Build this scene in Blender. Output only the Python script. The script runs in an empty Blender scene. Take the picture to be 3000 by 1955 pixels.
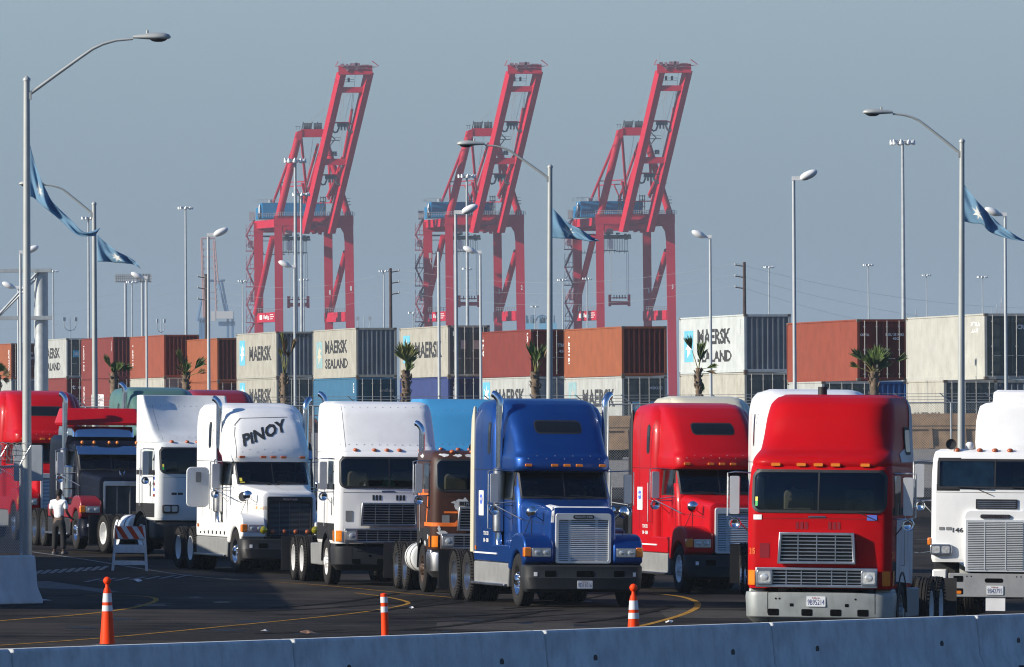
import bpy, bmesh, math, random
from mathutils import Vector, Matrix
from mathutils.bvhtree import BVHTree
R = math.radians
sc = bpy.context.scene
col = sc.collection
random.seed(7)

# ---------------------------------------------------------------- camera
FPX = 23000.0                       # focal length in units of the photograph's pixels (3000 wide)
CAMZ = 3.4
PITCH = math.atan((1270 - 977.5) / FPX)
ROLL = R(-0.30)
cam_data = bpy.data.cameras.new('camera')
cam = bpy.data.objects.new('camera', cam_data); col.objects.link(cam)
cam_data.sensor_width = 36; cam_data.lens = FPX / 3000 * 36
cam_data.clip_start = 1; cam_data.clip_end = 60000
CR = (Matrix.Rotation(math.pi / 2 + PITCH, 3, 'X') @ Matrix.Rotation(ROLL, 3, 'Z'))
cam.matrix_world = Matrix.Translation((0, 0, CAMZ)) @ CR.to_4x4()
sc.camera = cam

# ---------------------------------------------------------------- sky, sun, exposure
SUN_EL, SUN_AZ = R(23.5), R(18)       # elevation; azimuth: from the left (-X), turned 17 degrees towards the camera
sun_dir = Vector((-math.cos(SUN_AZ) * math.cos(SUN_EL), -math.sin(SUN_AZ) * math.cos(SUN_EL), math.sin(SUN_EL)))
world = bpy.data.worlds.new('World'); sc.world = world; world.use_nodes = True
wn, wl = world.node_tree.nodes, world.node_tree.links
wn.clear()
wo = wn.new('ShaderNodeOutputWorld'); bg = wn.new('ShaderNodeBackground')
sky = wn.new('ShaderNodeTexSky'); sky.sky_type = 'NISHITA'; sky.sun_disc = False
sky.sun_elevation = SUN_EL
sky.sun_rotation = math.atan2(sun_dir.x, sun_dir.y)
sky.air_density = 1.3; sky.dust_density = 0.8; sky.ozone_density = 6.0
# the low band of smog that lies over the harbour: even grey-blue near the horizon, clear sky above
geo = wn.new('ShaderNodeTexCoord'); sep = wn.new('ShaderNodeSeparateXYZ')
ramp = wn.new('ShaderNodeMapRange'); ramp.inputs['From Min'].default_value = 0.07; ramp.inputs['From Max'].default_value = 0.22
ramp.interpolation_type = 'SMOOTHSTEP'
mixw = wn.new('ShaderNodeMix'); mixw.data_type = 'RGBA'
grad = wn.new('ShaderNodeValToRGB')
grad.color_ramp.elements[0].position = 0.0; grad.color_ramp.elements[0].color = (1.75, 2.35, 2.85, 1)
grad.color_ramp.elements[1].position = 0.06; grad.color_ramp.elements[1].color = (3.30, 4.30, 4.95, 1)
wl.new(geo.outputs['Generated'], sep.inputs[0]); wl.new(sep.outputs['Z'], ramp.inputs['Value'])
wl.new(sep.outputs['Z'], grad.inputs[0])
wl.new(ramp.outputs[0], mixw.inputs[0]); wl.new(grad.outputs[0], mixw.inputs[6])
tint = wn.new('ShaderNodeMix'); tint.data_type = 'RGBA'; tint.blend_type = 'MULTIPLY'; tint.inputs[0].default_value = 1; tint.inputs[7].default_value = (0.62, 0.88, 1.25, 1)
wl.new(sky.outputs[0], tint.inputs[6]); wl.new(tint.outputs[2], mixw.inputs[7])
wl.new(mixw.outputs[2], bg.inputs['Color']); bg.inputs['Strength'].default_value = 0.075
wl.new(bg.outputs[0], wo.inputs['Surface'])
sl = bpy.data.lights.new('sun', 'SUN'); sl.energy = 5.0; sl.angle = R(0.5); sl.color = (1.0, 0.92, 0.80)
so = bpy.data.objects.new('sun', sl); col.objects.link(so)
so.rotation_euler = sun_dir.to_track_quat('Z', 'Y').to_euler(); so.location = (-60, -20, 60)
sc.view_settings.view_transform = 'Standard'; sc.view_settings.look = 'None'
sc.view_settings.exposure = 0.42; sc.view_settings.gamma = 1
sc.cycles.filter_width = 1.15; sc.cycles.max_bounces = 6; sc.cycles.transparent_max_bounces = 10; sc.cycles.volume_bounces = 0

# ---------------------------------------------------------------- placing helpers
def W(xp, yp, d):
    v = CR @ Vector(((xp - 1500) / FPX, -(yp - 977.5) / FPX, -1))
    return Vector((0, 0, CAMZ)) + v * (d / v.y)
def lerp(a, b, t): return a + (b - a) * t
def prof(x, pts):
    if x <= pts[0][0]: return pts[0][1]
    for (a, va), (b, vb) in zip(pts, pts[1:]):
        if x <= b: return lerp(va, vb, (x - a) / (b - a))
    return pts[-1][1]
RISE = [(278, 0), (296, 1.05), (312, 1.25), (322, 2.2), (338, 2.3), (352, 2.45), (400, 3.1), (450, 3.55), (540, 4.0), (640, 4.4), (900, 4.6)]
def gz(x, y):
    c = -0.014 * max(-26, min(26, x))
    return c * prof(y, [(278, 1), (312, 0.4), (340, 0)]) + prof(y, RISE)
def GP(xp, yp):                     # the point of the lot under a direction of view
    v = CR @ Vector(((xp - 1500) / FPX, -(yp - 977.5) / FPX, -1))
    d = 150.0
    for _ in range(30):
        p = Vector((0, 0, CAMZ)) + v * (d / v.y)
        d += (p.z - gz(p.x, p.y)) * d / CAMZ * 0.8
    return Vector((0, 0, CAMZ)) + v * (d / v.y)
def GS(xp, s):                      # the ground point seen in column xp at s pixels per metre
    d = FPX / s
    p = W(xp, 1270 + CAMZ * s, d)
    return Vector((p.x, p.y, gz(p.x, p.y)))

# ---------------------------------------------------------------- materials
MATS = {}
def _nt(name):
    m = bpy.data.materials.new(name); m.use_nodes = True
    return m, m.node_tree.nodes, m.node_tree.links, m.node_tree.nodes['Principled BSDF']
def mat(name, c, rough=0.5, metal=0.0, coat=0.0, var=0.12, scale=3.0, dirt=0.0, dirtc=(0.10, 0.085, 0.07), bump=0.0, bscale=40.0, emit=None, spec=None):
    if name in MATS: return MATS[name]
    m, n, l, b = _nt(name)
    tc = n.new('ShaderNodeTexCoord')
    nz = n.new('ShaderNodeTexNoise'); nz.inputs['Scale'].default_value = scale; nz.inputs['Detail'].default_value = 6
    l.new(tc.outputs['Object'], nz.inputs['Vector'])
    mr = n.new('ShaderNodeMapRange'); mr.inputs[1].default_value = 0.3; mr.inputs[2].default_value = 0.7
    mr.inputs[3].default_value = 1 - var; mr.inputs[4].default_value = 1 + var
    l.new(nz.outputs['Fac'], mr.inputs[0])
    mx = n.new('ShaderNodeMix'); mx.data_type = 'RGBA'; mx.blend_type = 'MULTIPLY'; mx.inputs[0].default_value = 1
    mx.inputs[6].default_value = (*c, 1); l.new(mr.outputs[0], mx.inputs[7])
    out = mx.outputs[2]
    if dirt > 0:
        n2 = n.new('ShaderNodeTexNoise'); n2.inputs['Scale'].default_value = scale * 2.3; n2.inputs['Detail'].default_value = 9; n2.inputs['Roughness'].default_value = 0.7
        mp = n.new('ShaderNodeMapping'); mp.inputs['Scale'].default_value = (1, 1, 0.35)
        l.new(tc.outputs['Object'], mp.inputs[0]); l.new(mp.outputs[0], n2.inputs['Vector'])
        r2 = n.new('ShaderNodeMapRange'); r2.inputs[1].default_value = 0.48; r2.inputs[2].default_value = 0.78; r2.inputs[4].default_value = dirt
        l.new(n2.outputs['Fac'], r2.inputs[0])
        m2 = n.new('ShaderNodeMix'); m2.data_type = 'RGBA'; m2.inputs[7].default_value = (*dirtc, 1)
        l.new(r2.outputs[0], m2.inputs[0]); l.new(out, m2.inputs[6]); out = m2.outputs[2]
    l.new(out, b.inputs['Base Color'])
    rr = n.new('ShaderNodeMapRange'); rr.inputs[3].default_value = max(0.02, rough - 0.08); rr.inputs[4].default_value = min(1, rough + 0.1)
    l.new(nz.outputs['Fac'], rr.inputs[0]); l.new(rr.outputs[0], b.inputs['Roughness'])
    b.inputs['Metallic'].default_value = metal
    b.inputs['Coat Weight'].default_value = coat; b.inputs['Coat Roughness'].default_value = 0.08
    if spec is not None: b.inputs['Specular IOR Level'].default_value = spec
    if bump > 0:
        bz = n.new('ShaderNodeTexNoise'); bz.inputs['Scale'].default_value = bscale; l.new(tc.outputs['Object'], bz.inputs['Vector'])
        bp = n.new('ShaderNodeBump'); bp.inputs['Strength'].default_value = bump; bp.inputs['Distance'].default_value = 0.02
        l.new(bz.outputs['Fac'], bp.inputs['Height']); l.new(bp.outputs[0], b.inputs['Normal'])
    MATS[name] = m
    return m
def glass_mat():
    m, n, l, b = _nt('tinted_glass')
    n.remove(b)
    tr = n.new('ShaderNodeBsdfTransparent'); tr.inputs[0].default_value = (0.40, 0.46, 0.45, 1)
    gl = n.new('ShaderNodeBsdfGlossy'); gl.inputs['Roughness'].default_value = 0.04; gl.inputs[0].default_value = (0.8, 0.9, 1, 1)
    fr = n.new('ShaderNodeFresnel'); fr.inputs[0].default_value = 1.45
    mx = n.new('ShaderNodeMixShader'); l.new(fr.outputs[0], mx.inputs[0]); l.new(tr.outputs[0], mx.inputs[1]); l.new(gl.outputs[0], mx.inputs[2])
    l.new(mx.outputs[0], n['Material Output'].inputs[0])
    return m
GLASS = glass_mat()
paint = lambda name, c, **k: mat(name, c, **{**dict(rough=0.36, coat=0.22, var=0.05, scale=1.3, dirt=0.06, spec=0.3), **k})
P_WHITE = paint('white_paint', (0.80, 0.80, 0.77), dirt=0.10)
P_WHITE2 = paint('cool_white_paint', (0.70, 0.72, 0.70), dirt=0.16)
P_CREAM = paint('cream_paint', (0.62, 0.58, 0.42))
P_RED = paint('red_paint', (0.44, 0.003, 0.007), dirt=0.02, spec=0.15, coat=0.15)
P_RED2 = paint('faded_red_paint', (0.42, 0.003, 0.006), dirt=0.02, rough=0.42, coat=0.03, spec=0.08)
P_DRED = paint('maroon_paint', (0.22, 0.014, 0.022))
P_BLUE = paint('deep_blue_paint', (0.004, 0.048, 0.220), metal=0.55, dirt=0.0, coat=0.35, rough=0.42)
P_SKY = paint('sky_blue_paint', (0.055, 0.27, 0.50))
P_GREEN = paint('green_paint', (0.075, 0.155, 0.13))
P_NAVY = paint('navy_paint', (0.004, 0.006, 0.014), rough=0.45, coat=0.06, spec=0.08)
P_BROWN = paint('brown_paint', (0.050, 0.018, 0.010), dirt=0.35, dirtc=(0.05, 0.02, 0.012), rough=0.5, coat=0.1)
CHROME = mat('chrome', (0.72, 0.73, 0.74), rough=0.13, metal=1, var=0.05)
ALU = mat('aluminium', (0.50, 0.51, 0.52), rough=0.32, metal=1, var=0.12, dirt=0.2)
DULLALU = mat('dull_aluminium', (0.27, 0.29, 0.28), rough=0.5, metal=0.3, var=0.15, dirt=0.35)
RUBBER = mat('tyre_rubber', (0.022, 0.021, 0.020), rough=0.85, var=0.25, dirt=0.4, dirtc=(0.05, 0.042, 0.036), bump=0.2, spec=0.15)
BLACK = mat('black_plastic', (0.014, 0.014, 0.015), rough=0.55, var=0.2)
DGREY = mat('dark_grey_plastic', (0.022, 0.024, 0.026), rough=0.6, var=0.15, dirt=0.1, spec=0.25)
VOID = mat('dark_opening', (0.004, 0.004, 0.004), rough=0.9, spec=0.02)
STEEL = mat('brushed_steel_bumper', (0.34, 0.34, 0.33), rough=0.4, metal=0.25, var=0.1, dirt=0.25)
MGREY = mat('grey_plastic', (0.20, 0.205, 0.20), rough=0.65, var=0.12, dirt=0.3)
CHASSIS = mat('greasy_chassis', (0.012, 0.011, 0.010), rough=0.8, var=0.3, spec=0.1)
AMBER = mat('amber_lens', (0.75, 0.20, 0.012), rough=0.2, coat=0.8, var=0.05)
DAMBER = mat('dark_amber_lens', (0.42, 0.09, 0.02), rough=0.3, coat=0.5, var=0.1)
REDLENS = mat('red_lens', (0.30, 0.02, 0.01), rough=0.25, coat=0.6)
YLENS = mat('yellow_lens', (0.55, 0.47, 0.02), rough=0.1, metal=0.4, coat=0.8)
LENS = mat('lamp_lens', (0.55, 0.57, 0.56), rough=0.15, metal=0.3, coat=1.0, var=0.3, scale=22)
BRIGHT = mat('bright_grille_bar', (0.60, 0.62, 0.62), rough=0.35, metal=0.25, var=0.08)
MIRROR = mat('mirror_back', (0.50, 0.51, 0.52), rough=0.3, metal=0.35, var=0.05)
INTER = mat('cab_interior', (0.008, 0.008, 0.008), rough=0.8, var=0.3)
SEAT = mat('seat_cloth', (0.26, 0.20, 0.14), rough=0.9, var=0.3)
BROWNMET = mat('rusty_pipe', (0.10, 0.065, 0.045), rough=0.6, metal=0.5, var=0.4)
INK = mat('black_ink', (0.022, 0.024, 0.026), rough=0.6, var=0.1)
INKG = mat('grey_ink', (0.10, 0.10, 0.10), rough=0.6)
NAVYINK = mat('navy_ink', (0.02, 0.03, 0.16), rough=0.6)
WINK = mat('white_ink', (0.72, 0.72, 0.70), rough=0.6)
ORINK = mat('orange_stripe_paint', (0.85, 0.17, 0.015), rough=0.5)
YINK = mat('mustard_ink', (0.60, 0.28, 0.05), rough=0.5)
PLATE = mat('plate_white', (0.66, 0.68, 0.68), rough=0.4)
GREENS = mat('green_sticker', (0.05, 0.45, 0.10), rough=0.5)
YELS = mat('yellow_sticker', (0.7, 0.6, 0.05), rough=0.5)
BLUES = mat('blue_sticker', (0.10, 0.16, 0.55), rough=0.5)

# ---------------------------------------------------------------- mesh builder
class MB:
    def __init__(s): s.v = []; s.f = []; s.m = []
    def add(s, vs, fs, mi=0, M=None):
        o = len(s.v)
        s.v += [tuple(M @ Vector(p)) if M is not None else tuple(p) for p in vs]
        s.f += [tuple(i + o for i in f) for f in fs]; s.m += [mi] * len(fs)
        return s
    def box(s, x0, x1, y0, y1, z0, z1, mi=0, M=None):
        vs = [(x, y, z) for z in (z0, z1) for y in (y0, y1) for x in (x0, x1)]
        return s.add(vs, [(0, 2, 3, 1), (4, 5, 7, 6), (0, 1, 5, 4), (2, 6, 7, 3), (0, 4, 6, 2), (1, 3, 7, 5)], mi, M)
    def loft(s, loops, mi=0, caps=True, M=None):
        n = len(loops[0]); vs = [p for L in loops for p in L]; fs = []
        for k in range(len(loops) - 1):
            for i in range(n):
                j = (i + 1) % n
                fs.append((k * n + i, k * n + j, (k + 1) * n + j, (k + 1) * n + i))
        if caps:
            fs.append(tuple(range(n))); fs.append(tuple((len(loops) - 1) * n + i for i in range(n))[::-1])
        return s.add(vs, fs, mi, M)
    def tube(s, pts, r, mi=0, seg=10, caps=True, M=None, flat=1.0):
        pts = [Vector(p) for p in pts]; n = len(pts)
        rs = r if isinstance(r, (list, tuple)) else [r] * n
        loops = []; up = None
        for i, p in enumerate(pts):
            t = (pts[min(i + 1, n - 1)] - pts[max(i - 1, 0)]).normalized()
            if up is None:
                up = Vector((0, 0, 1)) if abs(t.z) < 0.9 else Vector((0, 1, 0))
            a = t.cross(up).normalized(); b = a.cross(t).normalized(); up = b
            loops.append([p + (a * math.cos(q) + b * math.sin(q) * flat) * rs[i] for q in [2 * math.pi * k / seg for k in range(seg)]])
        return s.loft(loops, mi, caps, M)
    def lathe(s, prof_, axis='x', c=(0, 0, 0), mi=0, seg=28, M=None, caps=False):
        loops = []
        for (a, r) in prof_:
            L = []
            for k in range(seg):
                q = 2 * math.pi * k / seg; u, v = r * math.cos(q), r * math.sin(q)
                p = {'x': (a, u, v), 'y': (u, a, v), 'z': (u, v, a)}[axis]
                L.append((p[0] + c[0], p[1] + c[1], p[2] + c[2]))
            loops.append(L)
        return s.loft(loops, mi, caps, M)
    def ball(s, c, rx, ry=None, rz=None, mi=0, seg=14, rings=9, M=None):
        ry = ry or rx; rz = rz or rx
        loops = []
        for i in range(1, rings):
            t = math.pi * i / rings
            loops.append([(c[0] + rx * math.sin(t) * math.cos(2 * math.pi * k / seg), c[1] + ry * math.sin(t) * math.sin(2 * math.pi * k / seg), c[2] + rz * math.cos(t)) for k in range(seg)])
        return s.loft(loops, mi, True, M)
    def prism(s, outline, x0, x1, plane='yz', mi=0, M=None):
        f = {'yz': lambda a, b, t: (t, a, b), 'xz': lambda a, b, t: (a, t, b), 'xy': lambda a, b, t: (a, b, t)}[plane]
        n = len(outline)
        vs = [f(a, b, x0) for a, b in outline] + [f(a, b, x1) for a, b in outline]
        fs = [tuple(range(n)), tuple(range(n, 2 * n))[::-1]] + [(i, (i + 1) % n, n + (i + 1) % n, n + i) for i in range(n)]
        return s.add(vs, fs, mi, M)
    def bvh(s): return BVHTree.FromPolygons([Vector(p) for p in s.v], s.f)
    def build(s, name, mats, parent=None, bevel=0.0, angle=38, smooth=True, cut=None):
        me = bpy.data.meshes.new(name)
        me.from_pydata(s.v, [], s.f)
        mats = mats if isinstance(mats, (list, tuple)) else [mats]
        for m in mats: me.materials.append(m)
        me.polygons.foreach_set('material_index', s.m)
        bm = bmesh.new(); bm.from_mesh(me); bmesh.ops.recalc_face_normals(bm, faces=bm.faces); bm.to_mesh(me); bm.free()
        if smooth:
            me.polygons.foreach_set('use_smooth', [True] * len(me.polygons)); me.set_sharp_from_angle(angle=R(angle))
        o = bpy.data.objects.new(name, me); col.objects.link(o)
        if cut: hollow(o, cut)
        if parent is not None: o.parent = parent
        if bevel > 0:
            b = o.modifiers.new('bevel', 'BEVEL'); b.width = bevel; b.segments = 2; b.limit_method = 'ANGLE'; b.angle_limit = R(40)
        return o
def hollow(o, cuts):
    """opens the cab: cuts are MBs (closed); faces left inside get the second material"""
    tmp = []
    for c in cuts:
        me = bpy.data.meshes.new('c'); me.from_pydata(c.v, [], c.f)
        bm = bmesh.new(); bm.from_mesh(me); bmesh.ops.recalc_face_normals(bm, faces=bm.faces); bm.to_mesh(me); bm.free()
        t = bpy.data.objects.new('c', me); col.objects.link(t); tmp.append(t)
        md = o.modifiers.new('b', 'BOOLEAN'); md.operation = 'DIFFERENCE'; md.object = t; md.solver = 'EXACT'
    dg = bpy.context.evaluated_depsgraph_get()
    me = bpy.data.meshes.new_from_object(o.evaluated_get(dg))
    if len(me.polygons) > 20:
        o.modifiers.clear(); old = o.data; o.data = me; me.name = old.name
    else:
        o.modifiers.clear()
    for p in o.data.polygons:
        for c in cuts:
            xs = [q[0] for q in c.v]; ys = [q[1] for q in c.v]; zs = [q[2] for q in c.v]; e = 0.003
            q = p.center
            if min(xs) - e < q.x < max(xs) + e and min(ys) - e < q.y < max(ys) + e and min(zs) - e < q.z < max(zs) + e:
                p.material_index = 1
    for t in tmp:
        d = t.data; bpy.data.objects.remove(t); bpy.data.meshes.remove(d)
def rrect(x0, x1, z0, z1, r=0.03, n=5):
    r = min(r, abs(x1 - x0) / 2 - 1e-4, abs(z1 - z0) / 2 - 1e-4); out = []
    for cx, cz, a0 in ((x1 - r, z1 - r, 0), (x0 + r, z1 - r, 90), (x0 + r, z0 + r, 180), (x1 - r, z0 + r, 270)):
        for k in range(n + 1):
            a = R(a0 + 90 * k / n); out.append((cx + r * math.cos(a), cz + r * math.sin(a)))
    return out
def zs(z, yf, yb, wf, wb=None, rf=0.2, rb=0.05, bow=0.0, n=6, x0=0.0):
    """horizontal slice of a cab: front y yf, back yb, half widths, corner radii"""
    wb = wf if wb is None else wb; L = []
    rf = min(rf, wf * 0.95, (yb - yf) * 0.6); rb = min(rb, wb * 0.95, (yb - yf) * 0.35)
    for k in range(n + 1):
        a = R(270 - 90 * k / n); L.append((-(wf - rf) + rf * math.cos(a), yf + rf + rf * math.sin(a)))
    for k in range(n + 1):
        a = R(180 - 90 * k / n); L.append((-(wb - rb) + rb * math.cos(a), yb - rb + rb * math.sin(a)))
    for k in range(n + 1):
        a = R(90 - 90 * k / n); L.append(((wb - rb) + rb * math.cos(a), yb - rb + rb * math.sin(a)))
    for k in range(n + 1):
        a = R(0 - 90 * k / n); L.append(((wf - rf) + rf * math.cos(a), yf + rf + rf * math.sin(a)))
    m = 5
    for k in range(1, m): L.append((lerp(wf - rf, -(wf - rf), k / m), yf))
    out = []
    for x, y in L:
        if bow and y < (yf + yb) / 2: y = y + bow * (min(1, abs(x) / wf)) ** 2 - bow
        out.append((x + x0, y, z))
    return out
def smoothz(keys, n=4):
    """keys: (z,yf,yb,wf,wb,rf,bow) resampled with Catmull-Rom between the keys"""
    out = []
    K = keys
    for i in range(len(K) - 1):
        p0, p1, p2, p3 = K[max(i - 1, 0)], K[i], K[i + 1], K[min(i + 2, len(K) - 1)]
        for j in range(n):
            t = j / n
            v = [p1[0] + (p2[0] - p1[0]) * t]
            for c in range(1, len(p1)):
                v.append(0.5 * (2 * p1[c] + (p2[c] - p0[c]) * t + (2 * p0[c] - 5 * p1[c] + 4 * p2[c] - p3[c]) * t * t + (3 * p1[c] - p0[c] - 3 * p2[c] + p3[c]) * t ** 3))
            out.append(v)
    out.append(list(K[-1]))
    return [zs(v[0], v[1], v[2], v[3], v[4], rf=v[5], bow=v[6]) for v in out]
def skin_pts(bvh, dirn, u, v, lift):
    if dirn == 'f': o, d = Vector((u, -8, v)), Vector((0, 1, 0))
    elif dirn == 'l': o, d = Vector((-8, u, v)), Vector((1, 0, 0))
    elif dirn == 'r': o, d = Vector((8, u, v)), Vector((-1, 0, 0))
    else: o, d = Vector((u, v, 12)), Vector((0, 0, -1))
    h = bvh.ray_cast(o, d)
    if h[0] is None:
        c = {'f': Vector((u, 1, v)), 'l': Vector((-1, u, v)), 'r': Vector((1, u, v)), 't': Vector((u, v, 4))}[dirn]
        h = bvh.find_nearest(c)
    return h[0] - d * lift
def decal(mb, bvh, dirn, outline, lift=0.006, step=0.09, mi=0, rim=True):
    bm = bmesh.new()
    try:
        bm.faces.new([bm.verts.new((a, b, 0)) for a, b in outline])
    except ValueError:
        bm.free(); return mb
    us = [a for a, b in outline]; vs = [b for a, b in outline]
    for ax, lo, hi in ((0, min(us), max(us)), (1, min(vs), max(vs))):
        k = math.ceil((lo + 1e-4) / step)
        while k * step < hi - 1e-4:
            co = [0, 0, 0]; co[ax] = k * step; no = [0, 0, 0]; no[ax] = 1
            bmesh.ops.bisect_plane(bm, geom=bm.verts[:] + bm.edges[:] + bm.faces[:], plane_co=co, plane_no=no); k += 1
    bmesh.ops.triangulate(bm, faces=[f for f in bm.faces if len(f.verts) > 4])
    bm.verts.ensure_lookup_table(); bm.verts.index_update()
    pv = [skin_pts(bvh, dirn, v.co.x, v.co.y, lift) for v in bm.verts]
    fs = [tuple(v.index for v in f.verts) for f in bm.faces]
    mb.add(pv, fs, mi)
    bm.free()
    return mb
TXT = {}
def text_geo(s, size=1.0, bold=0.0, cx=True):
    key = (s, bold)
    if key not in TXT:
        cu = bpy.data.curves.new('t', 'FONT'); cu.body = s; cu.size = 1; cu.resolution_u = 2; cu.offset = bold
        o = bpy.data.objects.new('t', cu); col.objects.link(o)
        dg = bpy.context.evaluated_depsgraph_get()
        me = bpy.data.meshes.new_from_object(o.evaluated_get(dg))
        vs = [(v.co.x, v.co.y) for v in me.vertices]; fs = [tuple(p.vertices) for p in me.polygons]
        bpy.data.objects.remove(o); bpy.data.curves.remove(cu); bpy.data.meshes.remove(me)
        x0, x1 = min(v[0] for v in vs), max(v[0] for v in vs); y0, y1 = min(v[1] for v in vs), max(v[1] for v in vs)
        TXT[key] = ([((x - x0) / (x1 - x0), (y - y0) / (y1 - y0)) for x, y in vs], fs)
    return TXT[key]
def put_text(mb, s, fn, mi=0, bold=0.02, step=None):
    """fn maps unit (u,v) to a point"""
    vs, fs = text_geo(s, bold=bold)
    mb.add([fn(u, v) for u, v in vs], fs, mi)
    return mb
def flat_text(mb, s, x0, x1, z0, z1, y, mi=0, bold=0.02): return put_text(mb, s, lambda u, v: (lerp(x0, x1, u), y, lerp(z0, z1, v)), mi, bold)
def skin_text(mb, s, bvh, dirn, fn2, lift=0.008, mi=0, bold=0.02):
    return put_text(mb, s, lambda u, v: skin_pts(bvh, dirn, *fn2(u, v), lift), mi, bold)

# ---------------------------------------------------------------- things
def tag(o, label=None, cat=None, group=None, kind=None):
    if label: o['label'] = label
    if cat: o['category'] = cat
    if group: o['group'] = group
    if kind: o['kind'] = kind
    return o
def thing(name, label, cat, loc=(0, 0, 0), rotz=0.0, group=None, tilt=0.0, scale=1.0):
    o = bpy.data.objects.new(name, None); col.objects.link(o); o.empty_display_size = 0.3
    o.matrix_world = Matrix.Translation(loc) @ Matrix.Rotation(tilt, 4, 'Y') @ Matrix.Rotation(rotz, 4, 'Z') @ Matrix.Scale(scale, 4)
    return tag(o, label, cat, group)
def link(name, me_obj, parent, loc=(0, 0, 0), rot=(0, 0, 0), scale=(1, 1, 1)):
    """another object that shares the mesh (and bevel) of me_obj"""
    o = me_obj.copy(); o.name = name; col.objects.link(o); o.parent = parent
    o.location = loc; o.rotation_euler = rot; o.scale = scale
    return o
def struct(o): o['kind'] = 'structure'; return o
def kids(o): return [c for c in bpy.data.objects if c.parent == o]
def copy_tree(o, loc=None, label=None, group=None):
    r = o.copy(); col.objects.link(r)
    if loc is not None: r.location = loc
    if label: r['label'] = label
    if group: r['group'] = group
    for ch in kids(o):
        c = ch.copy(); col.objects.link(c); c.parent = r
        for g in kids(ch):
            d = g.copy(); col.objects.link(d); d.parent = c
    return r
TILT = R(0.8)
# ---------------------------------------------------------------- wheels (shared meshes)
CACHE = {}
def shared(key, name, fn, mats, parent, loc=(0, 0, 0), rot=(0, 0, 0), scale=(1, 1, 1), bevel=0.0, angle=38):
    if key in CACHE:
        o = CACHE[key].copy(); o.name = name; col.objects.link(o)
        for p in ('label', 'category', 'group'):
            if p in o: del o[p]
    else:
        o = fn().build(name, mats, bevel=bevel, angle=angle); CACHE[key] = o
    o.parent = parent; o.location = loc; o.rotation_euler = rot; o.scale = scale
    return o
def _tyre(w=0.145, ofs=(0.0,), lugs=True):
    m = MB()
    for c in ofs:
        p = [(-w * .76, .285), (-w * .97, .33), (-w * 1.02, .41), (-w * .95, .475), (-w * .8, .508), (-w * .7, .518)]
        k = -w * .62
        while k < w * .6:
            p += [(k, .520), (k + w * .06, .503), (k + w * .12, .503), (k + w * .18, .520)]; k += w * .42
        p += [(w * .7, .518), (w * .8, .508), (w * .95, .475), (w * 1.02, .41), (w * .97, .33), (w * .76, .285)]
        m.lathe(p, 'x', (c, 0, 0), 0, 40)
        if lugs:
            for j in range(46):
                q = 2 * math.pi * j / 46
                M = Matrix.Rotation(q, 4, 'X') @ Matrix.Translation((c, 0, .505))
                for sx in (-1, 1): m.box(sx * w * .96 - .02, sx * w * .96 + .02, -.010, .010, -.024, .006, 0, M)
    return m
def _frim():
    m = MB()
    m.lathe([(-.118, .292), (-.128, .298), (-.128, .285), (-.10, .268), (-.055, .245), (-.048, .175), (-.085, .165), (-.115, .12), (-.15, .10), (-.18, .085), (-.185, .02), (-.185, .0001)], 'x', mi=0, seg=36)
    for j in range(10):
        q = 2 * math.pi * (j + .5) / 10
        m.lathe([(-.155, .0001), (-.155, .014), (-.07, .016)], 'x', (0, .142 * math.cos(q), .142 * math.sin(q)), 0, 8)
        q += .31
        m.lathe([(-.0575, .0001), (-.0575, .026)], 'x', (0, .208 * math.cos(q), .208 * math.sin(q)), 1, 10)
    return m
def _rrim():
    m = MB()
    m.lathe([(-.113, .292), (-.124, .298), (-.124, .283), (-.07, .270), (.03, .262), (.06, .235), (.062, .15), (.0, .145), (-.02, .12), (-.035, .0001)], 'x', mi=0, seg=36)
    for j in range(10):
        q = 2 * math.pi * (j + .5) / 10
        m.lathe([(.02, .0001), (.02, .013), (.06, .015)], 'x', (0, .19 * math.cos(q), .19 * math.sin(q)), 1, 8)
    return m
def wheels(t, y1, yr, rimf=CHROME, rimr=ALU, xf=1.04, tag_='', right=True, left=True):
    for sx in (-1, 1):
        if (sx > 0 and not right) or (sx < 0 and not left): continue
        rot = (0, 0, 0) if sx < 0 else (0, 0, math.pi)
        if y1 is not None:
            w = shared('tf', 'wheel', lambda: _tyre(.145, (0,), False), [RUBBER], t, (sx * xf, y1, .52), rot)
            shared('rf' + rimf.name, 'rim', _frim, [rimf, BLACK], w)
        for y in yr:
            w = shared('tr', 'wheel', lambda: _tyre(.135, (0, .315)), [RUBBER], t, (sx * 1.075, y, .52), rot)
            shared('rr' + rimr.name, 'rim', _rrim, [rimr, BLACK], w)
def frame_parts(t, y0, y1, yr):
    m = MB()
    for sx in (-1, 1): m.box(sx * .43 - .04, sx * .43 + .04, y0, y1, .72, .98)
    for y in (y0 + .5, y0 + 2.2, y0 + 3.9, y1 - .3): m.box(-.40, .40, y, y + .12, .76, .94)
    m.box(-.35, .35, y0 + .6, y0 + 2.2, .42, .80)
    for y in yr: m.tube([(-.95, y, .52), (.95, y, .52)], .09); m.box(-.2, .2, y - .2, y + .2, .32, .72)
    m.tube([(-.95, y0 + .75, .46), (.95, y0 + .75, .46)], .06)
    m.prism(rrect(-.45, .45, yr[0] + .1, yr[0] + 1.2, .2), .99, 1.12, 'xy')
    m.build('chassis', CHASSIS, t)
    for sx in (-1, 1):
        MB().box(sx * 1.08 - .30, sx * 1.08 + .30, yr[-1] + .68, yr[-1] + .70, .22, 1.0).build('mud_flap', BLACK, t)
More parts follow.
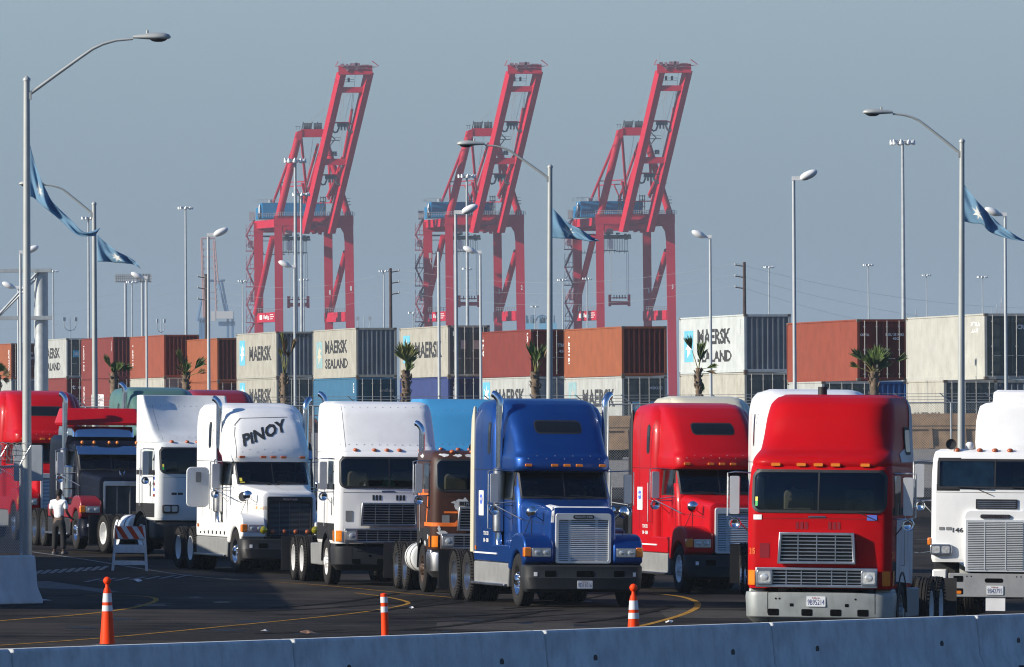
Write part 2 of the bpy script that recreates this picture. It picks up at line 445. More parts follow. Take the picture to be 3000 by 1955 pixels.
def mirror(t, x, y, z0, z1, w=.16, attach=None, round_=True, col_=MIRROR, mount='mirror'):
    m = MB(); sx = 1 if x > 0 else -1
    m.prism(rrect(x - w / 2, x + w / 2, z0, z1, .03), y, y + .06, 'xz', 0)
    m.prism(rrect(x - w / 2 + .012, x + w / 2 - .012, z0 + .012, z1 - .012, .02), y + .061, y + .066, 'xz', 1)
    o = m.build(mount, [col_, BLACK], t, bevel=.008)
    b = MB(); xi = attach if attach else x - sx * .35
    b.tube([(xi, y + .1, z1 + .05), (x, y + .05, z1 + .07), (x + sx * .12, y + .04, z1 + .05), (x + sx * .12, y + .04, z0 - .03), (x, y + .05, z0 - .06), (xi, y + .1, z0 - .05)], .013, 0, 6)
    b.tube([(x, y + .03, z0 - .05), (xi, y + .3, z0 - .35)], .010, 0, 6)
    b.build('bracket', ALU, o)
    if round_:
        r = MB(); r.lathe([(y + .06, .0001), (y + .05, .05), (y + .02, .085), (y, .095), (y + .062, .1), (y + .064, .0001)], 'y', (x, 0, z0 - .15), 0, 18)
        r.build('round_mirror', CHROME, o)
    return o
def wiper(t, x, y, z, L, sgn, tiltz=.05, drop=.14):
    m = MB()
    m.tube([(x - L / 2, y - .03, z + tiltz), (x + L / 2, y - .035, z)], .011, 0, 5)
    m.tube([(x, y - .04, z + tiltz / 2), (x + sgn * .32, y - .03, z - drop)], .008, 0, 5)
    m.build('wiper', BLACK, t)
def stack(t, x, y, z0, zm, z1, ztop, rp=.075, rm=.125, shield=True, curve=True, elbow=None, mt=CHROME, mm=ALU, cdir=None):
    m = MB()
    if z0 is not None:
        m.tube([(x, y, z0), (x, y, z0 + .03), (x, y, zm - .03), (x, y, zm)], [rm * .7, rm, rm, rm * .7], 1, 16)
    zz = zm if z0 is not None else z1
    if curve:
        cd = cdir if cdir else (-.12 if x < 0 else .12, .10)
        m.tube([(x, y, zz), (x, y, ztop - .25), (x, y, ztop - .14), (x + cd[0] * .25, y + cd[1] * .25, ztop - .07), (x + cd[0] * .7, y + cd[1] * .7, ztop - .01), (x + cd[0], y + cd[1], ztop)], rp, 0, 14)
    else:
        m.tube([(x, y, zz), (x, y, ztop)], rp, 0, 14)
    if elbow:
        m.tube([(x, y, z0 + .05), (x, y, z0 - .12), (x, y - .03, z0 - .25), (x * .96, y - .15, z0 - .33), (x * .9, y - .35, z0 - .35)], rp * 1.05, 0, 14)
    return m.build('exhaust_stack', [mt, mm], t, angle=50)
def door_panel(m, bvh, d, y0, y1, z0, z1, w=.012, mi=0):
    """thin shut lines"""
    for (a, b, c, e) in ((y0, y0 + w, z0, z1), (y1 - w, y1, z0, z1), (y0, y1, z0, z0 + w), (y0, y1, z1 - w, z1)):
        decal(m, bvh, d, [(a, c), (b, c), (b, e), (a, e)], .004, .12, mi)
def grab(t, pts, r=.014, name='grab_bar', m=ALU): return MB().tube(pts, r, 0, 7).build(name, m, t)
def plate(t, s, x, z, y, w=.305, h=.155, head=True):
    o = MB().prism(rrect(x - w / 2, x + w / 2, z - h / 2, z + h / 2, .012), y - .012, y, 'xz').build('licence_plate', PLATE, t)
    m = MB(); flat_text(m, s, x - w * .44, x + w * .44, z - h * .34, z + h * .2, y - .0145, 0, .0)
    m.build('plate_number', NAVYINK, o)
    if head:
        m = MB(); flat_text(m, 'California', x - w * .22, x + w * .2, z + h * .28, z + h * .42, y - .0145, 0); m.build('plate_heading', REDLENS, o)
    return o
def cabin_inside(t, yw, zb, wid, roofz=None):
    """seats, dash and steering wheel"""
    m = MB(); m.prism([(yw + .28, zb - .25), (yw + .28, zb - .04), (yw + .62, zb + .0), (yw + .66, zb - .25)], -wid, wid, 'yz'); m.build('dashboard', INTER, t, bevel=.02)
    for sx in (-1, 1):
        m = MB(); m.prism(rrect(sx * .5 - .24, sx * .5 + .24, zb - .42, zb + .33, .1), yw + 1.05, yw + 1.2, 'xz')
        m.prism(rrect(sx * .5 - .24, sx * .5 + .24, yw + .7, yw + 1.12, .06), zb - .42, zb - .3, 'xy')
        m.build('seat', SEAT, t, bevel=.03)
    m = MB(); M = Matrix.Translation((.5, yw + .62, zb + .02)) @ Matrix.Rotation(R(-38), 4, 'X')
    m.tube([(.22 * math.cos(q), .22 * math.sin(q), 0) for q in [2 * math.pi * k / 24 for k in range(25)]], .016, 0, 6, M=M)
    for q in (R(30), R(150), R(270)): m.tube([(0, 0, -.02), (.22 * math.cos(q), .22 * math.sin(q), 0)], .012, 0, 5, M=M)
    m.build('steering_wheel', BLACK, t)

# ---------------------------------------------------------------- conventional (bonneted) tractor
def conventional(label, gp, theta, paint_, group='road tractors waiting in line', scale=1.0, tall=True, visor=None, grille='bars', rimf=CHROME, rimr=ALU,
                 stacks='both', stripe=None, extender=None, skirt=MGREY, bumper_mat=DGREY, fair_win=True, cargo_text=None, hoodmirror=True, fenderp=None,
                 roofp=None, bumper_plate=None, sticker=False, rear=True, zoff=0.0, win_lift=0, detail=True, glow=None, oldtop=False):
    t = thing('road_tractor', label, 'truck', gp + Vector((0, 0, zoff)), theta, group, TILT, scale)
    fp = fenderp or paint_; rp = roofp or paint_
    yr = (5.45, 6.75)
    frame_parts(t, .3, 7.6, yr)
    wheels(t, .85, yr, rimf, rimr)
    # bumper
    m = MB(); m.loft([zs(z, yf, .42, w, w, rf=.22, n=6, bow=.05) for z, yf, w in ((.30, .10, 1.12), (.36, .02, 1.17), (.58, .0, 1.2), (.60, .015, 1.2), (.80, .015, 1.2), (.83, .05, 1.18))])
    bb = m.bvh(); bumper = m.build('bumper', bumper_mat, t)
    for x0, x1, z0, z1 in ((-.80, -.58, .60, .72), (-.17, .17, .60, .72), (.58, .80, .60, .72)): decal(MB(), bb, 'f', rrect(x0, x1, z0, z1, .015), .004).build('bumper_slot', VOID, bumper)
    for x0, x1 in ((-1.02, -.95), (.97, 1.03)): decal(MB(), bb, 'f', rrect(x0, x1, .61, .69, .004), .005).build('reflector', WINK, bumper)
    if bumper_plate: plate(t, bumper_plate, -.01, .45, -.07)
    # bonnet
    hs = []
    for y, zt, w in ((.20, 1.90, .62), (.23, 1.945, .655), (.35, 1.965, .675), (.8, 2.0, .70), (1.3, 2.045, .78), (1.95, 2.11, .90)):
        L = rrect(-w, w, .86, zt, .16, 6)
        hs.append([(x * (1.0 + .04 * max(0, 1.5 - z)), y, z) for x, z in L])
    m = MB(); m.loft(hs); hb = m.bvh(); hood = m.build('bonnet', paint_, t)
    if stripe:
        m = MB(); decal(m, hb, 't', [(-.62, .26), (.66, .26), (.70, .42), (-.42, .42), (-.50, .8), (-.62, .8)], .004, .06)
        decal(m, hb, 'f', [(-.64, 1.66), (-.58, 1.66), (-.57, 1.94), (-.62, 1.90)], .004, .03)
        m.build('bonnet_stripe', stripe, hood)
    m = MB(); decal(m, hb, 't', [(-.004, .3), (.004, .3), (.004, 1.9), (-.004, 1.9)], .003, .1); decal(m, hb, 'l', [(.5, 1.62), (1.9, 1.70), (1.9, 1.708), (.5, 1.628)], .003, .08); m.build('bonnet_seam', DGREY, hood)
    # grille
    if grille:
        w, z0, z1 = (.555, .86, 1.84)
        m = MB(); o = rrect(-w, w, z0, z1, .05); i = rrect(-w + .055, w - .055, z0 + .05, z1 - .13, .03)
        n = len(o); vs = [(a, .125, b) for a, b in o] + [(a, .125, b) for a, b in i] + [(a, .21, b) for a, b in o] + [(a, .21, b) for a, b in i]
        fs = []
        for k in range(n):
            j = (k + 1) % n; fs += [(k, j, n + j, n + k), (k, 2 * n + k, 2 * n + j, j), (n + k, n + j, 3 * n + j, 3 * n + k)]
        m.add(vs, fs)
        fm = {'bars': BRIGHT, 'dark': DGREY, 'tall': CHROME}[grille]
        g = m.build('grille', fm, t, bevel=.006)
        MB().box(-w + .05, w - .05, .188, .196, z0 + .04, z1 - .1).build('radiator_mesh', BLACK, g)
        m = MB(); nb = 21 if grille == 'bars' else 26
        if grille == 'tall':
            for k in range(34): x = lerp(-w + .07, w - .07, k / 33); m.box(x - .003, x + .003, .165, .185, z0 + .05, z1 - .13)
            for x in (-.18, .18): m.box(x - .012, x + .012, .145, .165, z0 + .05, z1 - .13)
        else:
            for k in range(nb):
                z = lerp(z0 + .075, z1 - .155, k / (nb - 1)); h = .0125 if grille == 'bars' else .0045
                m.add([(-w + .05, .145, z - h), (w - .05, .145, z - h), (w - .05, .160, z + h), (-w + .05, .160, z + h), (-w + .05, .173, z - h), (w - .05, .173, z - h)], [(0, 1, 2, 3), (3, 2, 5, 4), (4, 5, 1, 0)])
            for x in ((-.27, .27) if grille == 'bars' else (-.25, 0, .25)): m.box(x - (.03 if grille == 'bars' else .006), x + (.03 if grille == 'bars' else .006), .172, .182, z0 + .05, z1 - .13)
        m.build('grille_bars', {'bars': BRIGHT, 'dark': MGREY, 'tall': MGREY}[grille], g)
        if grille != 'tall':
            m = MB(); m.prism(rrect(-.21, .21, z1 - .105, z1 - .03, .035), .108, .125, 'xz'); bd = m.build('badge', BLACK, g)
            m = MB(); flat_text(m, 'FREIGHTLINER', -.18, .18, z1 - .09, z1 - .045, .105, 0, .03); m.build('badge_lettering', ALU, bd)
    # wings, headlights
    for sx in (-1, 1):
        arch = [(.85 + .60 * math.cos(R(a)), .50 + .60 * math.sin(R(a))) for a in range(20, 161, 10)]
        pr = [(.12, .86), (.10, .95), (.11, 1.20), (.16, 1.30), (.30, 1.385), (.55, 1.43), (.95, 1.44), (1.25, 1.38), (1.48, 1.22), (1.60, 1.0), (1.62, .72)] + arch + [(.24, .86)]
        m = MB(); xa, xb = (sx * .60, sx * 1.19)
        m.prism(pr, min(xa, xb), max(xa, xb), 'yz'); fb = m.bvh()
        fe = m.build('fender', fp, t, bevel=.055)
        m = MB(); x0, x1 = sorted((sx * .66, sx * 1.04)); m.prism(rrect(x0, x1, .985, 1.165, .02), .085, .12, 'xz'); hl = m.build('headlight', ALU, t, bevel=.005)
        m = MB()
        for a, b in ((x0 + .02, (x0 + x1) / 2 - .008), ((x0 + x1) / 2 + .008, x1 - .02)):
            m.prism(rrect(a, b, 1.005, 1.145, .015), .074, .086, 'xz', 0)
            m.ball(((a + b) / 2, .074, 1.075), .055, .012, .045, 1, 12, 6)
        m.build('lens', [LENS, LENS], hl)
        x0, x1 = sorted((sx * 1.05, sx * 1.195)); m = MB(); m.prism(rrect(x0, x1, .985, 1.175, .02), .088, .25, 'xz'); m.build('turn_signal', AMBER, t, bevel=.02)
        if hoodmirror:
            m = MB(); px, py, pz = sx * .93, .62, 1.86
            M = Matrix.Translation((px, py, pz)) @ Matrix.Rotation(R(15 * sx), 4, 'Z')
            m.lathe([(-.05, .0001), (-.045, .05), (-.02, .10), (.0, .115), (.01, .118), (.012, .0001)], 'y', mi=0, seg=20, M=M)
            o = m.build('hood_mirror', CHROME, t)
            m = MB(); m.tube([(px, py, pz - .1), (sx * .92, .7, 1.43)], .009, 0, 5); m.tube([(px, py, pz - .05), (sx * 1.02, .9, 1.43)], .008, 0, 5); m.tube([(px, py, pz - .03), (sx * .55, .75, 1.6)], .008, 0, 5)
            m.build('strut', BLACK, o)
    # cab
    keys = [(.98, 1.70, 3.1, .94, .98, .1, 0), (1.6, 1.78, 3.1, .96, 1.0, .1, .02), (2.08, 1.86, 3.1, .97, 1.0, .16, .06), (2.35, 2.0, 3.1, .95, .98, .2, .07), (2.66, 2.17, 3.1, .91, .95, .22, .07), (2.72, 2.2, 3.08, .88, .93, .22, .07)]
    m = MB(); m.loft([zs(k[0], k[1], k[2], k[3], k[4], rf=k[5], bow=k[6]) for k in keys])
    cb = m.bvh()
    cuts = []
    c = MB(); c.prism(rrect(-.84, .84, 2.15, 2.63, .05), 1.5, 3.0, 'xz'); cuts.append(c)
    for sx in (-1, 1):
        c = MB(); xa, xb = sorted((sx * .80, sx * 1.3)); c.prism([(2.2, 2.14), (2.85, 2.12), (2.87, 2.6), (2.36, 2.62)], xa, xb, 'yz'); cuts.append(c)
    cab = m.build('cab', [paint_, INTER], t, cut=cuts)
    m = MB(); decal(m, cb, 'f', rrect(-.86, .86, 2.135, 2.645, .05), .010, .07, 0); ws = m.build('windscreen', GLASS, t)
    m = MB(); z0, z1 = 2.13, 2.65
    for a in (rrect(-.885, .885, 2.115, 2.15, .01), rrect(-.885, .885, 2.63, 2.665, .01), rrect(-.885, -.85, 2.115, 2.665, .01), rrect(.85, .885, 2.115, 2.665, .01), rrect(-.012, .012, 2.13, 2.65, .003)):
        decal(m, cb, 'f', a, .012, .07)
    m.build('windscreen_seal', BLACK, ws)
    if oldtop: m = MB(); decal(m, cb, 'f', rrect(-.82, -.76, 2.19, 2.27, .003), .014); decal(m, cb, 'f', rrect(-.82, -.70, 2.155, 2.175, .003), .014); m.build('windscreen_sticker', YELS, ws)
    for d, sx in (('l', -1), ('r', 1)):
        m = MB(); decal(m, cb, d, [(2.17, 2.12), (2.88, 2.1), (2.9, 2.62), (2.34, 2.64)], .008, .1); m.build('side_window', GLASS, t)
        m = MB(); door_panel(m, cb, d, 1.95, 2.95, 1.15, 2.66, .014); m.build('door_seam', BLACK, cab)
    cabin_inside(t, 1.95, 2.14, .8)
    for x in (-.35, .35): wiper(t, x, 1.83, 2.15, .5, 1 if x < 0 else -1, .03, .06)
    # sleeper
    if tall:
        keys = [(.95, 3.06, 4.85, 1.17, 1.19, .22, 0), (2.6, 3.06, 4.85, 1.18, 1.2, .22, 0), (3.2, 3.08, 4.85, 1.17, 1.2, .26, 0), (3.65, 3.16, 4.85, 1.15, 1.19, .34, 0), (3.9, 3.32, 4.84, 1.09, 1.14, .42, 0), (4.03, 3.55, 4.82, .98, 1.03, .42, 0), (4.08, 3.85, 4.75, .80, .85, .35, 0)]
    else:
        keys = [(.95, 3.06, 4.85, 1.1, 1.15, .22, 0), (2.6, 3.06, 4.85, 1.12, 1.15, .22, 0), (2.95, 3.1, 4.85, 1.1, 1.13, .24, 0), (3.06, 3.25, 4.8, 1.0, 1.05, .24, 0)]
    m = MB(); m.loft(smoothz(keys, 3)); sb = m.bvh(); sl_ = m.build('sleeper', rp if tall else paint_, t, angle=50)
    if tall:
        for d in ('l', 'r'):
            m = MB(); decal(m, sb, d, rrect(3.42, 3.66, 2.98, 3.62, .1), .006, .06); fr = m.build('sleeper_window_frame', DGREY, sl_)
            m = MB(); decal(m, sb, d, rrect(3.45, 3.63, 3.02, 3.58, .08), .010, .06); m.build('sleeper_window', mat('dark_glass', (.008, .010, .012), rough=.12, coat=.25, spec=.3), sl_)
        m = MB()
        for y in (3.30, 4.2): decal(m, sb, 'l', [(y, 1.3), (y + .012, 1.3), (y + .012, 3.9), (y, 3.9)], .004, .1)
        decal(m, sb, 'l', [(3.1, 2.66), (4.84, 2.66), (4.84, 2.672), (3.1, 2.672)], .004, .1)
        m.build('panel_seam', BLACK, sl_)
    m = MB(); decal(m, sb, 'l', rrect(4.55, 4.68, 1.06, 1.14, .01), .02); m.build('marker_light', AMBER, sl_)
    if sticker:
        m = MB(); decal(m, sb, 'l', rrect(3.95, 4.38, 1.75, 2.25, .02), .006, .1); st = m.build('permit_sticker', WINK, sl_)
        m = MB(); decal(m, sb, 'l', rrect(4.04, 4.3, 1.98, 2.17, .09), .009, .05); skin_text(m, 'PAM', sb, 'l', lambda u, v: (4.30 - .26 * u if False else 4.08 + .2 * u, 2.05 + .06 * v), .012, 1); m.build('sticker_emblem', [BLUES, WINK], st)
        for i, s_ in enumerate(('US DOT', '80 41')): skin_text(MB(), s_, sb, 'l', lambda u, v, i=i: (3.5 + .45 * u, 1.36 - .14 * i + .08 * v), .008, 0).build('door_lettering', WINK, sl_)
    if extender:
        for sx in (-1, 1):
            m = MB(); xa, xb = sorted((sx * 1.15, sx * 1.215)); m.prism([(4.86, 1.0), (5.12, 1.0), (5.14, 3.2), (5.06, 3.7), (4.86, 3.95)], xa, xb, 'yz')
            m.build('side_extender', extender, t, bevel=.02)
    # roof fairing
    if tall:
        if oldtop:
            fk = [(2.66, 2.16, 3.5, .98, 1.14, .22, .08), (2.80, 2.12, 3.5, 1.0, 1.16, .25, .08), (3.1, 2.22, 3.5, 1.0, 1.17, .30, .1), (3.5, 2.50, 3.5, .97, 1.15, .34, .1), (3.8, 2.85, 3.6, .92, 1.12, .38, .1), (3.95, 3.2, 3.9, .85, 1.05, .38, .1), (4.02, 3.6, 4.2, .7, .9, .3, .05)]
        else:
            fk = [(2.655, 2.02, 3.5, .95, 1.08, .20, .09), (2.70, 1.96, 3.5, .97, 1.1, .22, .09), (2.92, 1.98, 3.5, .97, 1.1, .24, .09), (3.0, 2.08, 3.5, .94, 1.09, .24, .09), (3.25, 2.30, 3.5, .93, 1.08, .24, .1), (3.55, 2.58, 3.6, .93, 1.08, .24, .1), (3.8, 2.88, 3.8, .92, 1.06, .26, .1), (3.98, 3.16, 4.1, .89, 1.03, .28, .08), (4.06, 3.42, 4.3, .83, .95, .26, .05), (4.10, 3.75, 4.5, .72, .82, .25, .0)]
        m = MB(); m.loft(smoothz(fk, 4)); rb_ = m.bvh(); rf = m.build('roof_fairing', rp, t, angle=50)
        if fair_win:
            m = MB(); decal(m, rb_, 'f', rrect(-.49, .47, 3.40, 3.67, .09), .006, .05); fr = m.build('fairing_window_frame', DGREY, rf)
            m = MB(); decal(m, rb_, 'f', rrect(-.465, .445, 3.425, 3.645, .07), .010, .05); m.build('fairing_window', mat('dark_glass', (.008, .010, .012), rough=.12, coat=.25, spec=.3), rf)
        m = MB()
        for sx in (-1, 1):
            pts = [(sx * .57, 3.02), (sx * .66, 3.02), (sx * .60, 3.4), (sx * .50, 3.75), (sx * .38, 3.95), (sx * .36, 3.92), (sx * .47, 3.7), (sx * .58, 3.38)]
        if cargo_text:
            m = MB(); skin_text(m, cargo_text, rb_, 'f', lambda u, v: (-.68 + 1.14 * u, 3.02 + .30 * v + .40 * u), .012, 0, .04); m.build('roof_lettering', INK, rf)
            m = MB(); decal(m, rb_, 'f', [(-.86, 2.75), (-.845, 2.75), (-.84, 3.3), (-.78, 3.55), (-.62, 3.70), (.55, 3.74), (.55, 3.755), (-.64, 3.715), (-.80, 3.56), (-.855, 3.3)], .004, .06); m.build('fairing_seam', INKG, rf)
        for x in (-.72, -.2, .05, .3, .78):
            m = MB(); p = skin_pts(rb_, 'f', x, 2.77, .0); m.prism(rrect(x - .07, x + .07, 2.745, 2.80, .015), p.y - .025, p.y + .04, 'xz'); m.build('marker_light', AMBER if not oldtop else DAMBER, t, bevel=.008)
        m = MB()
        for k in range(9): p = skin_pts(rb_, 'f', -.72 + .18 * k, 2.9 + .06 * (k % 2), .0); m.ball(p, .011, mi=0, seg=6, rings=4)
        m.build('rivets', ALU, rf)
    else:
        # flat top: stainless visor and cab roof
        m = MB(); m.loft(smoothz([(2.66, 2.12, 3.2, .95, 1.0, .2, .07), (2.8, 2.25, 3.2, .92, 1.0, .24, .07), (2.92, 2.6, 3.2, .8, .9, .3, .05)], 3)); m.build('cab_roof', paint_, t)
        m = MB(); m.prism([(1.86, 2.55), (2.16, 2.78), (2.17, 2.75), (1.88, 2.53)], -.93, .93, 'yz'); m.build('sun_visor', CHROME, t, bevel=.004)
        for x in (-.75, -.42, 0, .22, .75): m = MB(); m.ball((x, 2.22, 2.87), .045, .06, .05); m.build('marker_light', AMBER, t)
    # skirts and steps
    for sx in (-1, 1):
        xa, xb = sorted((sx * .85, sx * 1.17)); m = MB(); m.prism([(1.62, .84), (4.9, .84), (4.95, 1.1), (4.9, 1.18), (1.58, 1.18)], xa, xb, 'yz'); m.build('side_fairing', fp, t, bevel=.02)
        if extender or sticker: 
            m = MB(); m.prism([(2.7, .99), (4.9, .99), (4.9, 1.02), (2.7, 1.02)], sx * 1.17, sx * 1.19, 'yz'); m.build('side_stripe', WINK, t)
        m = MB(); m.prism([(1.72, .36), (4.9, .36), (4.94, .83), (1.66, .83)], xa + (0.0), xb, 'yz'); sk = m.build('skirt', skirt, t, bevel=.03)
        m = MB(); m.box(min(sx * 1.0, sx * 1.24), max(sx * 1.0, sx * 1.24), 1.75, 4.92, .37, .42); m.build('step', ALU, sk, bevel=.01)
        if detail:
            m = MB()
            for k in range(7): y = 1.9 + .42 * k; m.box(min(sx * 1.16, sx * 1.180), max(sx * 1.16, sx * 1.180), y, y + .1, .9, .98)
            if oldtop: m.build('vent_holes', BLACK, sk)
    if rear:
        m = MB(); m.box(-.5, .5, 4.9, 5.0, 1.05, 2.0); m.build('bulkhead_box', CHASSIS, t, bevel=.01)
    # stacks, mirrors
    if stacks in ('both', 'left'): stack(t, -1.08, 3.0, 1.42, 2.72, 0, 4.18, elbow=True)
    if stacks in ('both', 'right'): stack(t, 1.08, 3.0, 1.42, 2.72, 0, 4.18, elbow=True)
    for sx in ((-1, 1) if detail else ()):
        mirror(t, sx * 1.36, 2.15, 2.02, 2.60, attach=sx * .95)
        m = MB(); m.tube([(sx * 1.36, 2.2, 1.98), (sx * .92, 1.6, 1.7)], .011, 0, 5); m.tube([(sx * 1.36, 2.2, 2.0), (sx * .9, 2.0, 2.06)], .012, 0, 5); m.build('mirror_arm', ALU, t)
        grab(t, [(sx * 1.2, 3.2, 1.5), (sx * 1.26, 3.2, 1.5), (sx * 1.26, 3.2, 2.35), (sx * 1.2, 3.2, 2.35)])
    return t, dict(cab=cb, sleeper=sb, hood=hb, hoodobj=hood, cabobj=cab, slobj=sl_)

# ---------------------------------------------------------------- cab-over tractor
def cabover(label, gp, theta, paint_, group='road tractors waiting in line', scale=1.0, fairing='sweep', length=2.7, style='wide', rimf=WINK, rimr=WINK, plate_=None,
            bumper_mat=DULLALU, stacks=(), sidep=None, tank=True, horns=False, markers=AMBER, zoff=0.0, skirts=True, yr=(4.7, 6.0), grille_on=True, hat=False, roofp=None, fair_h=4.08, tall_clear=None):
    t = thing('cabover_tractor', label, 'truck', gp + Vector((0, 0, zoff)), theta, group, TILT, scale)
    frame_parts(t, .3, yr[1] + .8, yr); wheels(t, 1.35, yr, rimf, rimr)
    L = length; lift = .14 if style == 'flat' else 0
    def Z(z): return z + lift
    W0 = 1.18
    # bumper
    if style == 'wide':
        m = MB(); m.loft([zs(z, yf, .55, w, w, rf=.24, bow=.07, n=8) for z, yf, w in ((.34, .14, 1.08), (.40, .06, 1.14), (.47, -.03, 1.2), (.80, -.05, 1.215), (.87, -.04, 1.205))])
    elif style == 'flat':
        m = MB(); m.prism(rrect(-.84, .84, .43, .87, .02), -.10, -.04, 'xz')
    bb = m.bvh(); bumper = m.build('bumper', bumper_mat, t, bevel=.01)
    BS = []
    if style == 'wide':
        BS += [('bumper_slot', (x - .09, x + .09, .49, .60, .02)) for x in (-.72, -.17, .30, .74)]
        BS += [('bumper_slot', (x - .03, x + .03, .64, .69, .003)) for x in (-.42, .48)]
        BS += [('bolt', (x - .016, x + .016, .75, .78, .015)) for x in (-.68, -.62, .62)]
        BS += [('bumper_joint', (x, x + .008, .36, .865, .001)) for x in (-.82, .93)]
    else:
        BS += [('bumper_slot', (sx * .66 - .09, sx * .66 + .09, z - .01, z + .10, .015)) for sx in (-1, 1) for z in (.72, .49)]
        BS += [('bumper_slot', (-.17, .17, .70, .78, .035))] + [('bolt', (x - .012, x + .012, .8, .824, .01)) for x in (-.5, -.42, .42, .5)]
    for nm, q_ in BS: decal(MB(), bb, 'f', rrect(*q_), .004).build(nm, VOID, bumper)
    if style == 'flat':
        m = MB(); m.prism(rrect(-.73, -.60, .49, .545, .02), -.115, -.09, 'xz'); m.build('fog_lamp', AMBER, bumper); MB().prism(rrect(.60, .73, .49, .545, .02), -.115, -.09, 'xz').build('fog_lamp', AMBER, bumper)
        MB().prism(rrect(-.15, .21, .18, .43, .005), -.075, -.07, 'xz').build('hanging_flap', WINK, bumper)
    if plate_: plate(t, plate_, -.02 if style == 'wide' else .02, .725 if style == 'wide' else .56, (-.115 if style == 'wide' else -.103), .31, .165)
    # cab shell
    tp = 3.02
    keys = [(Z(.93), .04, L, W0 - .02, W0 - .02, .16, .05), (Z(1.0), .02, L, W0, W0, .18, .06), (Z(2.12), .0, L, W0, W0, .18, .07), (Z(2.5), .03, L, W0, W0, .22, .08), (Z(2.86), .10, L, W0 - .02, W0, .24, .08), (Z(2.97), .20, L, W0 - .05, W0 - .02, .26, .08), (Z(tp), .34, L - .05, W0 - .13, W0 - .1, .26, .06)]
    if style == 'flat': keys = [(a, b - (.0 if a < Z(2.9) else .02), c, d, e, .10, .03) for a, b, c, d, e, f, g in keys]
    m = MB(); m.loft(smoothz(keys, 3)); cb = m.bvh()
    wz0, wz1, wx = (2.17, 2.84, 1.09) if style == 'wide' else (2.33, 2.84, 1.06)
    if style == 'flat': wz0, wz1 = 2.44, 2.97
    cuts = []; c = MB(); c.prism(rrect(-wx + .03, wx - .03, wz0 + .03, wz1 - .03, .11 if style == 'wide' else .04), -.4, 1.75, 'xz'); cuts.append(c)
    for sx in (-1, 1):
        c = MB(); xa, xb = sorted((sx * .95, sx * 1.35)); c.prism([(.42, Z(2.14)), (1.12, Z(2.14)), (1.12, Z(2.74)), (.42, Z(2.74))], xa, xb, 'yz'); cuts.append(c)
    # wheel arches
    for sx in (-1, 1):
        c = MB(); xa, xb = sorted((sx * .7, sx * 1.35)); c.prism([(1.35 + .60 * math.cos(R(a)), .52 + .66 * math.sin(R(a))) for a in range(0, 360, 15)], xa, xb, 'yz'); cuts.append(c)
    cab = m.build('cab', [paint_, INTER], t, cut=cuts, angle=50)
    m = MB(); rr = .14 if style == 'wide' else .06
    decal(m, cb, 'f', rrect(-wx, wx, wz0, wz1, rr, 7), .010, .07); ws = m.build('windscreen', GLASS, t)
    m = MB(); o = rrect(-wx - .015, wx + .015, wz0 - .015, wz1 + .015, rr + .01, 7); i = rrect(-wx + .03, wx - .03, wz0 + .03, wz1 - .03, rr - .03, 7); n = len(o)
    for k in range(n):
        j = (k + 1) % n
        seg = max(1, int(math.dist(o[k], o[j]) / .1))
        for q in range(seg):
            a, b = q / seg, (q + 1) / seg
            P = [(lerp(o[k][0], o[j][0], a), lerp(o[k][1], o[j][1], a)), (lerp(o[k][0], o[j][0], b), lerp(o[k][1], o[j][1], b)), (lerp(i[k][0], i[j][0], b), lerp(i[k][1], i[j][1], b)), (lerp(i[k][0], i[j][0], a), lerp(i[k][1], i[j][1], a))]
            m.add([skin_pts(cb, 'f', *p, .014) for p in P], [(0, 1, 2, 3)])
    decal(m, cb, 'f', rrect(-.012, .012, wz0, wz1, .002), .02, .08)
    m.build('windscreen_seal', BLACK, ws)
    if fairing in ('sweep', 'box'): m = MB(); decal(m, cb, 'f', rrect(-wx + .05, -wx + .09, wz0 + .09, wz0 + .17, .003), .014, mi=0); decal(m, cb, 'f', rrect(-wx + .05, -wx + .09, wz0 + .17, wz0 + .24, .003), .014, mi=1); m.build('windscreen_sticker', [GREENS, YELS], ws)
    for d, sx in (('l', -1), ('r', 1)):
        m = MB(); decal(m, cb, d, rrect(.40, 1.14, Z(2.12), Z(2.76), .05), .008, .1); m.build('side_window', GLASS, t)
        m = MB(); door_panel(m, cb, d, .33, 1.22, Z(1.12), Z(2.82), .014); decal(m, cb, d, rrect(.52, .60, Z(1.55), Z(1.95), .03), .006); m.build('door_seam', BLACK, cab)
        m = MB(); decal(m, cb, d, rrect(1.55, 2.2, Z(1.45), Z(2.1), .03), .004); m.build('locker_door', paint_, cab)
    cabin_inside(t, .05, wz0 + .03, 1.0)
    if hat:
        h = thing('sun_hat', 'olive green wide-brimmed sun hat on the dashboard behind a windscreen', 'hat')
        m = MB(); m.lathe([(0, .0001), (-.0, .13), (-.05, .20), (-.045, .205), (.01, .135), (.06, .12), (.13, .10), (.155, .06), (.16, .0001)], 'z', (0, 0, 0), 0, 24)
        hm = mat('olive_cloth', (.34, .50, .26), rough=.9, var=.2)
        o_ = m.build('crown_and_brim', hm, h); MB().ball((0, 0, .165), .016, mi=0).build('button', hm, h)
        h.matrix_world = t.matrix_world @ Matrix.Translation((.03, .20, wz0 + .08)) @ Matrix.Rotation(R(10), 4, 'X')
